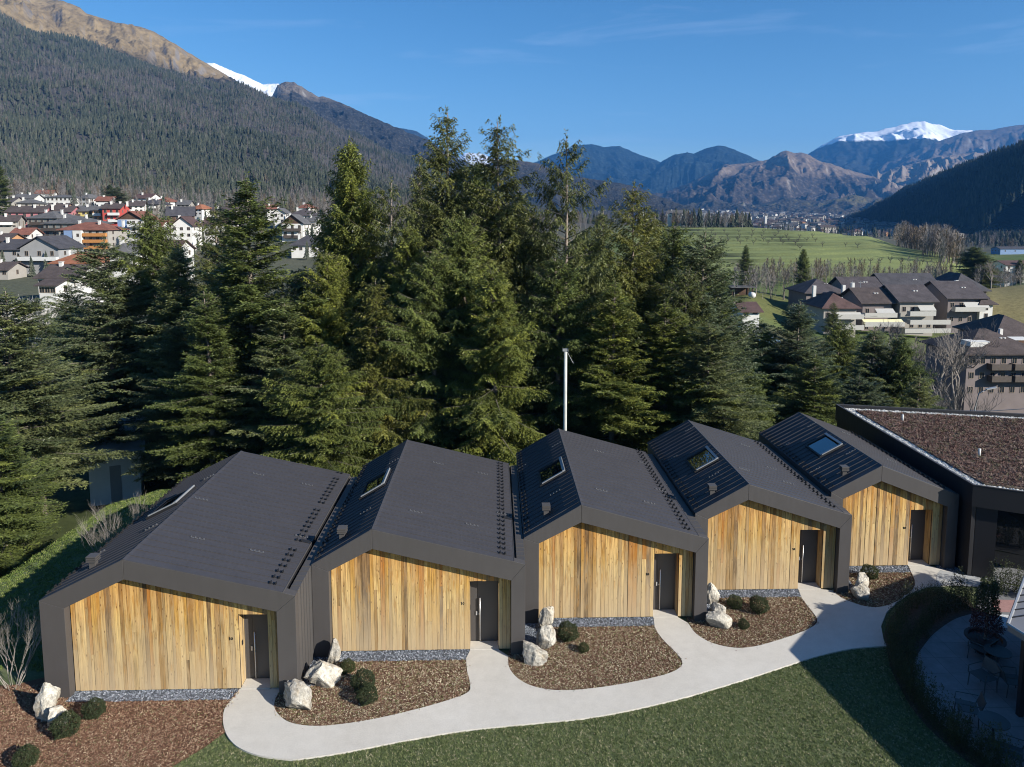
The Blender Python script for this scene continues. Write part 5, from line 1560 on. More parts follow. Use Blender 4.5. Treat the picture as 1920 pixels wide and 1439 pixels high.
# ------------------------------------------------------------------ woods on the slopes (countless: instanced)
def ray_hit(px, py, y0=60.0, y1=4000.0):
    """first point of the terrain on the sight line through photo pixel (px, py)"""
    ys = np.exp(np.linspace(math.log(y0), math.log(y1), 900))
    d = ray(px, py)
    X = d[0] / d[1] * ys; Zr = CAMH + d[2] / d[1] * ys
    T = terrain(X, ys)
    k = np.argmax(T > Zr)
    if not (T > Zr).any(): k = len(ys) - 1
    return Vector((X[k], ys[k], T[k]))

def wood_mat2(name, stops, rough=0.9):
    m, nt, b = mat(name); g = N(nt)
    r = g.n('ShaderNodeObjectInfo').outputs['Random']
    f = g.noise(g.pos(), 0.012, 3, 0.6)
    k = g.math('ADD', g.math('MULTIPLY', r, 0.6), g.math('MULTIPLY', f, 0.4))
    g.link(g.ramp(k, stops), b.inputs['Base Color']); b.inputs['Roughness'].default_value = rough
    b.inputs['Specular IOR Level'].default_value = 0.1
    return m
M_FAR_CON = wood_mat2('far_conifer', [(0.1, (0.032, 0.042, 0.034)), (0.4, (0.056, 0.068, 0.052)), (0.65, (0.080, 0.090, 0.066)), (0.9, (0.13, 0.135, 0.10))])
M_FAR_BARE = wood_mat2('far_bare_crown', [(0.1, (0.14, 0.125, 0.115)), (0.4, (0.23, 0.215, 0.205)), (0.7, (0.20, 0.18, 0.165)), (0.9, (0.31, 0.29, 0.275))])
M_FAR_BROWN = wood_mat2('far_brown_crown', [(0.2, (0.11, 0.085, 0.065)), (0.5, (0.16, 0.12, 0.085)), (0.8, (0.20, 0.16, 0.10))])
rw = random.Random(5)
def far_conifer(seed, H=16.0, R=2.7, tiers=6, spokes=9):
    r_ = random.Random(seed); mb = MB()
    mb.tube([(0, 0, -2), (0, 0, H * 0.4)], [0.25, 0.18], 4, 0, False)
    for t in range(tiers):
        zb = H * (0.10 + 0.86 * t / tiers); zt_ = min(H, zb + H * (0.30 if t < tiers - 1 else 0.2))
        rr = R * (1.0 - 0.86 * t / tiers) ** 0.9
        vs = [(r_.gauss(0, 0.1), r_.gauss(0, 0.1), zt_)]
        for k in range(spokes * 2):
            a = math.pi * k / spokes + t * 0.37
            q = rr * (1.0 if k % 2 == 0 else 0.52) * r_.uniform(0.72, 1.18)
            vs.append((q * math.cos(a), q * math.sin(a), zb + r_.uniform(-0.35, 0.35) + (0.0 if k % 2 == 0 else 0.5)))
        n = spokes * 2
        mb.poly(vs, [(0, 1 + k, 1 + (k + 1) % n) for k in range(n)])
    return mb.mesh('far_conifer', M_FAR_CON)
def far_bare(seed, H=13.0, R=2.9, n=150, m=None, narrow=False):
    r_ = random.Random(seed); mb = MB()
    mb.tube([(0, 0, -2), (0, 0, H * 0.6)], [0.20, 0.10], 3, 0, False)
    for k in range(n):
        a = r_.uniform(0, 6.283); u = r_.uniform(0.2, 1.0)
        rr = R * math.sin(math.pi * min(1, (0.18 + 0.80 * u))) ** 0.7 * r_.uniform(0.2, 1.0)
        if narrow: rr = R * (1.05 - u) * r_.uniform(0.3, 1.0)
        p = Vector((rr * math.cos(a), rr * math.sin(a), H * (0.16 + 0.84 * u)))
        d = Vector((math.cos(a) * 0.6, math.sin(a) * 0.6, r_.uniform(0.4, 1.3))).normalized() * r_.uniform(0.9, 1.9)
        w = Vector((-math.sin(a), math.cos(a), 0)) * (r_.uniform(0.10, 0.20) if narrow else r_.uniform(0.05, 0.12))
        mb.poly([p - d * 0.6 - w, p - d * 0.6 + w, p + d * 0.6], [(0, 1, 2)])
    return mb.mesh('far_bare', m or M_FAR_BARE)
CONS = [far_conifer(k) for k in range(4)]
BARES = [far_bare(k) for k in range(3)]
LARCH = [far_bare(10 + k, 16, 2.6, 170, None, True) for k in range(2)]
BROWNS = [far_bare(20 + k, 13, 3.1, 170, M_FAR_BROWN) for k in range(2)]

def slope_forest():
    rng = np.random.default_rng(12)
    n = 150000
    px = rng.uniform(-90, 1180, n)
    Y = np.sqrt(rng.uniform(455 ** 2, 2700 ** 2, n))
    x = Y * ((px - 960) / 1332 + _TANYAW); y = Y
    cl = fbm(x / 150, y / 150, 3, 71); cl2 = fbm(x / 50, y / 50, 3, 72); big = fbm(x / 420, y / 420, 3, 73)
    edge = np.interp(px, [-100, 0, 120, 250, 450, 560, 800, 1180], [640, 520, 490, 470, 480, 480, 500, 700])
    keep = (Y > edge + 60 * (cl - 0.5)) & (rng.random(n) < 0.42 + 0.25 * (Y < 1100))
    # clearings low down
    keep &= ~((Y < 900) & (cl2 > 0.66))
    keep &= ~((px > 900) & (rng.random(n) < 0.45))
    px, Y, x, y, cl, cl2, big = [q[keep] for q in (px, Y, x, y, cl, cl2, big)]
    m = len(x)
    low = smooth01((760 - Y) / 300.0)
    larch = (cl * 0.55 + cl2 * 0.45) + 0.55 * (big - 0.5) + rng.normal(0, 0.09, m)
    u = rng.random(m)
    pick = rng.integers(0, 4, m)
    isl = (larch > 0.475) & (u < 0.80)
    pick[isl] = 7 + rng.integers(0, 2, isl.sum())
    isb = (rng.random(m) < low * 0.72) | ((rng.random(m) < 0.07))
    pick[isb] = np.where(rng.random(isb.sum()) < 0.7, 4 + rng.integers(0, 3, isb.sum()), 9 + rng.integers(0, 2, isb.sum()))
    z = terrain(x, y)
    sc = rng.uniform(0.65, 1.15, m) * np.interp(Y, [450, 900, 2400], [0.72, 0.90, 1.0])
    scatter('hillside_forest', np.stack([x, y, z], 1), CONS + BARES + LARCH + BROWNS, 'mixed dark conifers and bare larches covering the long mountain slope', 'forest', 3, 0.03, pick=pick, sc=sc)
slope_forest()

def on_shaded_hill():
    rng = np.random.default_rng(4)
    n = 9500
    i = rng.uniform(0, HX.shape[0] - 1.01, n); j = rng.uniform(52, HX.shape[1] - 3, n)
    i0 = i.astype(int); j0 = j.astype(int)
    P = np.stack([HX[i0, j0], HY[i0, j0], HZ[i0, j0]], 1) + 0
    fi = (i - i0)[:, None]; fj = (j - j0)[:, None]
    def g_(a, b): return np.stack([HX[a, b], HY[a, b], HZ[a, b]], 1)
    P = g_(i0, j0) * (1 - fi) * (1 - fj) + g_(i0 + 1, j0) * fi * (1 - fj) + g_(i0, j0 + 1) * (1 - fi) * fj + g_(i0 + 1, j0 + 1) * fi * fj
    P[:, 2] -= 0.5
    scatter('shaded_forest', P, CONS, 'dark forest on the shaded hill right of the valley', 'forest', 8, 0.03, 0.6, 1.15)
on_shaded_hill()

def patch_wood(name, boxes, variants, label, seed, smin=0.8, smax=1.2, weights=None, terrain_y=(60, 4000)):
    """woodland patches given as (px0, px1, Y0, Y1, count)"""
    rng = np.random.default_rng(seed)
    P = []
    for (a, b, y0, y1, n) in boxes:
        px = rng.uniform(a, b, n); Y = rng.uniform(y0, y1, n)
        x = Y * ((px - 960) / 1332 + _TANYAW)
        P.append(np.stack([x, Y, terrain(x, Y)], 1))
    P = np.vstack(P)
    pick = rng.choice(len(variants), len(P), p=weights)
    scatter(name, P, variants, label, 'woodland', seed, 0.04, pick=pick, sc=rng.uniform(smin, smax, len(P)))
# brown wood at the right shoulder of the orchard hill
patch_wood('brown_woodland', [(1688, 1800, 560, 640, 150), (1700, 1790, 500, 560, 120), (1740, 1810, 430, 500, 110), (1770, 1815, 395, 440, 40)], BARES + BROWNS, 'brown bare woodland dropping down the right shoulder of the orchard hill', 31, 1.0, 1.55)
# row of conifers and bare trees behind the orchard
patch_wood('orchard_woodland', [(1285, 1330, 650, 690, 26), (1330, 1410, 640, 700, 60), (1195, 1290, 640, 700, 30), (1260, 1400, 620, 640, 50)], CONS + BARES + BROWNS, 'mixed trees lining the top left of the orchard hill', 32, 0.7, 1.15)
# valley floor woods between the far houses
rng_b = [(1080, 1660, 900, 3600, 1500), (1640, 1960, 1000, 3200, 900), (1780, 1960, 760, 1000, 120)]
patch_wood('valley_woodland', rng_b, CONS + BARES + BROWNS, 'scattered trees between the houses of the far town', 33, 0.6, 1.1, [0.09] * 4 + [0.14] * 3 + [0.11] * 2)
patch_wood('slope_foot_woodland', [(-60, 300, 440, 560, 420), (300, 620, 400, 520, 260), (600, 1100, 420, 760, 420), (150, 330, 330, 440, 60)], BARES + BROWNS + CONS[:2], 'grey bare woodland between the upper village and the mountain forest', 34, 0.6, 1.0, [0.22, 0.22, 0.2, 0.12, 0.12, 0.06, 0.06])
patch_wood('village_gardens', [(-20, 300, 205, 440, 170), (300, 640, 240, 420, 110)], CONS + BROWNS + BARES[:1], 'small garden trees and bushes between the village houses', 38, 0.22, 0.5)
patch_wood('hill_spur_woodland', [(1840, 2000, 900, 1250, 300)], BARES + CONS, 'pale wooded spur in front of the shaded hill at the right edge', 35, 0.8, 1.3)
patch_wood('hedge_woodland', [(1380, 1800, 262, 300, 150), (1440, 1660, 300, 330, 50), (1700, 1800, 300, 345, 60)], BARES + BROWNS, 'thin bare hedge trees along the foot of the orchard hill', 36, 0.35, 0.65)
patch_wood('ravine_scrub', [(1650, 1830, 105, 160, 90), (1380, 1480, 205, 262, 40), (1840, 1960, 250, 300, 60)], BARES, 'bare scrub filling the ravine below the apartment block', 37, 0.35, 0.7)

# ------------------------------------------------------------------ orchard: pruned fruit trees in rows
def fruit_tree_mesh(seed):
    r_ = random.Random(seed); mb = MB()
    mb.tube([(0, 0, -0.3), (0.05, 0, 0.8), (0.0, 0.05, 1.25)], [0.17, 0.13, 0.13], 5)
    for k in range(6):
        a = k * 1.05 + r_.uniform(-0.3, 0.3); h = r_.uniform(0.9, 1.5)
        e = Vector((math.cos(a) * h, math.sin(a) * h, 1.25 + r_.uniform(0.8, 1.5)))
        mb.tube([(0, 0.03, 1.15), tuple(e * 0.55 + Vector((0, 0, 0.45))), tuple(e)], [0.09, 0.07, 0.03], 4)
        for q in range(4):
            d = Vector((r_.gauss(0, 0.35), r_.gauss(0, 0.35), r_.uniform(0.3, 0.8)))
            mb.tube([tuple(e * r_.uniform(0.6, 1.0)), tuple(e + d)], [0.03, 0.012], 3, 0, False)
    return mb.mesh('fruit_tree', simple('fruit_tree_bark', (0.06, 0.05, 0.04), 0.9, 0, 0.2, 3))
FT = [fruit_tree_mesh(k) for k in range(3)]
spots = []
for k in range(13): spots.append((1422 + 17.5 * k, 428 + 0.95 * k + (k % 3)))
for k in range(9): spots.append((1448 + 12 * k, 432.5 + 0.4 * k))
for row, (y, a, b, st) in enumerate(((438, 1285, 1470, 24), (446, 1300, 1530, 22), (453, 1320, 1530, 17), (459, 1290, 1500, 26))):
    x = a
    while x < b:
        spots.append((x, y + (x - 1400) * 0.008)); x += st * (0.85 + 0.3 * ((x * 7.3) % 1))
spots += [(1542, 463), (1585, 463), (1608, 465), (1592, 494), (1612, 494), (1632, 495), (1650, 494), (1669, 494), (1689, 495), (1730, 496), (1780, 488), (1781, 497), (1500, 470)]
for k, (px, py) in enumerate(spots):
    p = ray_hit(px, py, 300, 720)
    o = ob('fruit_tree', FT[k % 3], None, (p.x, p.y, p.z)); o.rotation_euler = (0, 0, k * 1.7)
    s = 0.95 + 0.35 * ((k * 0.618) % 1); o.scale = (s, s, s)
    o['label'] = 'small pruned fruit tree in the rows on the green orchard hill'; o['category'] = 'fruit tree'; o['group'] = 'pruned fruit trees on the orchard hill'

# ------------------------------------------------------------------ single trees of the middle distance
g1 = 'bare trees at the foot of the orchard hill'
for k, (px, py, Y, top, ms, lab) in enumerate([
    (1393, 545, 215, 468, 0, 'bare tree left of the yellow topped fir by the pavilion'),
    (1418, 548, 218, 478, 1, 'bare tree just right of the yellow topped fir by the pavilion'),
    (1446, 552, 212, 498, 2, 'bare tree between the pavilion and the meadow strip'),
    (1470, 552, 220, 492, 0, 'bare tree left of the dark pointed conifer on the meadow'),
    (1516, 545, 222, 488, 1, 'bare tree right of the dark pointed conifer on the meadow'),
    (1540, 548, 206, 505, 2, 'low brown bare tree at the left end of the apartment block')]):
    bare(px, py, Y, top, BT[ms], lab, g1, 11, 1.15, k * 1.1)
for k, (px, py, Y, top, ms, wd, lab) in enumerate([
    (1795, 690, 118, 592, 0, 1.25, 'large spreading bare tree in front of the right part of the apartment block'),
    (1745, 690, 122, 612, 1, 1.3, 'bare tree below the middle awning of the apartment block'),
    (1702, 672, 128, 608, 2, 1.3, 'bare tree between the dark firs and the apartment block'),
    (1830, 650, 135, 590, 1, 1.2, 'bare tree left of the building with dark balconies'),
    (1674, 620, 150, 560, 2, 0.8, 'slim bare tree standing against the apartment balconies'),
    (1770, 655, 132, 585, 0, 1.1, 'bare tree right of the middle awning of the apartment block'),
    (1812, 730, 96, 655, 2, 0.9, 'thin bare sapling at the corner of the building with dark balconies')]):
    bare(px, py, Y, top, BT[ms], lab, 'bare trees below the apartment block', 11, wd, k * 1.9)
g2 = 'conifers of the middle distance'
def mid_conifer(px, py, Y, top, kind, rad, label):
    p = at(px, py, Y); z = tz(p.x, p.y)
    K = KIND[kind]; h = at(px, top, Y).z - z
    root = empty('conifer', (p.x, p.y, z - 0.2), label, 'conifer tree', g2, px * 0.1, (rad / 4.2, rad / 4.2, h / K['H']))
    ob('trunk', K['trunk'], root); ob('crown', K['crown'], root)
mid_conifer(1503, 560, 225, 466, 'spruceA', 3.6, 'dark pointed conifer standing alone before the orchard hill')
mid_conifer(1396, 555, 212, 458, 'firB', 3.0, 'yellow topped conifer above the small pavilion')
mid_conifer(1560, 640, 150, 565, 'spruceB', 2.2, 'narrow brownish conifer against the left end of the apartment block')
mid_conifer(1822, 545, 262, 462, 'spruceA', 8.0, 'broad dark evergreen on the ridge right of the orchard')
mid_conifer(1843, 548, 258, 486, 'spruceB', 6.0, 'lower dark evergreen leaning against the broad one on the ridge')
mid_conifer(2, 372, 330, 306, 'firB', 5.0, 'tall bright conifer at the left edge above the village roofs')
mid_conifer(208, 392, 390, 345, 'firA', 5.5, 'dark conifer among the bare trees right of the white villa')
mid_conifer(222, 398, 380, 350, 'firA', 6.0, 'dark spreading conifer behind the red row house')
mid_conifer(278, 440, 250, 392, 'firB', 3.4, 'yellow green conifer in front of the brown gabled house')
mid_conifer(1912, 500, 330, 486, 'spruceA', 3.5, 'small dark conifer before the white house at the right edge')
for k, (px, py, Y, top, wd, lab) in enumerate([(1858, 545, 250, 482, 1.6, 'grey bare thicket right of the broad dark evergreen'), (1876, 545, 246, 500, 1.5, 'lower grey bare thicket left of the white house at the right edge')]):
    bare(px, py, Y, top, BT[k], lab, None, 11, wd, k)
# round leafy bushes
def bush(px, py, Y, rad, label, stops, cat='shrub', n=2600, squash=1.0):
    p = at(px, py, Y); z = tz(p.x, p.y)
    m = leaf_mat('bush_leaf', stops)
    me = shrub_mesh(int(px), n, 0.5, squash, 0.05); me.materials.clear(); me.materials.append(m)
    o = ob('leafy_bush', me, None, (p.x, p.y, z)); o.scale = (rad * 2, rad * 2, rad * 2.1)
    o['label'] = label; o['category'] = cat
    return o
GRN = [(0.0, (0.05, 0.065, 0.02)), (0.5, (0.14, 0.17, 0.035)), (1.0, (0.30, 0.33, 0.06))]
bush(1842, 775, 64, 1.45, 'bright yellow green bush under the curved street lamp', GRN)
bush(1776, 800, 54, 1.9, 'blue grey cedar spreading behind the black flat-roofed building', [(0.0, (0.07, 0.09, 0.085)), (0.5, (0.12, 0.15, 0.14)), (1.0, (0.2, 0.23, 0.21))], squash=0.7)
bush(1905, 770, 70, 1.6, 'dark bush at the foot of the building with dark balconies', [(0.0, (0.03, 0.04, 0.025)), (0.5, (0.06, 0.075, 0.04)), (1.0, (0.1, 0.11, 0.06))])
bush(245, 385, 380, 4.0, 'yellow and orange autumn tree above the brown gabled house', [(0.0, (0.16, 0.14, 0.03)), (0.5, (0.30, 0.24, 0.04)), (1.0, (0.45, 0.22, 0.05))], 'tree')
bush(335, 394, 350, 3.2, 'round dark green tree behind the dark gabled house', [(0.0, (0.05, 0.06, 0.02)), (0.5, (0.09, 0.11, 0.03)), (1.0, (0.16, 0.17, 0.05))], 'tree')
bush(20, 372, 345, 3.6, 'yellow green bush under the bright conifer at the left edge', GRN)
# ------------------------------------------------------------------ houses
def plaster(name, col, var=0.08): return simple(name, col, 0.9, 0, var, 0.6, 0.0, 0.2)
def tile_mat(name, col, sc=1.0):
    m, nt, b = mat(name); g = N(nt)
    v = g.obj()
    w = g.n('ShaderNodeTexWave', {'Vector': v, 'Scale': 2.2 * sc, 'Distortion': 0.6, 'Detail': 2.0}, bands_direction='X').outputs['Fac']
    f = g.noise(v, 0.5, 6, 0.7); f2 = g.noise(v, 5.0, 4, 0.7)
    c = g.ramp(f, [(0.3, tuple(x * 0.7 for x in col)), (0.7, tuple(x * 1.3 for x in col))])
    c = g.mix(1.0, c, g.ramp(f2, [(0.3, 0.72), (0.7, 1.2)]), 'MULTIPLY')
    c = g.mix(1.0, c, g.ramp(w, [(0.0, 0.78), (0.6, 1.05)]), 'MULTIPLY')
    g.link(c, b.inputs['Base Color']); b.inputs['Roughness'].default_value = 0.85
    b.inputs['Specular IOR Level'].default_value = 0.2
    g.link(g.bump(w, 0.4, 0.05), b.inputs['Normal'])
    return m
PL = dict(white=plaster('white_render', (0.62, 0.61, 0.58)), grey=plaster('grey_render', (0.30, 0.30, 0.30)), pink=plaster('pink_render', (0.42, 0.17, 0.185)),
          red=plaster('red_render', (0.45, 0.08, 0.065)), yellow=plaster('yellow_render', (0.50, 0.42, 0.15)), orange=plaster('orange_render', (0.46, 0.25, 0.13)),
          blue=plaster('blue_render', (0.20, 0.29, 0.46)), wood=plaster('dark_timber', (0.10, 0.062, 0.042), 0.3), rose=plaster('rose_grey_render', (0.20, 0.17, 0.165)),
          cream=plaster('cream_render', (0.33, 0.31, 0.28)), green=plaster('grey_green_render', (0.20, 0.21, 0.20)))
TL = dict(brown=tile_mat('brown_tiles', (0.085, 0.068, 0.064)), grey=tile_mat('grey_tiles', (0.12, 0.118, 0.12)), red=tile_mat('red_tiles', (0.21, 0.09, 0.065)), dkred=tile_mat('dull_red_tiles', (0.105, 0.066, 0.060)),
          slate=tile_mat('slate_tiles', (0.070, 0.068, 0.076)), purple=tile_mat('purple_grey_tiles', (0.080, 0.070, 0.074)), orange=tile_mat('orange_tiles', (0.30, 0.125, 0.07)))
M_WPANE = simple('window_glass', (0.018, 0.022, 0.028), 0.12, 0, 0.1, 2, 0, 0.8)
M_WFRAME = simple('window_frame', (0.30, 0.24, 0.19), 0.6, 0, 0.1, 2)
M_SHUT = simple('brown_shutter', (0.12, 0.07, 0.045), 0.7, 0, 0.2, 3)
M_RAIL = simple('dark_rail', (0.07, 0.055, 0.045), 0.7, 0, 0.2, 3)
M_RAILW = simple('white_rail', (0.60, 0.60, 0.58), 0.7, 0, 0.1, 3)
M_RAILO = simple('orange_timber_rail', (0.45, 0.20, 0.06), 0.7, 0, 0.2, 3)
M_AWN = simple('pale_awning', (0.42, 0.41, 0.38), 0.8, 0, 0.06, 3)
M_AWNY = simple('yellowed_awning', (0.66, 0.62, 0.38), 0.8, 0, 0.06, 3)
def window_mesh():
    mb = MB(); w, h = 0.5, 0.65
    mb.box(-w, -0.05, -h, -w + 0.07, 0.04, h, 0).box(w - 0.07, -0.05, -h, w, 0.04, h, 0).box(-w + 0.07, -0.05, h - 0.07, w - 0.07, 0.04, h, 0).box(-w + 0.07, -0.05, -h, w - 0.07, 0.04, -h + 0.07, 0)
    mb.box(-0.02, -0.045, -h + 0.07, 0.02, 0.02, h - 0.07, 0)
    mb.box(-w + 0.07, -0.012, -h + 0.07, w - 0.07, 0.03, h - 0.07, 1)
    return mb.mesh('house_window', [M_WFRAME, M_WPANE])
WINM = window_mesh()
def shutter_mesh():
    mb = MB()
    mb.box(-0.22, -0.05, -0.68, 0.22, -0.005, 0.68)
    for k in range(6): mb.box(-0.19, -0.065, -0.60 + k * 0.2, 0.19, -0.052, -0.50 + k * 0.2)
    return mb.mesh('house_shutter', M_SHUT)
SHUTM = shutter_mesh()

def roof_shape(mb, x0, x1, y0, y1, z, rise, kind, oh=0.7, t=0.22):
    """tiled roof over the rectangle, eaves at z"""
    a, b, c, d = x0 - oh, x1 + oh, y0 - oh, y1 + oh
    if kind == 'gx':        # ridge along x
        m = (c + d) / 2
        for s, (ya, yb) in enumerate(((c, m), (d, m))):
            vs = [(a, ya, z), (b, ya, z), (b, yb, z + rise), (a, yb, z + rise)]
            vs += [(p[0], p[1], p[2] - t) for p in vs]
            mb.poly(vs, [(0, 1, 2, 3), (7, 6, 5, 4), (0, 4, 5, 1), (1, 5, 6, 2), (2, 6, 7, 3), (3, 7, 4, 0)])
    elif kind == 'gy':      # gable towards the viewer
        m = (a + b) / 2
        for s, (xa, xb) in enumerate(((a, m), (b, m))):
            vs = [(xa, c, z), (xb, c, z + rise), (xb, d, z + rise), (xa, d, z)]
            vs += [(p[0], p[1], p[2] - t) for p in vs]
            mb.poly(vs, [(0, 1, 2, 3), (7, 6, 5, 4), (0, 4, 5, 1), (1, 5, 6, 2), (2, 6, 7, 3), (3, 7, 4, 0)])
    elif kind == 'flat':
        mb.box(a, c, z, b, d, z + 0.3)
    else:                   # hip
        w = b - a; l = d - c
        k = min(w, l) / 2
        if w >= l: r0, r1 = (a + k, (c + d) / 2), (b - k, (c + d) / 2)
        else: r0, r1 = ((a + b) / 2, c + k), ((a + b) / 2, d - k)
        vs = [(a, c, z), (b, c, z), (b, d, z), (a, d, z), (r0[0], r0[1], z + rise), (r1[0], r1[1], z + rise), (a, c, z - t), (b, c, z - t), (b, d, z - t), (a, d, z - t)]
        fs = [(0, 1, 5, 4), (1, 2, 5), (2, 3, 4, 5), (3, 0, 4)] if w >= l else [(0, 1, 4), (1, 2, 5, 4), (2, 3, 5), (3, 0, 4, 5)]
        fs += [(6, 7, 1, 0), (7, 8, 2, 1), (8, 9, 3, 2), (9, 6, 0, 3), (9, 8, 7, 6)]
        mb.poly(vs, fs)

def house(px0, px1, pe, pb, Y, d, rise, kind, wall, tile, label, floors=2, cols=4, rz=0.0, balc=None, chim=2, group=None, gable=None, shut=False, cat='house', name='house', oh=0.7, dormer=0):
    """walls span photo columns px0..px1 at Y, eaves at row pe, foot at row pb"""
    A = at(px0, pe, Y); B = at(px1, pe, Y); Zb = at((px0 + px1) / 2, pb, Y).z
    w = (B - A).length; h = A.z - Zb
    root = empty(name, ((A.x + B.x) / 2, Y + d / 2, Zb), label, cat, group, rz)
    x0, x1, y0, y1 = -w / 2, w / 2, -d / 2, d / 2
    mb = MB(); mb.box(x0, y0, -6, x1, y1, h)
    part('wall', mb, PL[wall], root)
    if kind in ('gx', 'gy'):
        mb = MB()
        ins = 0.02
        if kind == 'gy':
            rr = rise * (w / (w + 2 * oh))
            mb.prism([(x0 + ins, h + 0.001), (x1 - ins, h + 0.001), ((x0 + x1) / 2, h + rr + rise * oh / (w / 2 + oh) * 0.5 - 0.25)], y0 + ins, y1 - ins)
        else:
            mb.prism([(y0 + ins, h + 0.001), (y1 - ins, h + 0.001), ((y0 + y1) / 2, h + rise - 0.25)], x0 + ins, x1 - ins, 'x')
        part('gable', mb, PL[gable or wall], root)
    mb = MB(); roof_shape(mb, x0, x1, y0, y1, h, rise, kind, oh)
    rf = part('roof', mb, TL[tile], root)
    for k in range(chim):
        cx = x0 + w * (0.25 + 0.45 * k + 0.07 * math.sin(px0)); cyy = y0 + d * (0.30 + 0.2 * ((px0 * 0.37 + k * 0.5) % 1))
        zt = h + rise * 0.35
        mb = MB(); mb.box(cx - 0.35, cyy - 0.35, zt, cx + 0.35, cyy + 0.35, zt + rise * 0.5 + 0.9); mb.box(cx - 0.45, cyy - 0.45, zt + rise * 0.5 + 0.901, cx + 0.45, cyy + 0.45, zt + rise * 0.5 + 1.02)
        part('chimney', mb, PL['white'], rf)
    fh = h / floors
    for f in range(floors):
        zc = fh * (f + 0.56)
        for c in range(cols):
            xc = x0 + w * (c + 0.5) / cols
            o = ob('window', WINM, root, (xc, y0 - 0.02, zc)); o.scale = (1.1, 1, min(1.15, fh / 2.6))
            if shut:
                for sg in (-1, 1):
                    q = ob('shutter', SHUTM, root, (xc + sg * 0.80, y0 - 0.012, zc))
        for c in range(max(1, int(d / 4.5))):
            for sx in (x0, x1):
                o = ob('window', WINM, root, (sx + (-0.02 if sx < 0 else 0.02), y0 + d * (c + 0.5) / max(1, int(d / 4.5)), zc)); o.rotation_euler = (0, 0, -math.pi / 2 if sx < 0 else math.pi / 2)
    if balc:
        mt, fa, fb, fl = balc
        for f in range(fl):
            zf = fh * (f + (floors - fl)) + 0.02
            mb = MB(); xa, xb = x0 + w * fa, x0 + w * fb
            mb.box(xa, y0 - 1.35, zf - 0.18, xb, y0 - 0.001, zf)
            mb.box(xa, y0 - 1.35, zf + 0.001, xb, y0 - 1.28, zf + 0.95); mb.box(xa, y0 - 1.28, zf + 0.001, xa + 0.07, y0 - 0.002, zf + 0.95); mb.box(xb - 0.07, y0 - 1.28, zf + 0.001, xb, y0 - 0.002, zf + 0.95)
            part('balcony', mb, mt, root)
    return root
gv = 'houses of the village on the left'
H_ = house
H_(10, 75, 398, 425, 300, 11, 2.6, 'gx', 'pink', 'brown', 'long pink house at the left edge with a brown roof', 2, 5, 0.12, (M_RAIL, 0.1, 0.98, 1), 3, gv)
H_(70, 128, 397, 420, 306, 10, 2.4, 'gx', 'pink', 'brown', 'pink row house end behind the grey roofed block', 2, 4, 0.12, None, 2, gv)
H_(84, 118, 391, 412, 322, 10, 2.4, 'gx', 'orange', 'brown', 'orange row house between the pink and the yellow ones', 2, 3, 0.12, None, 2, gv)
H_(124, 172, 396, 415, 312, 10, 2.4, 'gx', 'yellow', 'grey', 'yellow row house with a grey roof', 2, 4, 0.10, (M_RAIL, 0.1, 0.5, 1), 2, gv)
H_(172, 190, 394, 415, 309, 9, 2.0, 'gx', 'orange', 'grey', 'narrow orange row house between the yellow and the red ones', 2, 2, 0.1, (M_RAILW, 0.1, 0.9, 1), 1, gv)
H_(190, 222, 391, 416, 304, 10, 2.4, 'gx', 'red', 'brown', 'bright red row house at the right end of the coloured row', 2, 3, 0.10, (M_RAILW, 0.35, 0.95, 2), 3, gv)
H_(52, 112, 409, 446, 292, 16, 2.8, 'hip', 'green', 'grey', 'large grey green block with a flat hipped grey roof', 3, 5, -0.1, (M_RAIL, 0.15, 0.95, 3), 2, gv, cat='apartment block', name='apartment_block')
H_(82, 168, 419, 460, 276, 15, 2.8, 'hip', 'green', 'grey', 'grey green block in front with a wide shallow grey roof', 3, 6, -0.1, (M_RAIL, 0.05, 0.6, 3), 2, gv, cat='apartment block', name='apartment_block')
def blue_white():
    r = H_(110, 205, 431, 478, 256, 12, 2.6, 'hip', 'cream', 'red', 'block with a red roof, blue and white towers and orange balconies', 4, 7, -0.05, (M_RAILO, 0.52, 0.98, 3), 3, gv, cat='apartment block', name='apartment_block')
    A = at(110, 431, 256); B = at(205, 431, 256); w = B.x - A.x; h = A.z - at(150, 478, 256).z
    k = w / 95.0
    mb = MB(); mb.box(-w / 2 + 14 * k, -7.3, -5, -w / 2 + 32 * k, -6.001, h - 0.3); part('stair_tower', mb, PL['blue'], r)
    mb = MB(); mb.box(-w / 2 + 32.1 * k, -7.6, -5, -w / 2 + 48 * k, -6.001, h - 0.3); tw = part('white_bay', mb, PL['white'], r)
    for f in range(3):
        o = ob('window', WINM, tw, (-w / 2 + 42 * k, -7.62, 1.4 + f * h / 3.2)); o.scale = (0.9, 1, 0.9)
blue_white()
def tall_blue():
    r = H_(222, 270, 412, 452, 284, 12, 3.4, 'gy', 'white', 'red', 'tall house with a red gabled roof and a pale blue side', 3, 4, -0.05, (M_RAILW, 0.42, 0.98, 3), 1, gv, 'wood')
    A = at(222, 412, 284); B = at(270, 412, 284); w = B.x - A.x; h = A.z - at(240, 452, 284).z
    mb = MB(); mb.box(-w / 2 - 0.05, -6.4, -5, -w / 2 + w * 0.36, -6.001, h - 0.1); part('blue_bay', mb, PL['blue'], r)
tall_blue()
H_(38, 112, 466, 488, 214, 12, 3.6, 'gy', 'grey', 'slate', 'grey chalet with a wide gable and white balcony front', 1, 3, -0.05, (M_RAILW, -0.05, 1.0, 1), 1, gv)
H_(-8, 38, 468, 500, 222, 12, 3.0, 'gx', 'grey', 'slate', 'low wing with a slate roof left of the grey chalet', 2, 2, 0, None, 1, gv)
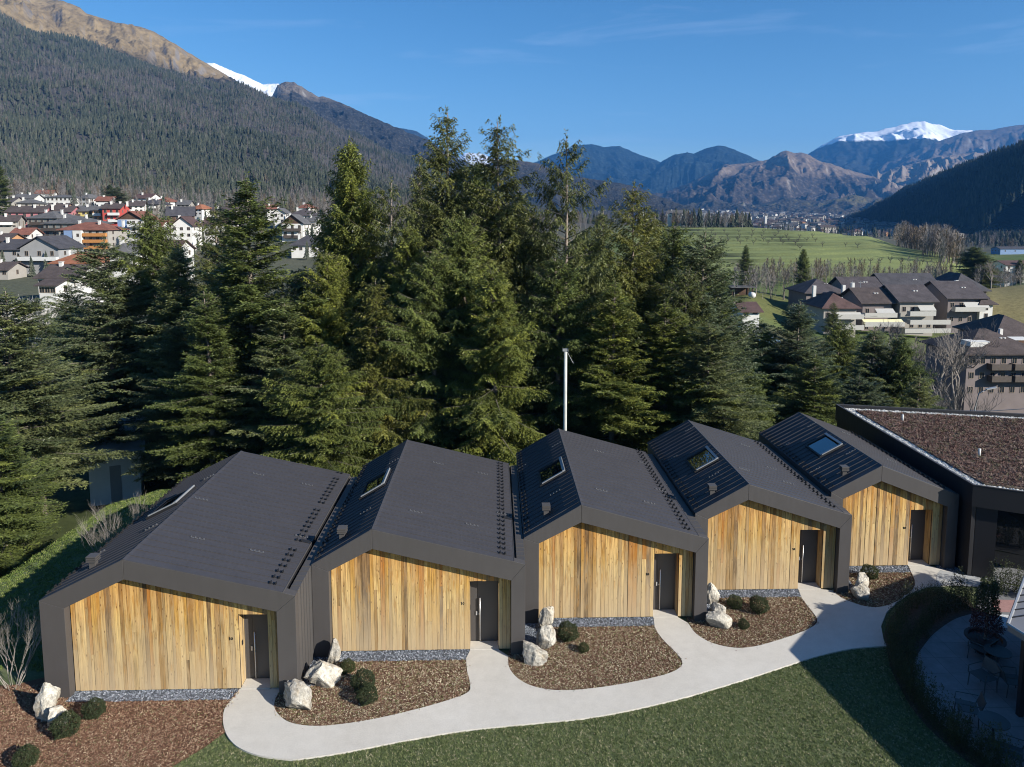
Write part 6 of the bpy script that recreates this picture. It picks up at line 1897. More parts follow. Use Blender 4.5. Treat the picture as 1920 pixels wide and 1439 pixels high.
H_(-20, 12, 452, 476, 236, 10, 2.4, 'gx', 'orange', 'brown', 'small orange house cut by the left edge', 2, 2, 0, None, 1, gv)
H_(100, 164, 494, 504, 200, 14, 2.8, 'hip', 'cream', 'orange', 'low house with a bright orange hipped roof', 1, 5, -0.15, None, 1, gv)
H_(-25, 14, 506, 520, 200, 8, 2.0, 'gx', 'cream', 'brown', 'low plain house under the left edge chalet', 1, 3, 0, None, 1, gv)
H_(72, 146, 521, 545, 158, 11, 2.6, 'gx', 'white', 'brown', 'brown roofed house with a row of white dormer windows', 1, 6, -0.06, None, 1, gv)
H_(74, 106, 535, 556, 149, 6, 1.1, 'gx', 'white', 'brown', 'white annex with orange windows below the brown roofed house', 1, 3, -0.06, None, 0, gv)
H_(86, 134, 370, 388, 430, 11, 1.6, 'hip', 'white', 'grey', 'white villa with two rows of windows under the forest', 2, 6, 0, None, 1, gv)
H_(0, 22, 379, 392, 352, 10, 2.6, 'gx', 'cream', 'purple', 'brown roofed house above the pink row at the left edge', 1, 3, 0, None, 2, gv)
H_(24, 60, 372, 386, 372, 10, 2.4, 'gx', 'white', 'grey', 'white house with a long grey roof above the pink row', 1, 4, 0.08, None, 2, gv)
H_(30, 66, 381, 392, 345, 9, 2.2, 'hip', 'cream', 'grey', 'low grey roofed house just above the pink row', 1, 3, 0.08, None, 1, gv)
H_(252, 286, 372, 384, 415, 10, 2.8, 'gx', 'white', 'dkred', 'small house with a dull red roof high in the village', 1, 3, -0.2, None, 1, gv)
H_(262, 300, 383, 398, 385, 12, 3.0, 'hip', 'cream', 'slate', 'large grey roofed villa behind the dark gabled house', 2, 4, -0.15, (M_RAILW, 0.1, 0.9, 1), 2, gv)
H_(306, 352, 405, 424, 330, 12, 4.4, 'gx', 'wood', 'slate', 'dark gabled house with a grey roof and solar panels', 2, 4, 0.35, None, 1, gv)
H_(318, 356, 424, 448, 272, 12, 3.6, 'gy', 'white', 'dkred', 'white house with a dull red gable half hidden by firs', 2, 3, 0.1, None, 1, gv)
H_(512, 534, 400, 420, 340, 9, 2.4, 'gy', 'white', 'grey', 'small white house at the left of the middle village gap', 2, 2, 0, None, 1, gv)
H_(540, 592, 404, 424, 330, 12, 3.2, 'hip', 'white', 'purple', 'white villa with a purple grey pyramid roof', 2, 4, 0.05, None, 2, gv)
H_(528, 568, 420, 446, 288, 11, 3.8, 'gy', 'white', 'grey', 'chalet with a timber gable and stacked balconies', 2, 3, 0, (M_RAIL, 0.1, 0.9, 2), 1, gv, 'wood')
H_(574, 592, 415, 432, 300, 9, 2.0, 'gx', 'white', 'grey', 'white side house right of the timber gabled chalet', 1, 2, 0, None, 1, gv)
H_(546, 594, 460, 474, 250, 12, 3.4, 'hip', 'white', 'slate', 'low white house with a blue grey hipped roof', 1, 4, 0, None, 1, gv)
H_(600, 640, 412, 430, 350, 10, 2.6, 'gx', 'cream', 'brown', 'brown roofed house half hidden behind the dark pointed fir', 2, 3, 0, None, 1, gv)
H_(640, 690, 422, 442, 300, 10, 2.6, 'gx', 'white', 'grey', 'grey roofed house glimpsed behind the dark pointed fir', 2, 3, 0, None, 1, gv)
H_(380, 430, 420, 445, 290, 11, 2.8, 'gx', 'white', 'dkred', 'red roofed house glimpsed between the left firs', 2, 4, 0, None, 1, gv)
H_(395, 440, 398, 412, 360, 10, 2.6, 'gx', 'cream', 'brown', 'brown roofed house high behind the double topped fir', 2, 3, 0, None, 1, gv)
H_(280, 330, 470, 500, 190, 11, 2.6, 'gx', 'white', 'dkred', 'white house glimpsed low between the left firs', 2, 3, 0, None, 1, gv)
H_(205, 240, 475, 500, 180, 10, 2.4, 'hip', 'white', 'grey', 'small white house behind the fir before the orange balconies', 2, 2, 0, None, 1, gv)
extra = [(150, 172, 372, 386, 400, 'white', 'grey', 'pale house just right of the white villa under the forest'),
 (178, 205, 377, 390, 372, 'cream', 'red', 'small terracotta roofed house above the red row house'),
 (236, 262, 386, 398, 352, 'white', 'brown', 'small brown roofed house left of the grey roofed villa'),
 (292, 318, 378, 390, 398, 'white', 'red', 'terracotta roofed house behind the grey roofed villa'),
 (330, 352, 384, 397, 392, 'cream', 'grey', 'small grey roofed house above the dark gabled one'),
 (64, 92, 363, 374, 455, 'white', 'red', 'highest terracotta roofed house left of the white villa'),
 (360, 384, 392, 404, 380, 'white', 'orange', 'orange roofed house behind the double topped fir'),
 (270, 300, 424, 440, 300, 'white', 'red', 'terracotta roofed house behind the brown gabled one'),
 (496, 514, 392, 402, 395, 'white', 'red', 'terracotta roofed house high left of the middle village gap'),
 (560, 584, 390, 400, 400, 'cream', 'red', 'terracotta roofed house behind the purple pyramid roof'),
 (18, 50, 440, 455, 262, 'white', 'red', 'terracotta roofed house below the long pink house'),
 (-10, 22, 415, 428, 282, 'cream', 'brown', 'brown roofed house cut by the left edge under the pink house')]
for k, (a_, b_, e_, f_, Y_, w_, t_, l_) in enumerate(extra):
    H_(a_, b_, e_, f_, Y_, 9.5, 2.4, 'gx' if k % 3 else 'hip', w_, t_, l_, 2, 3, (-0.25, 0.1, 0.3)[k % 3], (M_RAILW, 0.1, 0.8, 1) if k % 2 else None, 1, gv)
# white shed close behind the left grass bank
def shed():
    A = at(136, 852, 53); B = at(222, 852, 53); zb = tz(A.x, 54)
    w = B.x - A.x; h = A.z - zb
    root = empty('shed', ((A.x + B.x) / 2, 56, zb), 'white shed with a pale sheet roof glimpsed between the left trunks', 'shed', None, 0.42)
    part('wall', MB().box(-w / 2, -3, -3, w / 2, 3, h), plaster('shed_white', (0.70, 0.70, 0.69)), root)
    mb = MB(); mb.poly([(-w / 2 - 0.4, -3.5, h), (w / 2 + 0.4, -3.5, h), (w / 2 + 0.4, 3.5, h + 1.1), (-w / 2 - 0.4, 3.5, h + 1.1), (-w / 2 - 0.4, -3.5, h - 0.12), (w / 2 + 0.4, -3.5, h - 0.12), (w / 2 + 0.4, 3.5, h + 0.98), (-w / 2 - 0.4, 3.5, h + 0.98)],
                       [(0, 1, 2, 3), (7, 6, 5, 4), (0, 4, 5, 1), (1, 5, 6, 2), (2, 6, 7, 3), (3, 7, 4, 0)])
    part('roof', mb, simple('pale_sheet_roof', (0.48, 0.49, 0.50), 0.6, 0.2, 0.12, 2), root)
    part('door', MB().box(-w * 0.1, -3.04, -0.2, w * 0.12, -3.001, h * 0.75), PL['grey'], root)
shed()

# ---- apartment block on the right: wings with their own roofs, balconies, awnings
def wing(root, px0, px1, pe, pb, Y, d, rise, kind, wall, tile, oh=0.9, floors=2, cols=3):
    A = at(px0, pe, Y) - root.location; B = at(px1, pe, Y) - root.location; zb = at(px0, pb, Y).z - root.location.z
    part('wall', MB().box(A.x, A.y, zb - 5, B.x, A.y + d, A.z), PL[wall], root)
    mb = MB(); roof_shape(mb, A.x, B.x, A.y, A.y + d, A.z, rise, kind, oh, 0.25)
    rf = part('roof', mb, TL[tile], root)
    if kind == 'gx':
        part('gable', MB().prism([(A.y + 0.05, A.z + 0.002), (A.y + d - 0.05, A.z + 0.002), (A.y + d / 2, A.z + rise - 0.3)], A.x + 0.02, B.x - 0.02, 'x'), PL[wall], root)
    fh = (A.z - zb) / floors
    for f in range(floors):
        for c in range(cols):
            ob('window', WINM, root, (A.x + (B.x - A.x) * (c + 0.5) / cols, A.y - 0.02, zb + fh * (f + 0.5)))
    # paired pale flues
    for k in range(2):
        cx = A.x + (B.x - A.x) * 0.62 + k * 0.75; cyy = A.y + d * 0.28
        zt = A.z + rise * 0.45
        part('chimney', MB().tube([(cx, cyy, zt - 0.4), (cx, cyy, zt + 0.75)], 0.27, 8), PL['white'], rf)
    return A, B, zb
def gallery(root, px0, px1, py, Y, h=1.0, dep=1.6, m=None, slope=0.0):
    A = at(px0, py, Y) - root.location; B = at(px1, py, Y) - root.location
    mb = MB(); mb.box(A.x, A.y - dep, A.z - 0.2, B.x, A.y - 0.005, A.z)
    mb.box(A.x, A.y - dep, A.z + 0.001, B.x, A.y - dep + 0.08, A.z + h)
    mb.box(A.x, A.y - dep + 0.081, A.z + 0.001, A.x + 0.08, A.y - 0.006, A.z + h)
    part('balcony', mb, m or M_AWN, root)
def awning(root, px0, px1, py0, py1, Y, m=None):
    A = at(px0, py0, Y) - root.location; B = at(px1, py0, Y) - root.location; Cc = at(px0, py1, Y - 1.4) - root.location
    mb = MB(); mb.poly([(A.x, A.y, A.z), (B.x, A.y, A.z), (B.x, A.y - 1.4, Cc.z), (A.x, A.y - 1.4, Cc.z), (A.x, A.y, A.z - 0.04), (B.x, A.y, A.z - 0.04), (B.x, A.y - 1.4, Cc.z - 0.2), (A.x, A.y - 1.4, Cc.z - 0.2)],
                       [(0, 1, 2, 3), (7, 6, 5, 4), (0, 4, 5, 1), (1, 5, 6, 2), (2, 6, 7, 3), (3, 7, 4, 0)])
    part('awning', mb, m or M_AWN, root)
def apartments():
    p = at(1690, 630, 178)
    r = empty('apartment_block', (p.x, 186, tz(p.x, 182)), 'stepped apartment block with brown tiled roofs and pale awnings below the orchard hill', 'apartment block')
    wing(r, 1512, 1582, 549, 590, 196, 12, 3.4, 'hip', 'rose', 'purple')
    wing(r, 1590, 1655, 546, 585, 198, 12, 3.6, 'gx', 'cream', 'purple')
    wing(r, 1665, 1762, 543, 585, 201, 13, 4.2, 'gx', 'rose', 'slate', cols=4)
    wing(r, 1790, 1850, 545, 590, 200, 15, 4.6, 'hip', 'rose', 'slate')
    wing(r, 1545, 1606, 577, 632, 174, 11, 3.2, 'hip', 'cream', 'dkred', cols=4)
    wing(r, 1618, 1672, 568, 628, 181, 12, 3.4, 'gx', 'rose', 'brown', cols=3)
    wing(r, 1688, 1752, 565, 625, 180, 13, 3.7, 'gx', 'cream', 'purple', cols=4)
    wing(r, 1778, 1846, 559, 612, 183, 14, 3.9, 'gx', 'rose', 'purple', cols=4)
    wing(r, 1838, 1862, 570, 600, 182, 9, 2.0, 'hip', 'white', 'brown', cols=1)
    for a in ((1565, 1614, 596, 170), (1565, 1614, 616, 169), (1616, 1676, 593, 174), (1616, 1690, 610, 173), (1700, 1748, 590, 176), (1700, 1775, 606, 175), (1784, 1840, 582, 179), (1690, 1775, 622, 174)):
        gallery(r, a[0], a[1], a[2], a[3] + 3.2)
    awning(r, 1566, 1613, 586, 595, 173.5); awning(r, 1555, 1578, 604, 612, 172.5); awning(r, 1640, 1674, 579, 587, 177.5)
    awning(r, 1616, 1690, 599, 606, 176, M_AWNY); awning(r, 1720, 1750, 573, 582, 179.5); awning(r, 1806, 1850, 567, 577, 182)
    awning(r, 1600, 1640, 588, 593, 177)
    p_ = at(1770, 545, 190) - r.location
    part('roof_terrace', MB().box(p_.x - 1.2, p_.y, p_.z - 3, p_.x + 3.2, p_.y + 4, p_.z + 1.9), PL['white'], r)
    for k, (px, py) in enumerate(((1528, 541), (1583, 540), (1761, 532), (1795, 531), (1600, 536), (1668, 548))):
        q = at(px, py, 192) - r.location
        part('chimney', MB().box(q.x - 0.4, q.y, q.z - 2.4, q.x + 0.4, q.y + 0.8, q.z + 0.7), PL['white'], r)
    for k, px in enumerate((1598, 1613)):
        q = at(px, 545, 188) - r.location
        part('aerial', MB().tube([(q.x, q.y, q.z - 1), (q.x, q.y, q.z + 2.6)], 0.05, 4).tube([(q.x - 0.6, q.y, q.z + 2.2), (q.x + 0.6, q.y, q.z + 2.2)], 0.04, 4), M_RAILW, r)
apartments()
def corner_building():
    Y = 132.0
    p = at(1870, 740, Y)
    r = empty('apartment_building', (p.x, Y + 6, p.z), 'rose grey three storey building with dark balconies at the right edge', 'apartment building', None, 0.0)
    A, B, zb = wing(r, 1814, 1952, 663, 745, Y, 13, 3.8, 'hip', 'rose', 'brown', 1.0, 3, 7)
    wing(r, 1868, 1960, 630, 680, Y + 10, 12, 3.6, 'hip', 'rose', 'brown', 0.9, 1, 4)
    for row in (690, 712):
        gallery(r, 1850, 1886, row, Y + 0.0, 0.95, 1.5, M_RAIL); gallery(r, 1893, 1945, row, Y + 0.0, 0.95, 1.5, M_RAIL)
    q = at(1895, 640, Y + 8) - r.location
    part('roof_terrace', MB().box(q.x - 2.4, q.y, q.z - 2.6, q.x + 3.5, q.y + 3, q.z + 0.4), PL['wood'], r)
    part('awning', MB().obox((q.x, q.y - 0.9, q.z + 0.7), (2.7, 0, 0), (0, 1.2, 0.12), (0, 0, 0.05)), M_RAILW, r)
    q = at(1838, 650, Y + 1) - r.location
    part('gable', MB().prism([(q.x - 1.9, q.z - 1.4), (q.x + 2.0, q.z + 0.9), (q.x - 1.9, q.z + 0.9)], q.y, q.y + 3), PL['white'], r)
    for px, py in ((1878, 622), (1908, 655)):
        q = at(px, py, Y + 6) - r.location
        part('chimney', MB().box(q.x - 0.3, q.y, q.z - 1.4, q.x + 0.3, q.y + 0.6, q.z + 0.5), PL['white'], r)
corner_building()
gr = 'single houses right of the valley'
H_(1886, 1940, 497, 518, 330, 11, 1.8, 'gx', 'white', 'dkred', 'white house with a red roof edge at the right photo edge', 2, 4, 0, None, 0, gr)
H_(1256, 1283, 401, 412, 640, 10, 3.4, 'gx', 'white', 'grey', 'white farmhouse on the ridge at the left of the orchard hill', 1, 3, -0.35, None, 1, gr)
H_(1876, 1950, 467, 476, 720, 14, 2.2, 'gx', 'blue', 'slate', 'long shed with a bright blue front on the valley fields', 1, 4, 0, None, 0, gr, cat='shed', name='shed')
H_(1392, 1424, 584, 592, 150, 8, 1.6, 'gx', 'white', 'dkred', 'low garage with a dull red roof left of the apartment block', 1, 2, 0, None, 0, gr, cat='garage', name='garage')
def pavilion():
    p = at(1392, 556, 205); z = tz(p.x, p.y)
    r = empty('pavilion', (p.x, p.y, z), 'open pavilion with a flat grey roof beside the meadow strip', 'pavilion')
    for sx in (-3.0, 3.0):
        for sy in (0.0, 4.0): part('post', MB().box(sx - 0.12, sy - 0.12, -1, sx + 0.12, sy + 0.12, 2.5), PL['wood'], r)
    part('roof', MB().box(-3.8, -0.8, 2.5, 3.8, 4.8, 2.75), TL['grey'], r)
    part('back_wall', MB().box(-3.0, 4.15, -1, 3.0, 4.3, 2.49), PL['wood'], r)
    q = at(1410, 557, 200)
    o = ob('round_tank', MB().tube([(0, -0.9, 0.8), (0, 0.9, 0.8)], 0.8, 14).mesh('round_tank', PL['white'], True), None, (q.x, q.y, tz(q.x, q.y) + 0.3)); o['label'] = 'white round tank lying in front of the open pavilion'; o['category'] = 'tank'
pavilion()
# cars on the small yard
def car(px, py, Y, rz, col, label):
    p = at(px, py, Y); z = tz(p.x, p.y)
    r = empty('parked_car', (p.x, p.y, z), label, 'car', 'cars parked by the red roofed garage', rz)
    paint = simple('car_paint', col, 0.3, 0.0, 0.03, 1, 0, 0.6)
    part('body', MB().prism([(-2.1, 0.3), (2.1, 0.3), (2.15, 0.75), (1.2, 0.92), (-1.9, 0.95), (-2.15, 0.7)], -0.85, 0.85), paint, r)
    part('cabin', MB().prism([(1.15, 0.921), (-1.85, 0.951), (-1.45, 1.42), (0.35, 1.45)], -0.74, 0.74), M_WPANE, r)
    part('roof', MB().prism([(-1.4, 1.43), (0.32, 1.46), (0.25, 1.52), (-1.3, 1.50)], -0.72, 0.72), paint, r)
    for sx in (-1.3, 1.3):
        for sy in (-0.86, 0.72):
            part('wheel', MB().tube([(sx, sy, 0.33), (sx, sy + 0.16, 0.33)], 0.33, 12), M_BLACK, r)
car(1432, 592, 148, 0.2, (0.62, 0.66, 0.70), 'pale silver car parked right of the red roofed garage')
car(1444, 595, 144, 0.25, (0.20, 0.32, 0.42), 'blue grey car parked next to the pale silver one')

# ---- the far town: houses of a few pixels
def town_house(seed, w, d, h, rise, wall, tile, hip=False):
    mb = MB(); mb.box(-w / 2, -d / 2, -4, w / 2, d / 2, h, 0)
    v = len(mb.f)
    roof_shape(mb, -w / 2, w / 2, -d / 2, d / 2, h, rise, 'hip' if hip else 'gx', 0.6, 0.3)
    for k in range(v, len(mb.f)): mb.m[k] = 1
    if not hip: mb.prism([(-d / 2 + 0.05, h + 0.001), (d / 2 - 0.05, h + 0.001), (0, h + rise - 0.35)], -w / 2 + 0.05, w / 2 - 0.05, 'x', 0)
    nw = max(2, int(w / 3.2))
    for f in range(int(h / 2.9)):
        for c in range(nw):
            x = -w / 2 + w * (c + 0.5) / nw
            mb.box(x - 0.55, -d / 2 - 0.06, 1.0 + f * 2.9, x + 0.55, -d / 2 - 0.002, 2.4 + f * 2.9, 2)
    return mb.mesh('town_house', [PL[wall], TL[tile], M_WPANE])
TH = [town_house(1, 12, 9, 6.0, 2.6, 'white', 'brown'), town_house(2, 16, 10, 8.8, 2.4, 'white', 'grey'), town_house(3, 10, 9, 5.8, 3.0, 'cream', 'dkred', True), town_house(4, 22, 11, 9.0, 2.6, 'cream', 'brown'),
      town_house(5, 11, 10, 6.0, 2.4, 'orange', 'dkred'), town_house(6, 13, 9, 6.0, 3.2, 'white', 'purple', True), town_house(7, 14, 12, 11.6, 2.0, 'grey', 'grey', True)]
rt2 = np.random.default_rng(19)
cand = []
for (a, b, y0, y1, n) in ((1400, 1700, 1150, 1700, 70), (1420, 1640, 1700, 2500, 60), (1080, 1660, 2500, 3600, 90), (1660, 1960, 1450, 1800, 50), (1640, 1800, 1200, 1450, 14)):
    for k in range(n): cand.append((rt2.uniform(a, b), rt2.uniform(y0, y1)))
cand = sorted(cand, key=lambda c: c[1])[:284]
for k, (px, Y) in enumerate(cand):
    x = Y * ((px - 960) / 1332 + _TANYAW)
    o = ob('town_house', TH[int(rt2.integers(0, len(TH)))], None, (x, Y, tz(x, Y)))
    o.rotation_euler = (0, 0, rt2.normal(0, 0.5)); s = rt2.uniform(0.9, 1.35); o.scale = (s, s, s)
    o['label'] = 'small pale house with a pitched roof in the far town'; o['category'] = 'house'; o['group'] = 'houses of the far town'
n = 900
px = np.concatenate([rt2.uniform(1060, 1660, n), rt2.uniform(1640, 1980, 260)]); Y = np.concatenate([rt2.uniform(2300, 4300, n), rt2.uniform(1500, 2300, 260)])
x = Y * ((px - 960) / 1332 + _TANYAW)
scatter('far_town', np.stack([x, Y, terrain(x, Y)], 1), TH, 'dense far part of the town reading as pale specks', 'town', 9, 0.0, 0.9, 1.5)
# church tower of the far town
q = ray_hit(1435, 428, 900, 2500)
r = empty('church_tower', (q.x, q.y, q.z), 'slim pale church tower rising from the far town behind the orchard hill', 'tower')
part('shaft', MB().box(-2.2, -2.2, -2, 2.2, 2.2, 26), PL['white'], r)
part('spire', MB().poly([(-2.5, -2.5, 26), (2.5, -2.5, 26), (2.5, 2.5, 26), (-2.5, 2.5, 26), (0, 0, 34)], [(0, 1, 4), (1, 2, 4), (2, 3, 4), (3, 0, 4), (3, 2, 1, 0)]), TL['grey'], r)
# ------------------------------------------------------------------ black flat-roofed building with a planted roof
def offset_poly(poly, d):
    """inset a convex polygon (counter-clockwise) by d"""
    n = len(poly); out = []
    for i in range(n):
        p0 = Vector(poly[i - 1]); p1 = Vector(poly[i]); p2 = Vector(poly[(i + 1) % n])
        e1 = (p1 - p0).normalized(); e2 = (p2 - p1).normalized()
        n1 = Vector((-e1.y, e1.x)); n2 = Vector((-e2.y, e2.x))
        b = (n1 + n2).normalized(); k = d / max(0.2, b.dot(n1))
        out.append(tuple(p1 + b * k))
    return out
def ring(mb, outer, inner, z0, z1, m=0):
    n = len(outer)
    for i in range(n):
        j = (i + 1) % n
        a, b, c, d = outer[i], outer[j], inner[j], inner[i]
        vs = [(a[0], a[1], z0), (b[0], b[1], z0), (c[0], c[1], z0), (d[0], d[1], z0), (a[0], a[1], z1), (b[0], b[1], z1), (c[0], c[1], z1), (d[0], d[1], z1)]
        mb.poly(vs, [(4, 5, 6, 7), (0, 3, 2, 1), (0, 1, 5, 4), (2, 3, 7, 6)], m)
M_BLACKW = metal_mat('black_cladding', (0.022, 0.022, 0.025), 0.5, 0.35)
RP = [(18.95, 26.80), (24.3, 24.05), (36.0, 24.5), (36.0, 35.1), (19.38, 39.1)]
def planted_roof_building():
    root = empty('flat_roofed_building', (20.0, 27.0, 0), 'black clad building with a flat red brown planted roof and pale gravel edge', 'building')
    o = root.location
    def P(): return LMB(o)
    ZT = 3.82
    # parapet and fascia
    i1 = offset_poly(RP, 0.14); i2 = offset_poly(RP, 0.72)
    mb = P(); ring(mb, RP, i1, 2.95, ZT); part('parapet', mb, M_BLACKW, root)
    mb = P(); ring(mb, offset_poly(RP, -0.015), offset_poly(RP, 0.05), ZT + 0.002, ZT + 0.03); part('coping', mb, M_TRIM, root)
    mb = P(); mb.poly([(p[0], p[1], ZT - 0.16) for p in i1] , [tuple(range(len(i1)))]); part('roof', mb, simple('roof_gravel_bed', (0.50, 0.50, 0.49), 0.9, 0, 0.35, 40, 0.8), root)
    mb = P(); mb.poly([(p[0], p[1], 2.95) for p in i1[::-1]], [tuple(range(len(i1)))]); part('soffit', mb, M_BLACKW, root)
    m, nt, b = mat('sedum_roof'); g = N(nt); v = g.pos()
    f = g.noise(v, 11, 7, 0.75); f2 = g.noise(v, 0.8, 5, 0.6)
    c = g.ramp(f, [(0.3, (0.06, 0.038, 0.032)), (0.5, (0.13, 0.082, 0.066)), (0.68, (0.20, 0.135, 0.11))])
    c = g.mix(g.ramp(f2, [(0.42, 0.0), (0.62, 0.55)]), c, (0.15, 0.135, 0.085))
    g.link(c, b.inputs['Base Color']); b.inputs['Roughness'].default_value = 0.95; g.link(g.bump(f, 1.0, 0.06), b.inputs['Normal'])
    mb = P(); mb.prism([(p[0], p[1]) for p in i2], ZT - 0.155, ZT - 0.09, 'z'); part('planting', mb, m, root)
    # clumps of sedum and loose stones, too many to count
    M_SED = rand_mat('sedum_clump', [(0.0, (0.11, 0.062, 0.052)), (0.3, (0.16, 0.095, 0.078)), (0.55, (0.20, 0.13, 0.105)), (0.75, (0.13, 0.12, 0.07)), (0.88, (0.25, 0.185, 0.15))])
    cl = []
    r_ = random.Random(8)
    for k in range(4):
        mb = MB()
        for q in range(10):
            a = r_.uniform(0, 6.28); rr = r_.uniform(0, 0.10); h = r_.uniform(0.02, 0.06); w = r_.uniform(0.008, 0.02)
            x, y = rr * math.cos(a), rr * math.sin(a); la = r_.uniform(0, 6.28)
            mb.poly([(x - w * math.sin(la), y + w * math.cos(la), 0), (x + w * math.sin(la), y - w * math.cos(la), 0), (x + 0.05 * math.cos(la), y + 0.05 * math.sin(la), h)], [(0, 1, 2)])
        cl.append(mb.mesh('sedum', M_SED))
    x, y = points_in(i2, 110, 5)
    k = y > 24
    sed = scatter('sedum', np.stack([x[k] - o.x, y[k] - o.y, np.full(k.sum(), ZT - 0.09)], 1), cl, None, None, 11, 0.2, 0.7, 1.6, parent=root)
    x, y = points_in(i1, 190, 6); k = ~inside(x, y, i2) & (y > 24)
    M_PW = rand_mat('white_pebble', [(0.0, (0.48, 0.48, 0.46)), (0.4, (0.62, 0.62, 0.60)), (0.7, (0.36, 0.36, 0.35)), (0.9, (0.74, 0.73, 0.70))])
    me = pebs[0].copy(); me.materials.clear(); me.materials.append(M_PW)
    scatter('roof_gravel', np.stack([x[k] - o.x, y[k] - o.y, np.full(k.sum(), ZT - 0.15)], 1), [me], None, None, 12, 0.4, 1.2, 2.4, parent=root)
    # roof outlets
    for (px, py) in ((1692, 790), (1836, 856)):
        q = gp(px, py, ZT - 0.1) - o
        part('roof_pipe', MB().tube([(q.x, q.y, ZT - 0.1), (q.x, q.y, ZT + 0.25)], 0.055, 10), M_RAILW, root, True)
    # left flank wall, pier, glazing set back under the roof
    mb = P(); mb.poly([(19.02, 26.87, -0.3), (19.45, 39.0, -0.3), (19.6, 39.0, -0.3), (19.17, 26.85, -0.3), (19.02, 26.87, 2.949), (19.45, 39.0, 2.949), (19.6, 39.0, 2.949), (19.17, 26.85, 2.949)], [(0, 3, 2, 1), (4, 5, 6, 7), (0, 1, 5, 4), (1, 2, 6, 5), (2, 3, 7, 6), (3, 0, 4, 7)])
    part('flank_wall', mb, M_BLACKW, root)
    f = Vector((0.889, -0.457, 0)); nn = Vector((0.457, 0.889, 0))
    P0 = Vector((19.10, 26.86, 0))
    def wallbox(a, b_, d0_, d1_, z0, z1, nm, mt, parent=root):
        c = P0 + f * ((a + b_) / 2) + nn * ((d0_ + d1_) / 2) - o
        mb_ = MB().obox((c.x, c.y, (z0 + z1) / 2), f * ((b_ - a) / 2), nn * ((d1_ - d0_) / 2), (0, 0, (z1 - z0) / 2))
        return part(nm, mb_, mt, parent)
    wallbox(0.08, 0.80, 0.02, 1.50, -0.2, 2.948, 'pier', M_BLACKW)
    wallbox(0.81, 9.0, 1.50, 1.56, 2.55, 2.948, 'lintel', M_BLACKW)
    m, nt, b = mat('dark_facade_glass'); b.inputs['Base Color'].default_value = (0.012, 0.016, 0.02, 1); b.inputs['Roughness'].default_value = 0.03; b.inputs['Specular IOR Level'].default_value = 0.8
    for k in range(4):
        fr = wallbox(0.82 + k * 2.05, 0.88 + k * 2.05, 1.46, 1.54, 0.0, 2.549, 'window_frame', M_TRIM)
        wallbox(0.885 + k * 2.05, 2.865 + k * 2.05, 1.50, 1.52, 0.0, 2.549, 'pane', m)
planted_roof_building()

# ------------------------------------------------------------------ patio, hedge bed, paving
INNER = [(17.6, 24.2), (16.6, 23.85), (15.5, 23.15), (14.7, 22.5), (13.64, 21.45), (12.95, 20.4), (12.68, 19.3), (12.78, 18.2), (13.1, 17.2), (13.6, 16.2)]
OUTER = [(17.9, 25.2), (16.9, 25.75), (15.75, 25.25), (14.4, 24.1), (13.5, 23.0), (13.13, 22.2), (12.7, 21.2), (12.42, 20.2), (12.22, 19.0), (12.3, 17.9), (12.62, 16.8), (13.0, 15.8)]
m, nt, b = mat('grey_stone_paving'); g = N(nt); v = g.pos()
br = g.n('ShaderNodeTexBrick', {'Vector': v, 'Color1': (0.21, 0.215, 0.22, 1), 'Color2': (0.19, 0.195, 0.205, 1), 'Mortar': (0.07, 0.07, 0.075, 1), 'Scale': 1.0, 'Mortar Size': 0.006, 'Brick Width': 0.8, 'Row Height': 0.8})
br.offset = 0.0
cc = g.mix(1.0, br.outputs['Color'], g.ramp(g.noise(v, 2.0, 6, 0.7), [(0.3, 0.75), (0.7, 1.15)]), 'MULTIPLY')
g.link(cc, b.inputs['Base Color']); b.inputs['Roughness'].default_value = 0.6
M_PAVE = m
sheet('patio', catmull(INNER, 5) + [(26, 14), (26, 24.2), (20.4, 26.0), (19.9, 26.4), (18.8, 25.9)], 0.012, M_PAVE, kind='structure')
sheet('patio_upper', [(18.82, 25.95), (19.92, 26.42), (27, 22.9), (29, 26.6), (20.2, 31.0), (19.25, 28.2), (18.95, 26.9)], 0.018, M_PAVE, kind='structure')
sheet('hedge_bed', catmull(OUTER, 4) + catmull(INNER[::-1], 4), 0.016, simple('dark_bed_soil', (0.055, 0.042, 0.032), 0.95, 0, 0.4, 9, 0.8), kind='structure')
sheet('brick_paving', [(18.2, 24.2), (19.9, 24.15), (19.7, 25.0), (18.75, 25.05)], 0.022, simple('rose_brick_paving', (0.33, 0.19, 0.175), 0.8, 0, 0.12, 6, 0.2), kind='structure')
sheet('pale_paving', [(17.25, 26.1), (18.78, 25.97), (19.8, 26.5), (18.8, 26.9), (18.2, 27.3), (17.8, 26.9)], 0.042, simple('pale_paving_stone', (0.40, 0.41, 0.41), 0.8, 0, 0.1, 5, 0.2), kind='structure')
sheet('gravel_patch', [(17.7, 23.3), (18.9, 22.9), (19.3, 23.9), (18.1, 24.1)], 0.020, simple('white_gravel', (0.55, 0.56, 0.56), 0.9, 0, 0.35, 30, 0.7), kind='structure')
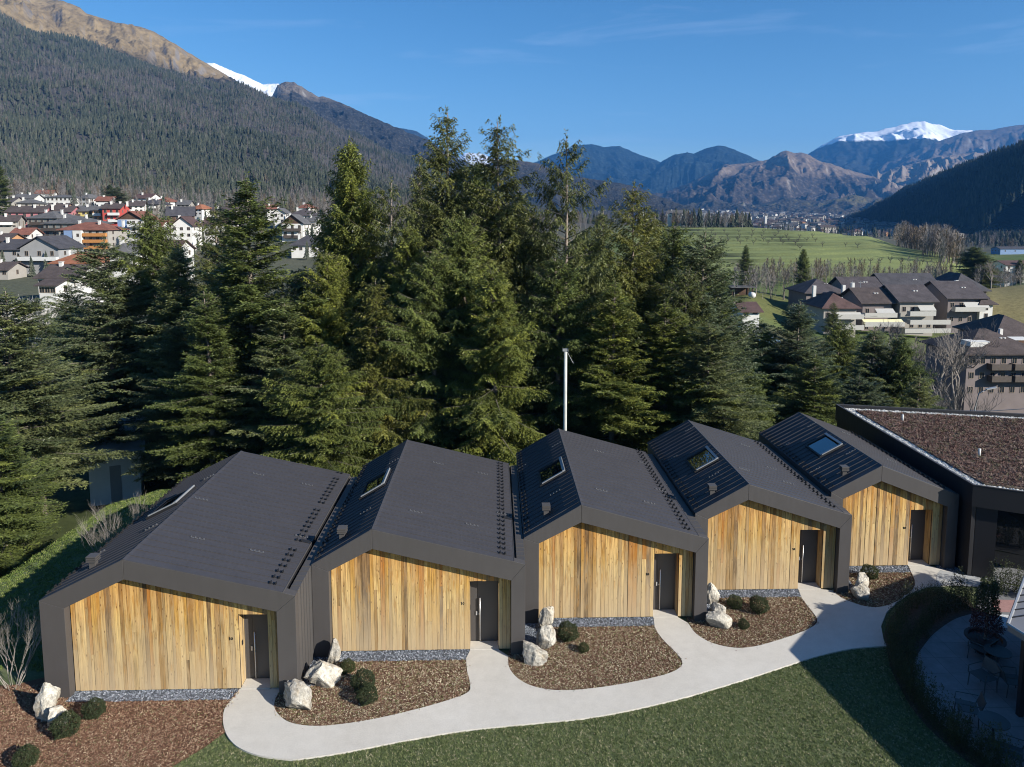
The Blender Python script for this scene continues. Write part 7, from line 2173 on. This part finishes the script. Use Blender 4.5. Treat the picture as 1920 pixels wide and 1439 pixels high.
# hedge plants, upright feathery shoots
M_HEDGE = leaf_mat('hedge_leaf', [(0.0, (0.020, 0.028, 0.014)), (0.5, (0.045, 0.060, 0.026)), (0.85, (0.085, 0.10, 0.045)), (1.0, (0.14, 0.15, 0.08))])
def hedge_mesh(seed, shoots=24, H=0.85, R=0.26):
    rng = np.random.default_rng(seed); V = []; T = []
    for k in range(shoots):
        a = rng.uniform(0, 6.283); r = R * rng.uniform(0, 1) ** 0.6; h = H * rng.uniform(0.55, 1.15)
        n = int(40 * h)
        z = rng.uniform(0.05, h, n)
        p = np.stack([r * math.cos(a) * (0.7 + 0.5 * z / H) + rng.normal(0, 0.02, n), r * math.sin(a) * (0.7 + 0.5 * z / H) + rng.normal(0, 0.02, n), z], 1)
        d = rng.normal(size=(n, 3)); d[:, 2] = np.abs(d[:, 2]) + 0.6; d /= np.linalg.norm(d, axis=1)[:, None]
        w = np.cross(d, rng.normal(size=(n, 3))); w /= np.linalg.norm(w, axis=1)[:, None]
        l = rng.uniform(0.03, 0.06, n)[:, None]; q = 0.011
        V.append(np.stack([p, p + d * l * 0.5 + w * q, p + d * l, p + d * l * 0.5 - w * q], 1)); T.append(np.clip(rng.normal(0.4, 0.2, n) + 0.25 * (z / H - 0.4), 0, 1))
    V = np.concatenate(V).reshape(-1, 3)
    me = new_mesh('hedge_plant', V, np.arange(len(V)).reshape(-1, 4), [M_HEDGE]); add_attr(me, 'tone', np.concatenate(T))
    return me
HM = [hedge_mesh(k) for k in range(4)]
ci = catmull(INNER, 8); co_ = catmull(OUTER, 8)
rh = random.Random(6)
def along(pts, t):
    f = t * (len(pts) - 1); i = min(int(f), len(pts) - 2); w = f - i
    return (lerp(pts[i][0], pts[i + 1][0], w), lerp(pts[i][1], pts[i + 1][1], w))
cnt = 0
for row, mix, n in ((0, 0.22, 38), (1, 0.74, 38)):
    for k in range(n):
        t = (k + 0.5 + rh.uniform(-0.25, 0.25)) / n * 0.97
        a = along(ci, t); b_ = along(co_, t)
        w = mix + rh.uniform(-0.08, 0.08)
        x, y = lerp(a[0], b_[0], w), lerp(a[1], b_[1], w)
        o = ob('hedge_plant', HM[cnt % 4], None, (x, y, 0.0)); s = rh.uniform(0.75, 1.2)
        o.scale = (s, s, s * rh.uniform(0.85, 1.2)); o.rotation_euler = (0, 0, rh.uniform(0, 6.28))
        o['label'] = 'dark upright hedge plant in the curved bed around the patio'; o['category'] = 'hedge plant'; o['group'] = 'hedge plants around the patio'
        cnt += 1
for k in range(9):
    x, y = lerp(19.4, 21.4, (k % 5) / 4.0) + rh.uniform(-0.1, 0.1), 25.35 - (k % 5) * 0.18 + (k // 5) * 0.4
    o = ob('hedge_plant', HM[k % 4], None, (x, y, 0.0)); s = rh.uniform(1.0, 1.3); o.scale = (s, s, s * 1.15)
    o['label'] = 'upright shrub before the dark glazed front at the right edge'; o['category'] = 'hedge plant'; o['group'] = 'shrubs before the dark glazed front'
# potted evergreen on the patio
def potted_tree():
    p = gp(1845, 1222)
    root = empty('potted_tree', (p.x, p.y, 0.01), 'small dark evergreen with reddish lower leaves in a wide black pot on the patio', 'potted tree')
    pot = MB(); n = 24; prof = [(0.28, 0.0), (0.52, 0.42), (0.60, 0.46), (0.60, 0.50), (0.50, 0.50), (0.46, 0.40)]
    for i in range(len(prof) - 1):
        vs = []
        for r_, z_ in (prof[i], prof[i + 1]):
            for k in range(n): vs.append((r_ * math.cos(6.2832 * k / n), r_ * math.sin(6.2832 * k / n), z_))
        pot.poly(vs, [(k, (k + 1) % n, n + (k + 1) % n, n + k) for k in range(n)])
    pot.poly([(0.47 * math.cos(6.2832 * k / n), 0.47 * math.sin(6.2832 * k / n), 0.42) for k in range(n)], [tuple(range(n))])
    part('pot', pot, M_BLACK, root)
    part('trunk', MB().tube([(0, 0, 0.3), (0.03, 0, 1.2), (0, 0, 2.3)], [0.045, 0.035, 0.012], 7), M_BARK, root)
    rng = np.random.default_rng(3); n = 5200
    z = rng.uniform(0, 1, n); a = rng.uniform(0, 6.283, n)
    rr = 0.50 * np.sqrt(rng.uniform(0.1, 1, n)) * (1.05 - 0.55 * z) * (0.75 + 0.5 * fbm(a * 1.2, z * 5, 2, 4))
    p = np.stack([rr * np.cos(a), rr * np.sin(a), 0.75 + 1.75 * z], 1)
    d = rng.normal(size=(n, 3)); d /= np.linalg.norm(d, axis=1)[:, None]; w = np.cross(d, rng.normal(size=(n, 3))); w /= np.linalg.norm(w, axis=1)[:, None]
    V = np.stack([p, p + d * 0.03 + w * 0.018, p + d * 0.065, p + d * 0.03 - w * 0.018], 1)
    mr = leaf_mat('reddish_leaf', [(0.0, (0.05, 0.020, 0.022)), (0.6, (0.10, 0.040, 0.042)), (1.0, (0.18, 0.09, 0.08))])
    for nm, k, mt in (('foliage', z > 0.42, M_HEDGE), ('red_foliage', z <= 0.42, mr)):
        vv = V[k].reshape(-1, 3); me = new_mesh(nm, vv, np.arange(len(vv)).reshape(-1, 4), [mt]); add_attr(me, 'tone', rng.random(len(vv) // 4)); ob(nm, me, root)
potted_tree()
# terrace chairs and tables
M_CHAIR = simple('dark_green_metal', (0.055, 0.075, 0.080), 0.5, 0.3, 0.1, 5)
def chair_meshes():
    d = {}
    legs = []
    for sx in (-0.27, 0.27):
        for sy, t in ((-0.27, 0.03), (0.25, -0.03)):
            legs.append(MB().tube([(sx, sy, 0.0), (sx * 0.97, sy + t, 0.43)], 0.014, 6).mesh('leg', M_CHAIR))
    d['leg'] = legs
    seat = MB().box(-0.28, -0.28, 0.42, 0.28, 0.26, 0.435)
    d['seat'] = [seat.mesh('seat', M_CHAIR)]
    back = MB().obox((0, 0.33, 0.66), (0.27, 0, 0), (0, 0.012, -0.003), (0, 0.05, 0.17)).tube([(-0.27, 0.25, 0.43), (-0.27, 0.39, 0.84)], 0.014, 6).tube([(0.27, 0.25, 0.43), (0.27, 0.39, 0.84)], 0.014, 6)
    d['backrest'] = [back.mesh('backrest', M_CHAIR)]
    d['armrest'] = [MB().tube([(sx, -0.27, 0.43), (sx, -0.25, 0.64), (sx, 0.30, 0.66)], 0.014, 6).mesh('armrest', M_RAILW if False else M_CHAIR) for sx in (-0.29, 0.29)]
    return d
CH = chair_meshes()
for k, (px, py, rz, lab) in enumerate((
    (1812, 1352, -2.0, 'dark metal armchair on the patio, the one standing free nearest the hedge'),
    (1838, 1238, -2.6, 'dark metal armchair just below the potted tree'),
    (1842, 1292, -1.3, 'dark metal armchair in the middle of the patio, between the two tables'),
    (1895, 1300, 1.4, 'dark metal armchair close to the glazed wall on the patio'),
    (1893, 1438, -2.2, 'dark metal armchair cut by the lower edge of the photo'))):
    p = gp(px, py)
    r = empty('armchair', (p.x, p.y, 0.012), lab, 'chair', 'dark metal armchairs on the patio', rz)
    for nm, ms in CH.items():
        for me in ms: ob(nm, me, r)
for px, py, lab in ((1868, 1262, 'round dark table between the upper patio armchairs'), (1860, 1398, 'round dark table near the lower edge of the patio')):
    p = gp(px, py)
    r = empty('table', (p.x, p.y, 0.012), lab, 'table', 'round tables on the patio')
    part('tabletop', MB().tube([(0, 0, 0.71), (0, 0, 0.735)], 0.38, 24), M_CHAIR, r)
    part('stem', MB().tube([(0, 0, 0.02), (0, 0, 0.71)], 0.03, 8), M_CHAIR, r)
    part('base', MB().tube([(0, 0, 0.0), (0, 0, 0.02)], 0.24, 20), M_CHAIR, r)

# ------------------------------------------------------------------ main house roof that cuts the right edge and shades the lawn
def edge_house():
    C0 = Vector((14.58, 18.80, 2.82)); C1 = Vector((17.25, 21.62, 2.82)); C2 = Vector((25.0, 21.9, 4.6)); C3 = Vector((26.5, 4.0, 4.9)); C4 = Vector((17.2, 4.5, 2.82))
    root = empty('main_house', (18.0, 15.0, 0), 'grey standing seam roof and dark glazed wall cutting the right edge', 'house')
    o = root.location
    def P(): return LMB(o)
    t = Vector((0, 0, 0.16))
    top = [C0, C1, C2, C3, C4]
    mb = P(); vs = [tuple(p) for p in top] + [tuple(p - t) for p in top]
    fs = [(4, 1, 0), (4, 3, 1), (3, 2, 1), (5, 6, 9), (9, 6, 8), (6, 7, 8)] + [(i, (i + 1) % 5, 5 + (i + 1) % 5, 5 + i) for i in range(5)]
    mb.poly(vs, fs)
    part('roof', mb, metal_mat('pale_zinc', (0.17, 0.17, 0.18), 0.45, 0.5), root)
    mb = P()
    mb.tube([C0 + Vector((0.02, 0.02, 0.02)), C1 + Vector((0, 0, 0.02))], 0.045, 6); mb.tube([C0 + Vector((0.02, 0, 0.02)), C4 + Vector((0, 0, 0.02))], 0.045, 6)
    part('eave_trim', mb, M_ALU, root)
    for k in range(7):
        a = C0.lerp(C1, 0.12 + k * 0.14); b_ = a + Vector((5.0, -0.6, 1.15 - 0.05 * k))
        part('roof_seam', P().tube([a + Vector((0.05, 0, 0.03)), b_], 0.02, 4), M_DARK, root)
    # glazed wall set back, columns, floor
    d = (C1 - C0); d.z = 0; d.normalize(); n_ = Vector((d.y, -d.x, 0))
    w0 = C0 + n_ * 1.7 + d * 0.7; w1 = w0 + d * 6
    mb = P(); mb.obox(((w0 + w1) / 2).xy.to_3d() + Vector((0, 0, 1.4)), d * 3, n_ * 0.04, (0, 0, 1.4)); part('glazed_wall', mb, M_WPANE, root)
    w2 = w0 + Vector((1.2, -8.0, 0))
    mb = P(); e = (w2 - w0).normalized(); e.z = 0; mb.obox(((w0 + w2) / 2).xy.to_3d() + Vector((0, 0, 1.35)), e * 4, Vector((e.y, -e.x, 0)) * 0.04, (0, 0, 1.35)); part('glazed_wall', mb, M_WPANE, root)
    for q in (C0 + n_ * 0.4 + d * 0.45, C0 + n_ * 0.35 + d * 3.0, C0 + Vector((0.9, -3.4, 0))):
        part('column', P().box(q.x - 0.07, q.y - 0.07, 0, q.x + 0.07, q.y + 0.07, 2.64), M_DARK, root)
edge_house()

# ------------------------------------------------------------------ street lamp and wire behind the black building
def street_lamp():
    p = at(1828, 770, 62); z0 = tz(p.x, p.y); zt = at(1828, 738, 62).z
    root = empty('street_lamp', (p.x, p.y, z0), 'curved pale street lamp over the bright green bush', 'street lamp')
    h = zt - z0
    part('pole', MB().tube([(0, 0, -0.5), (0, 0, h * 0.9), (0.25, 0, h), (0.9, -0.1, h + 0.38)], [0.07, 0.06, 0.05, 0.045], 8), M_ALU, root, True)
    part('lamp_head', MB().obox((1.25, -0.15, h + 0.50), (0.42, -0.05, 0.10), (0.02, 0.14, 0), (-0.02, 0, 0.05)), simple('lamp_head_grey', (0.45, 0.45, 0.45), 0.4, 0.3), root)
street_lamp()
a = at(1780, 770, 50); b_ = at(1935, 766, 44)
o = ob('wire', MB().tube([a, a.lerp(b_, 0.5) + Vector((0, 0, -0.12)), b_], 0.02, 4).mesh('wire', M_RAILW)); o['label'] = 'thin pale wire stretched behind the black flat-roofed building'; o['category'] = 'wire'
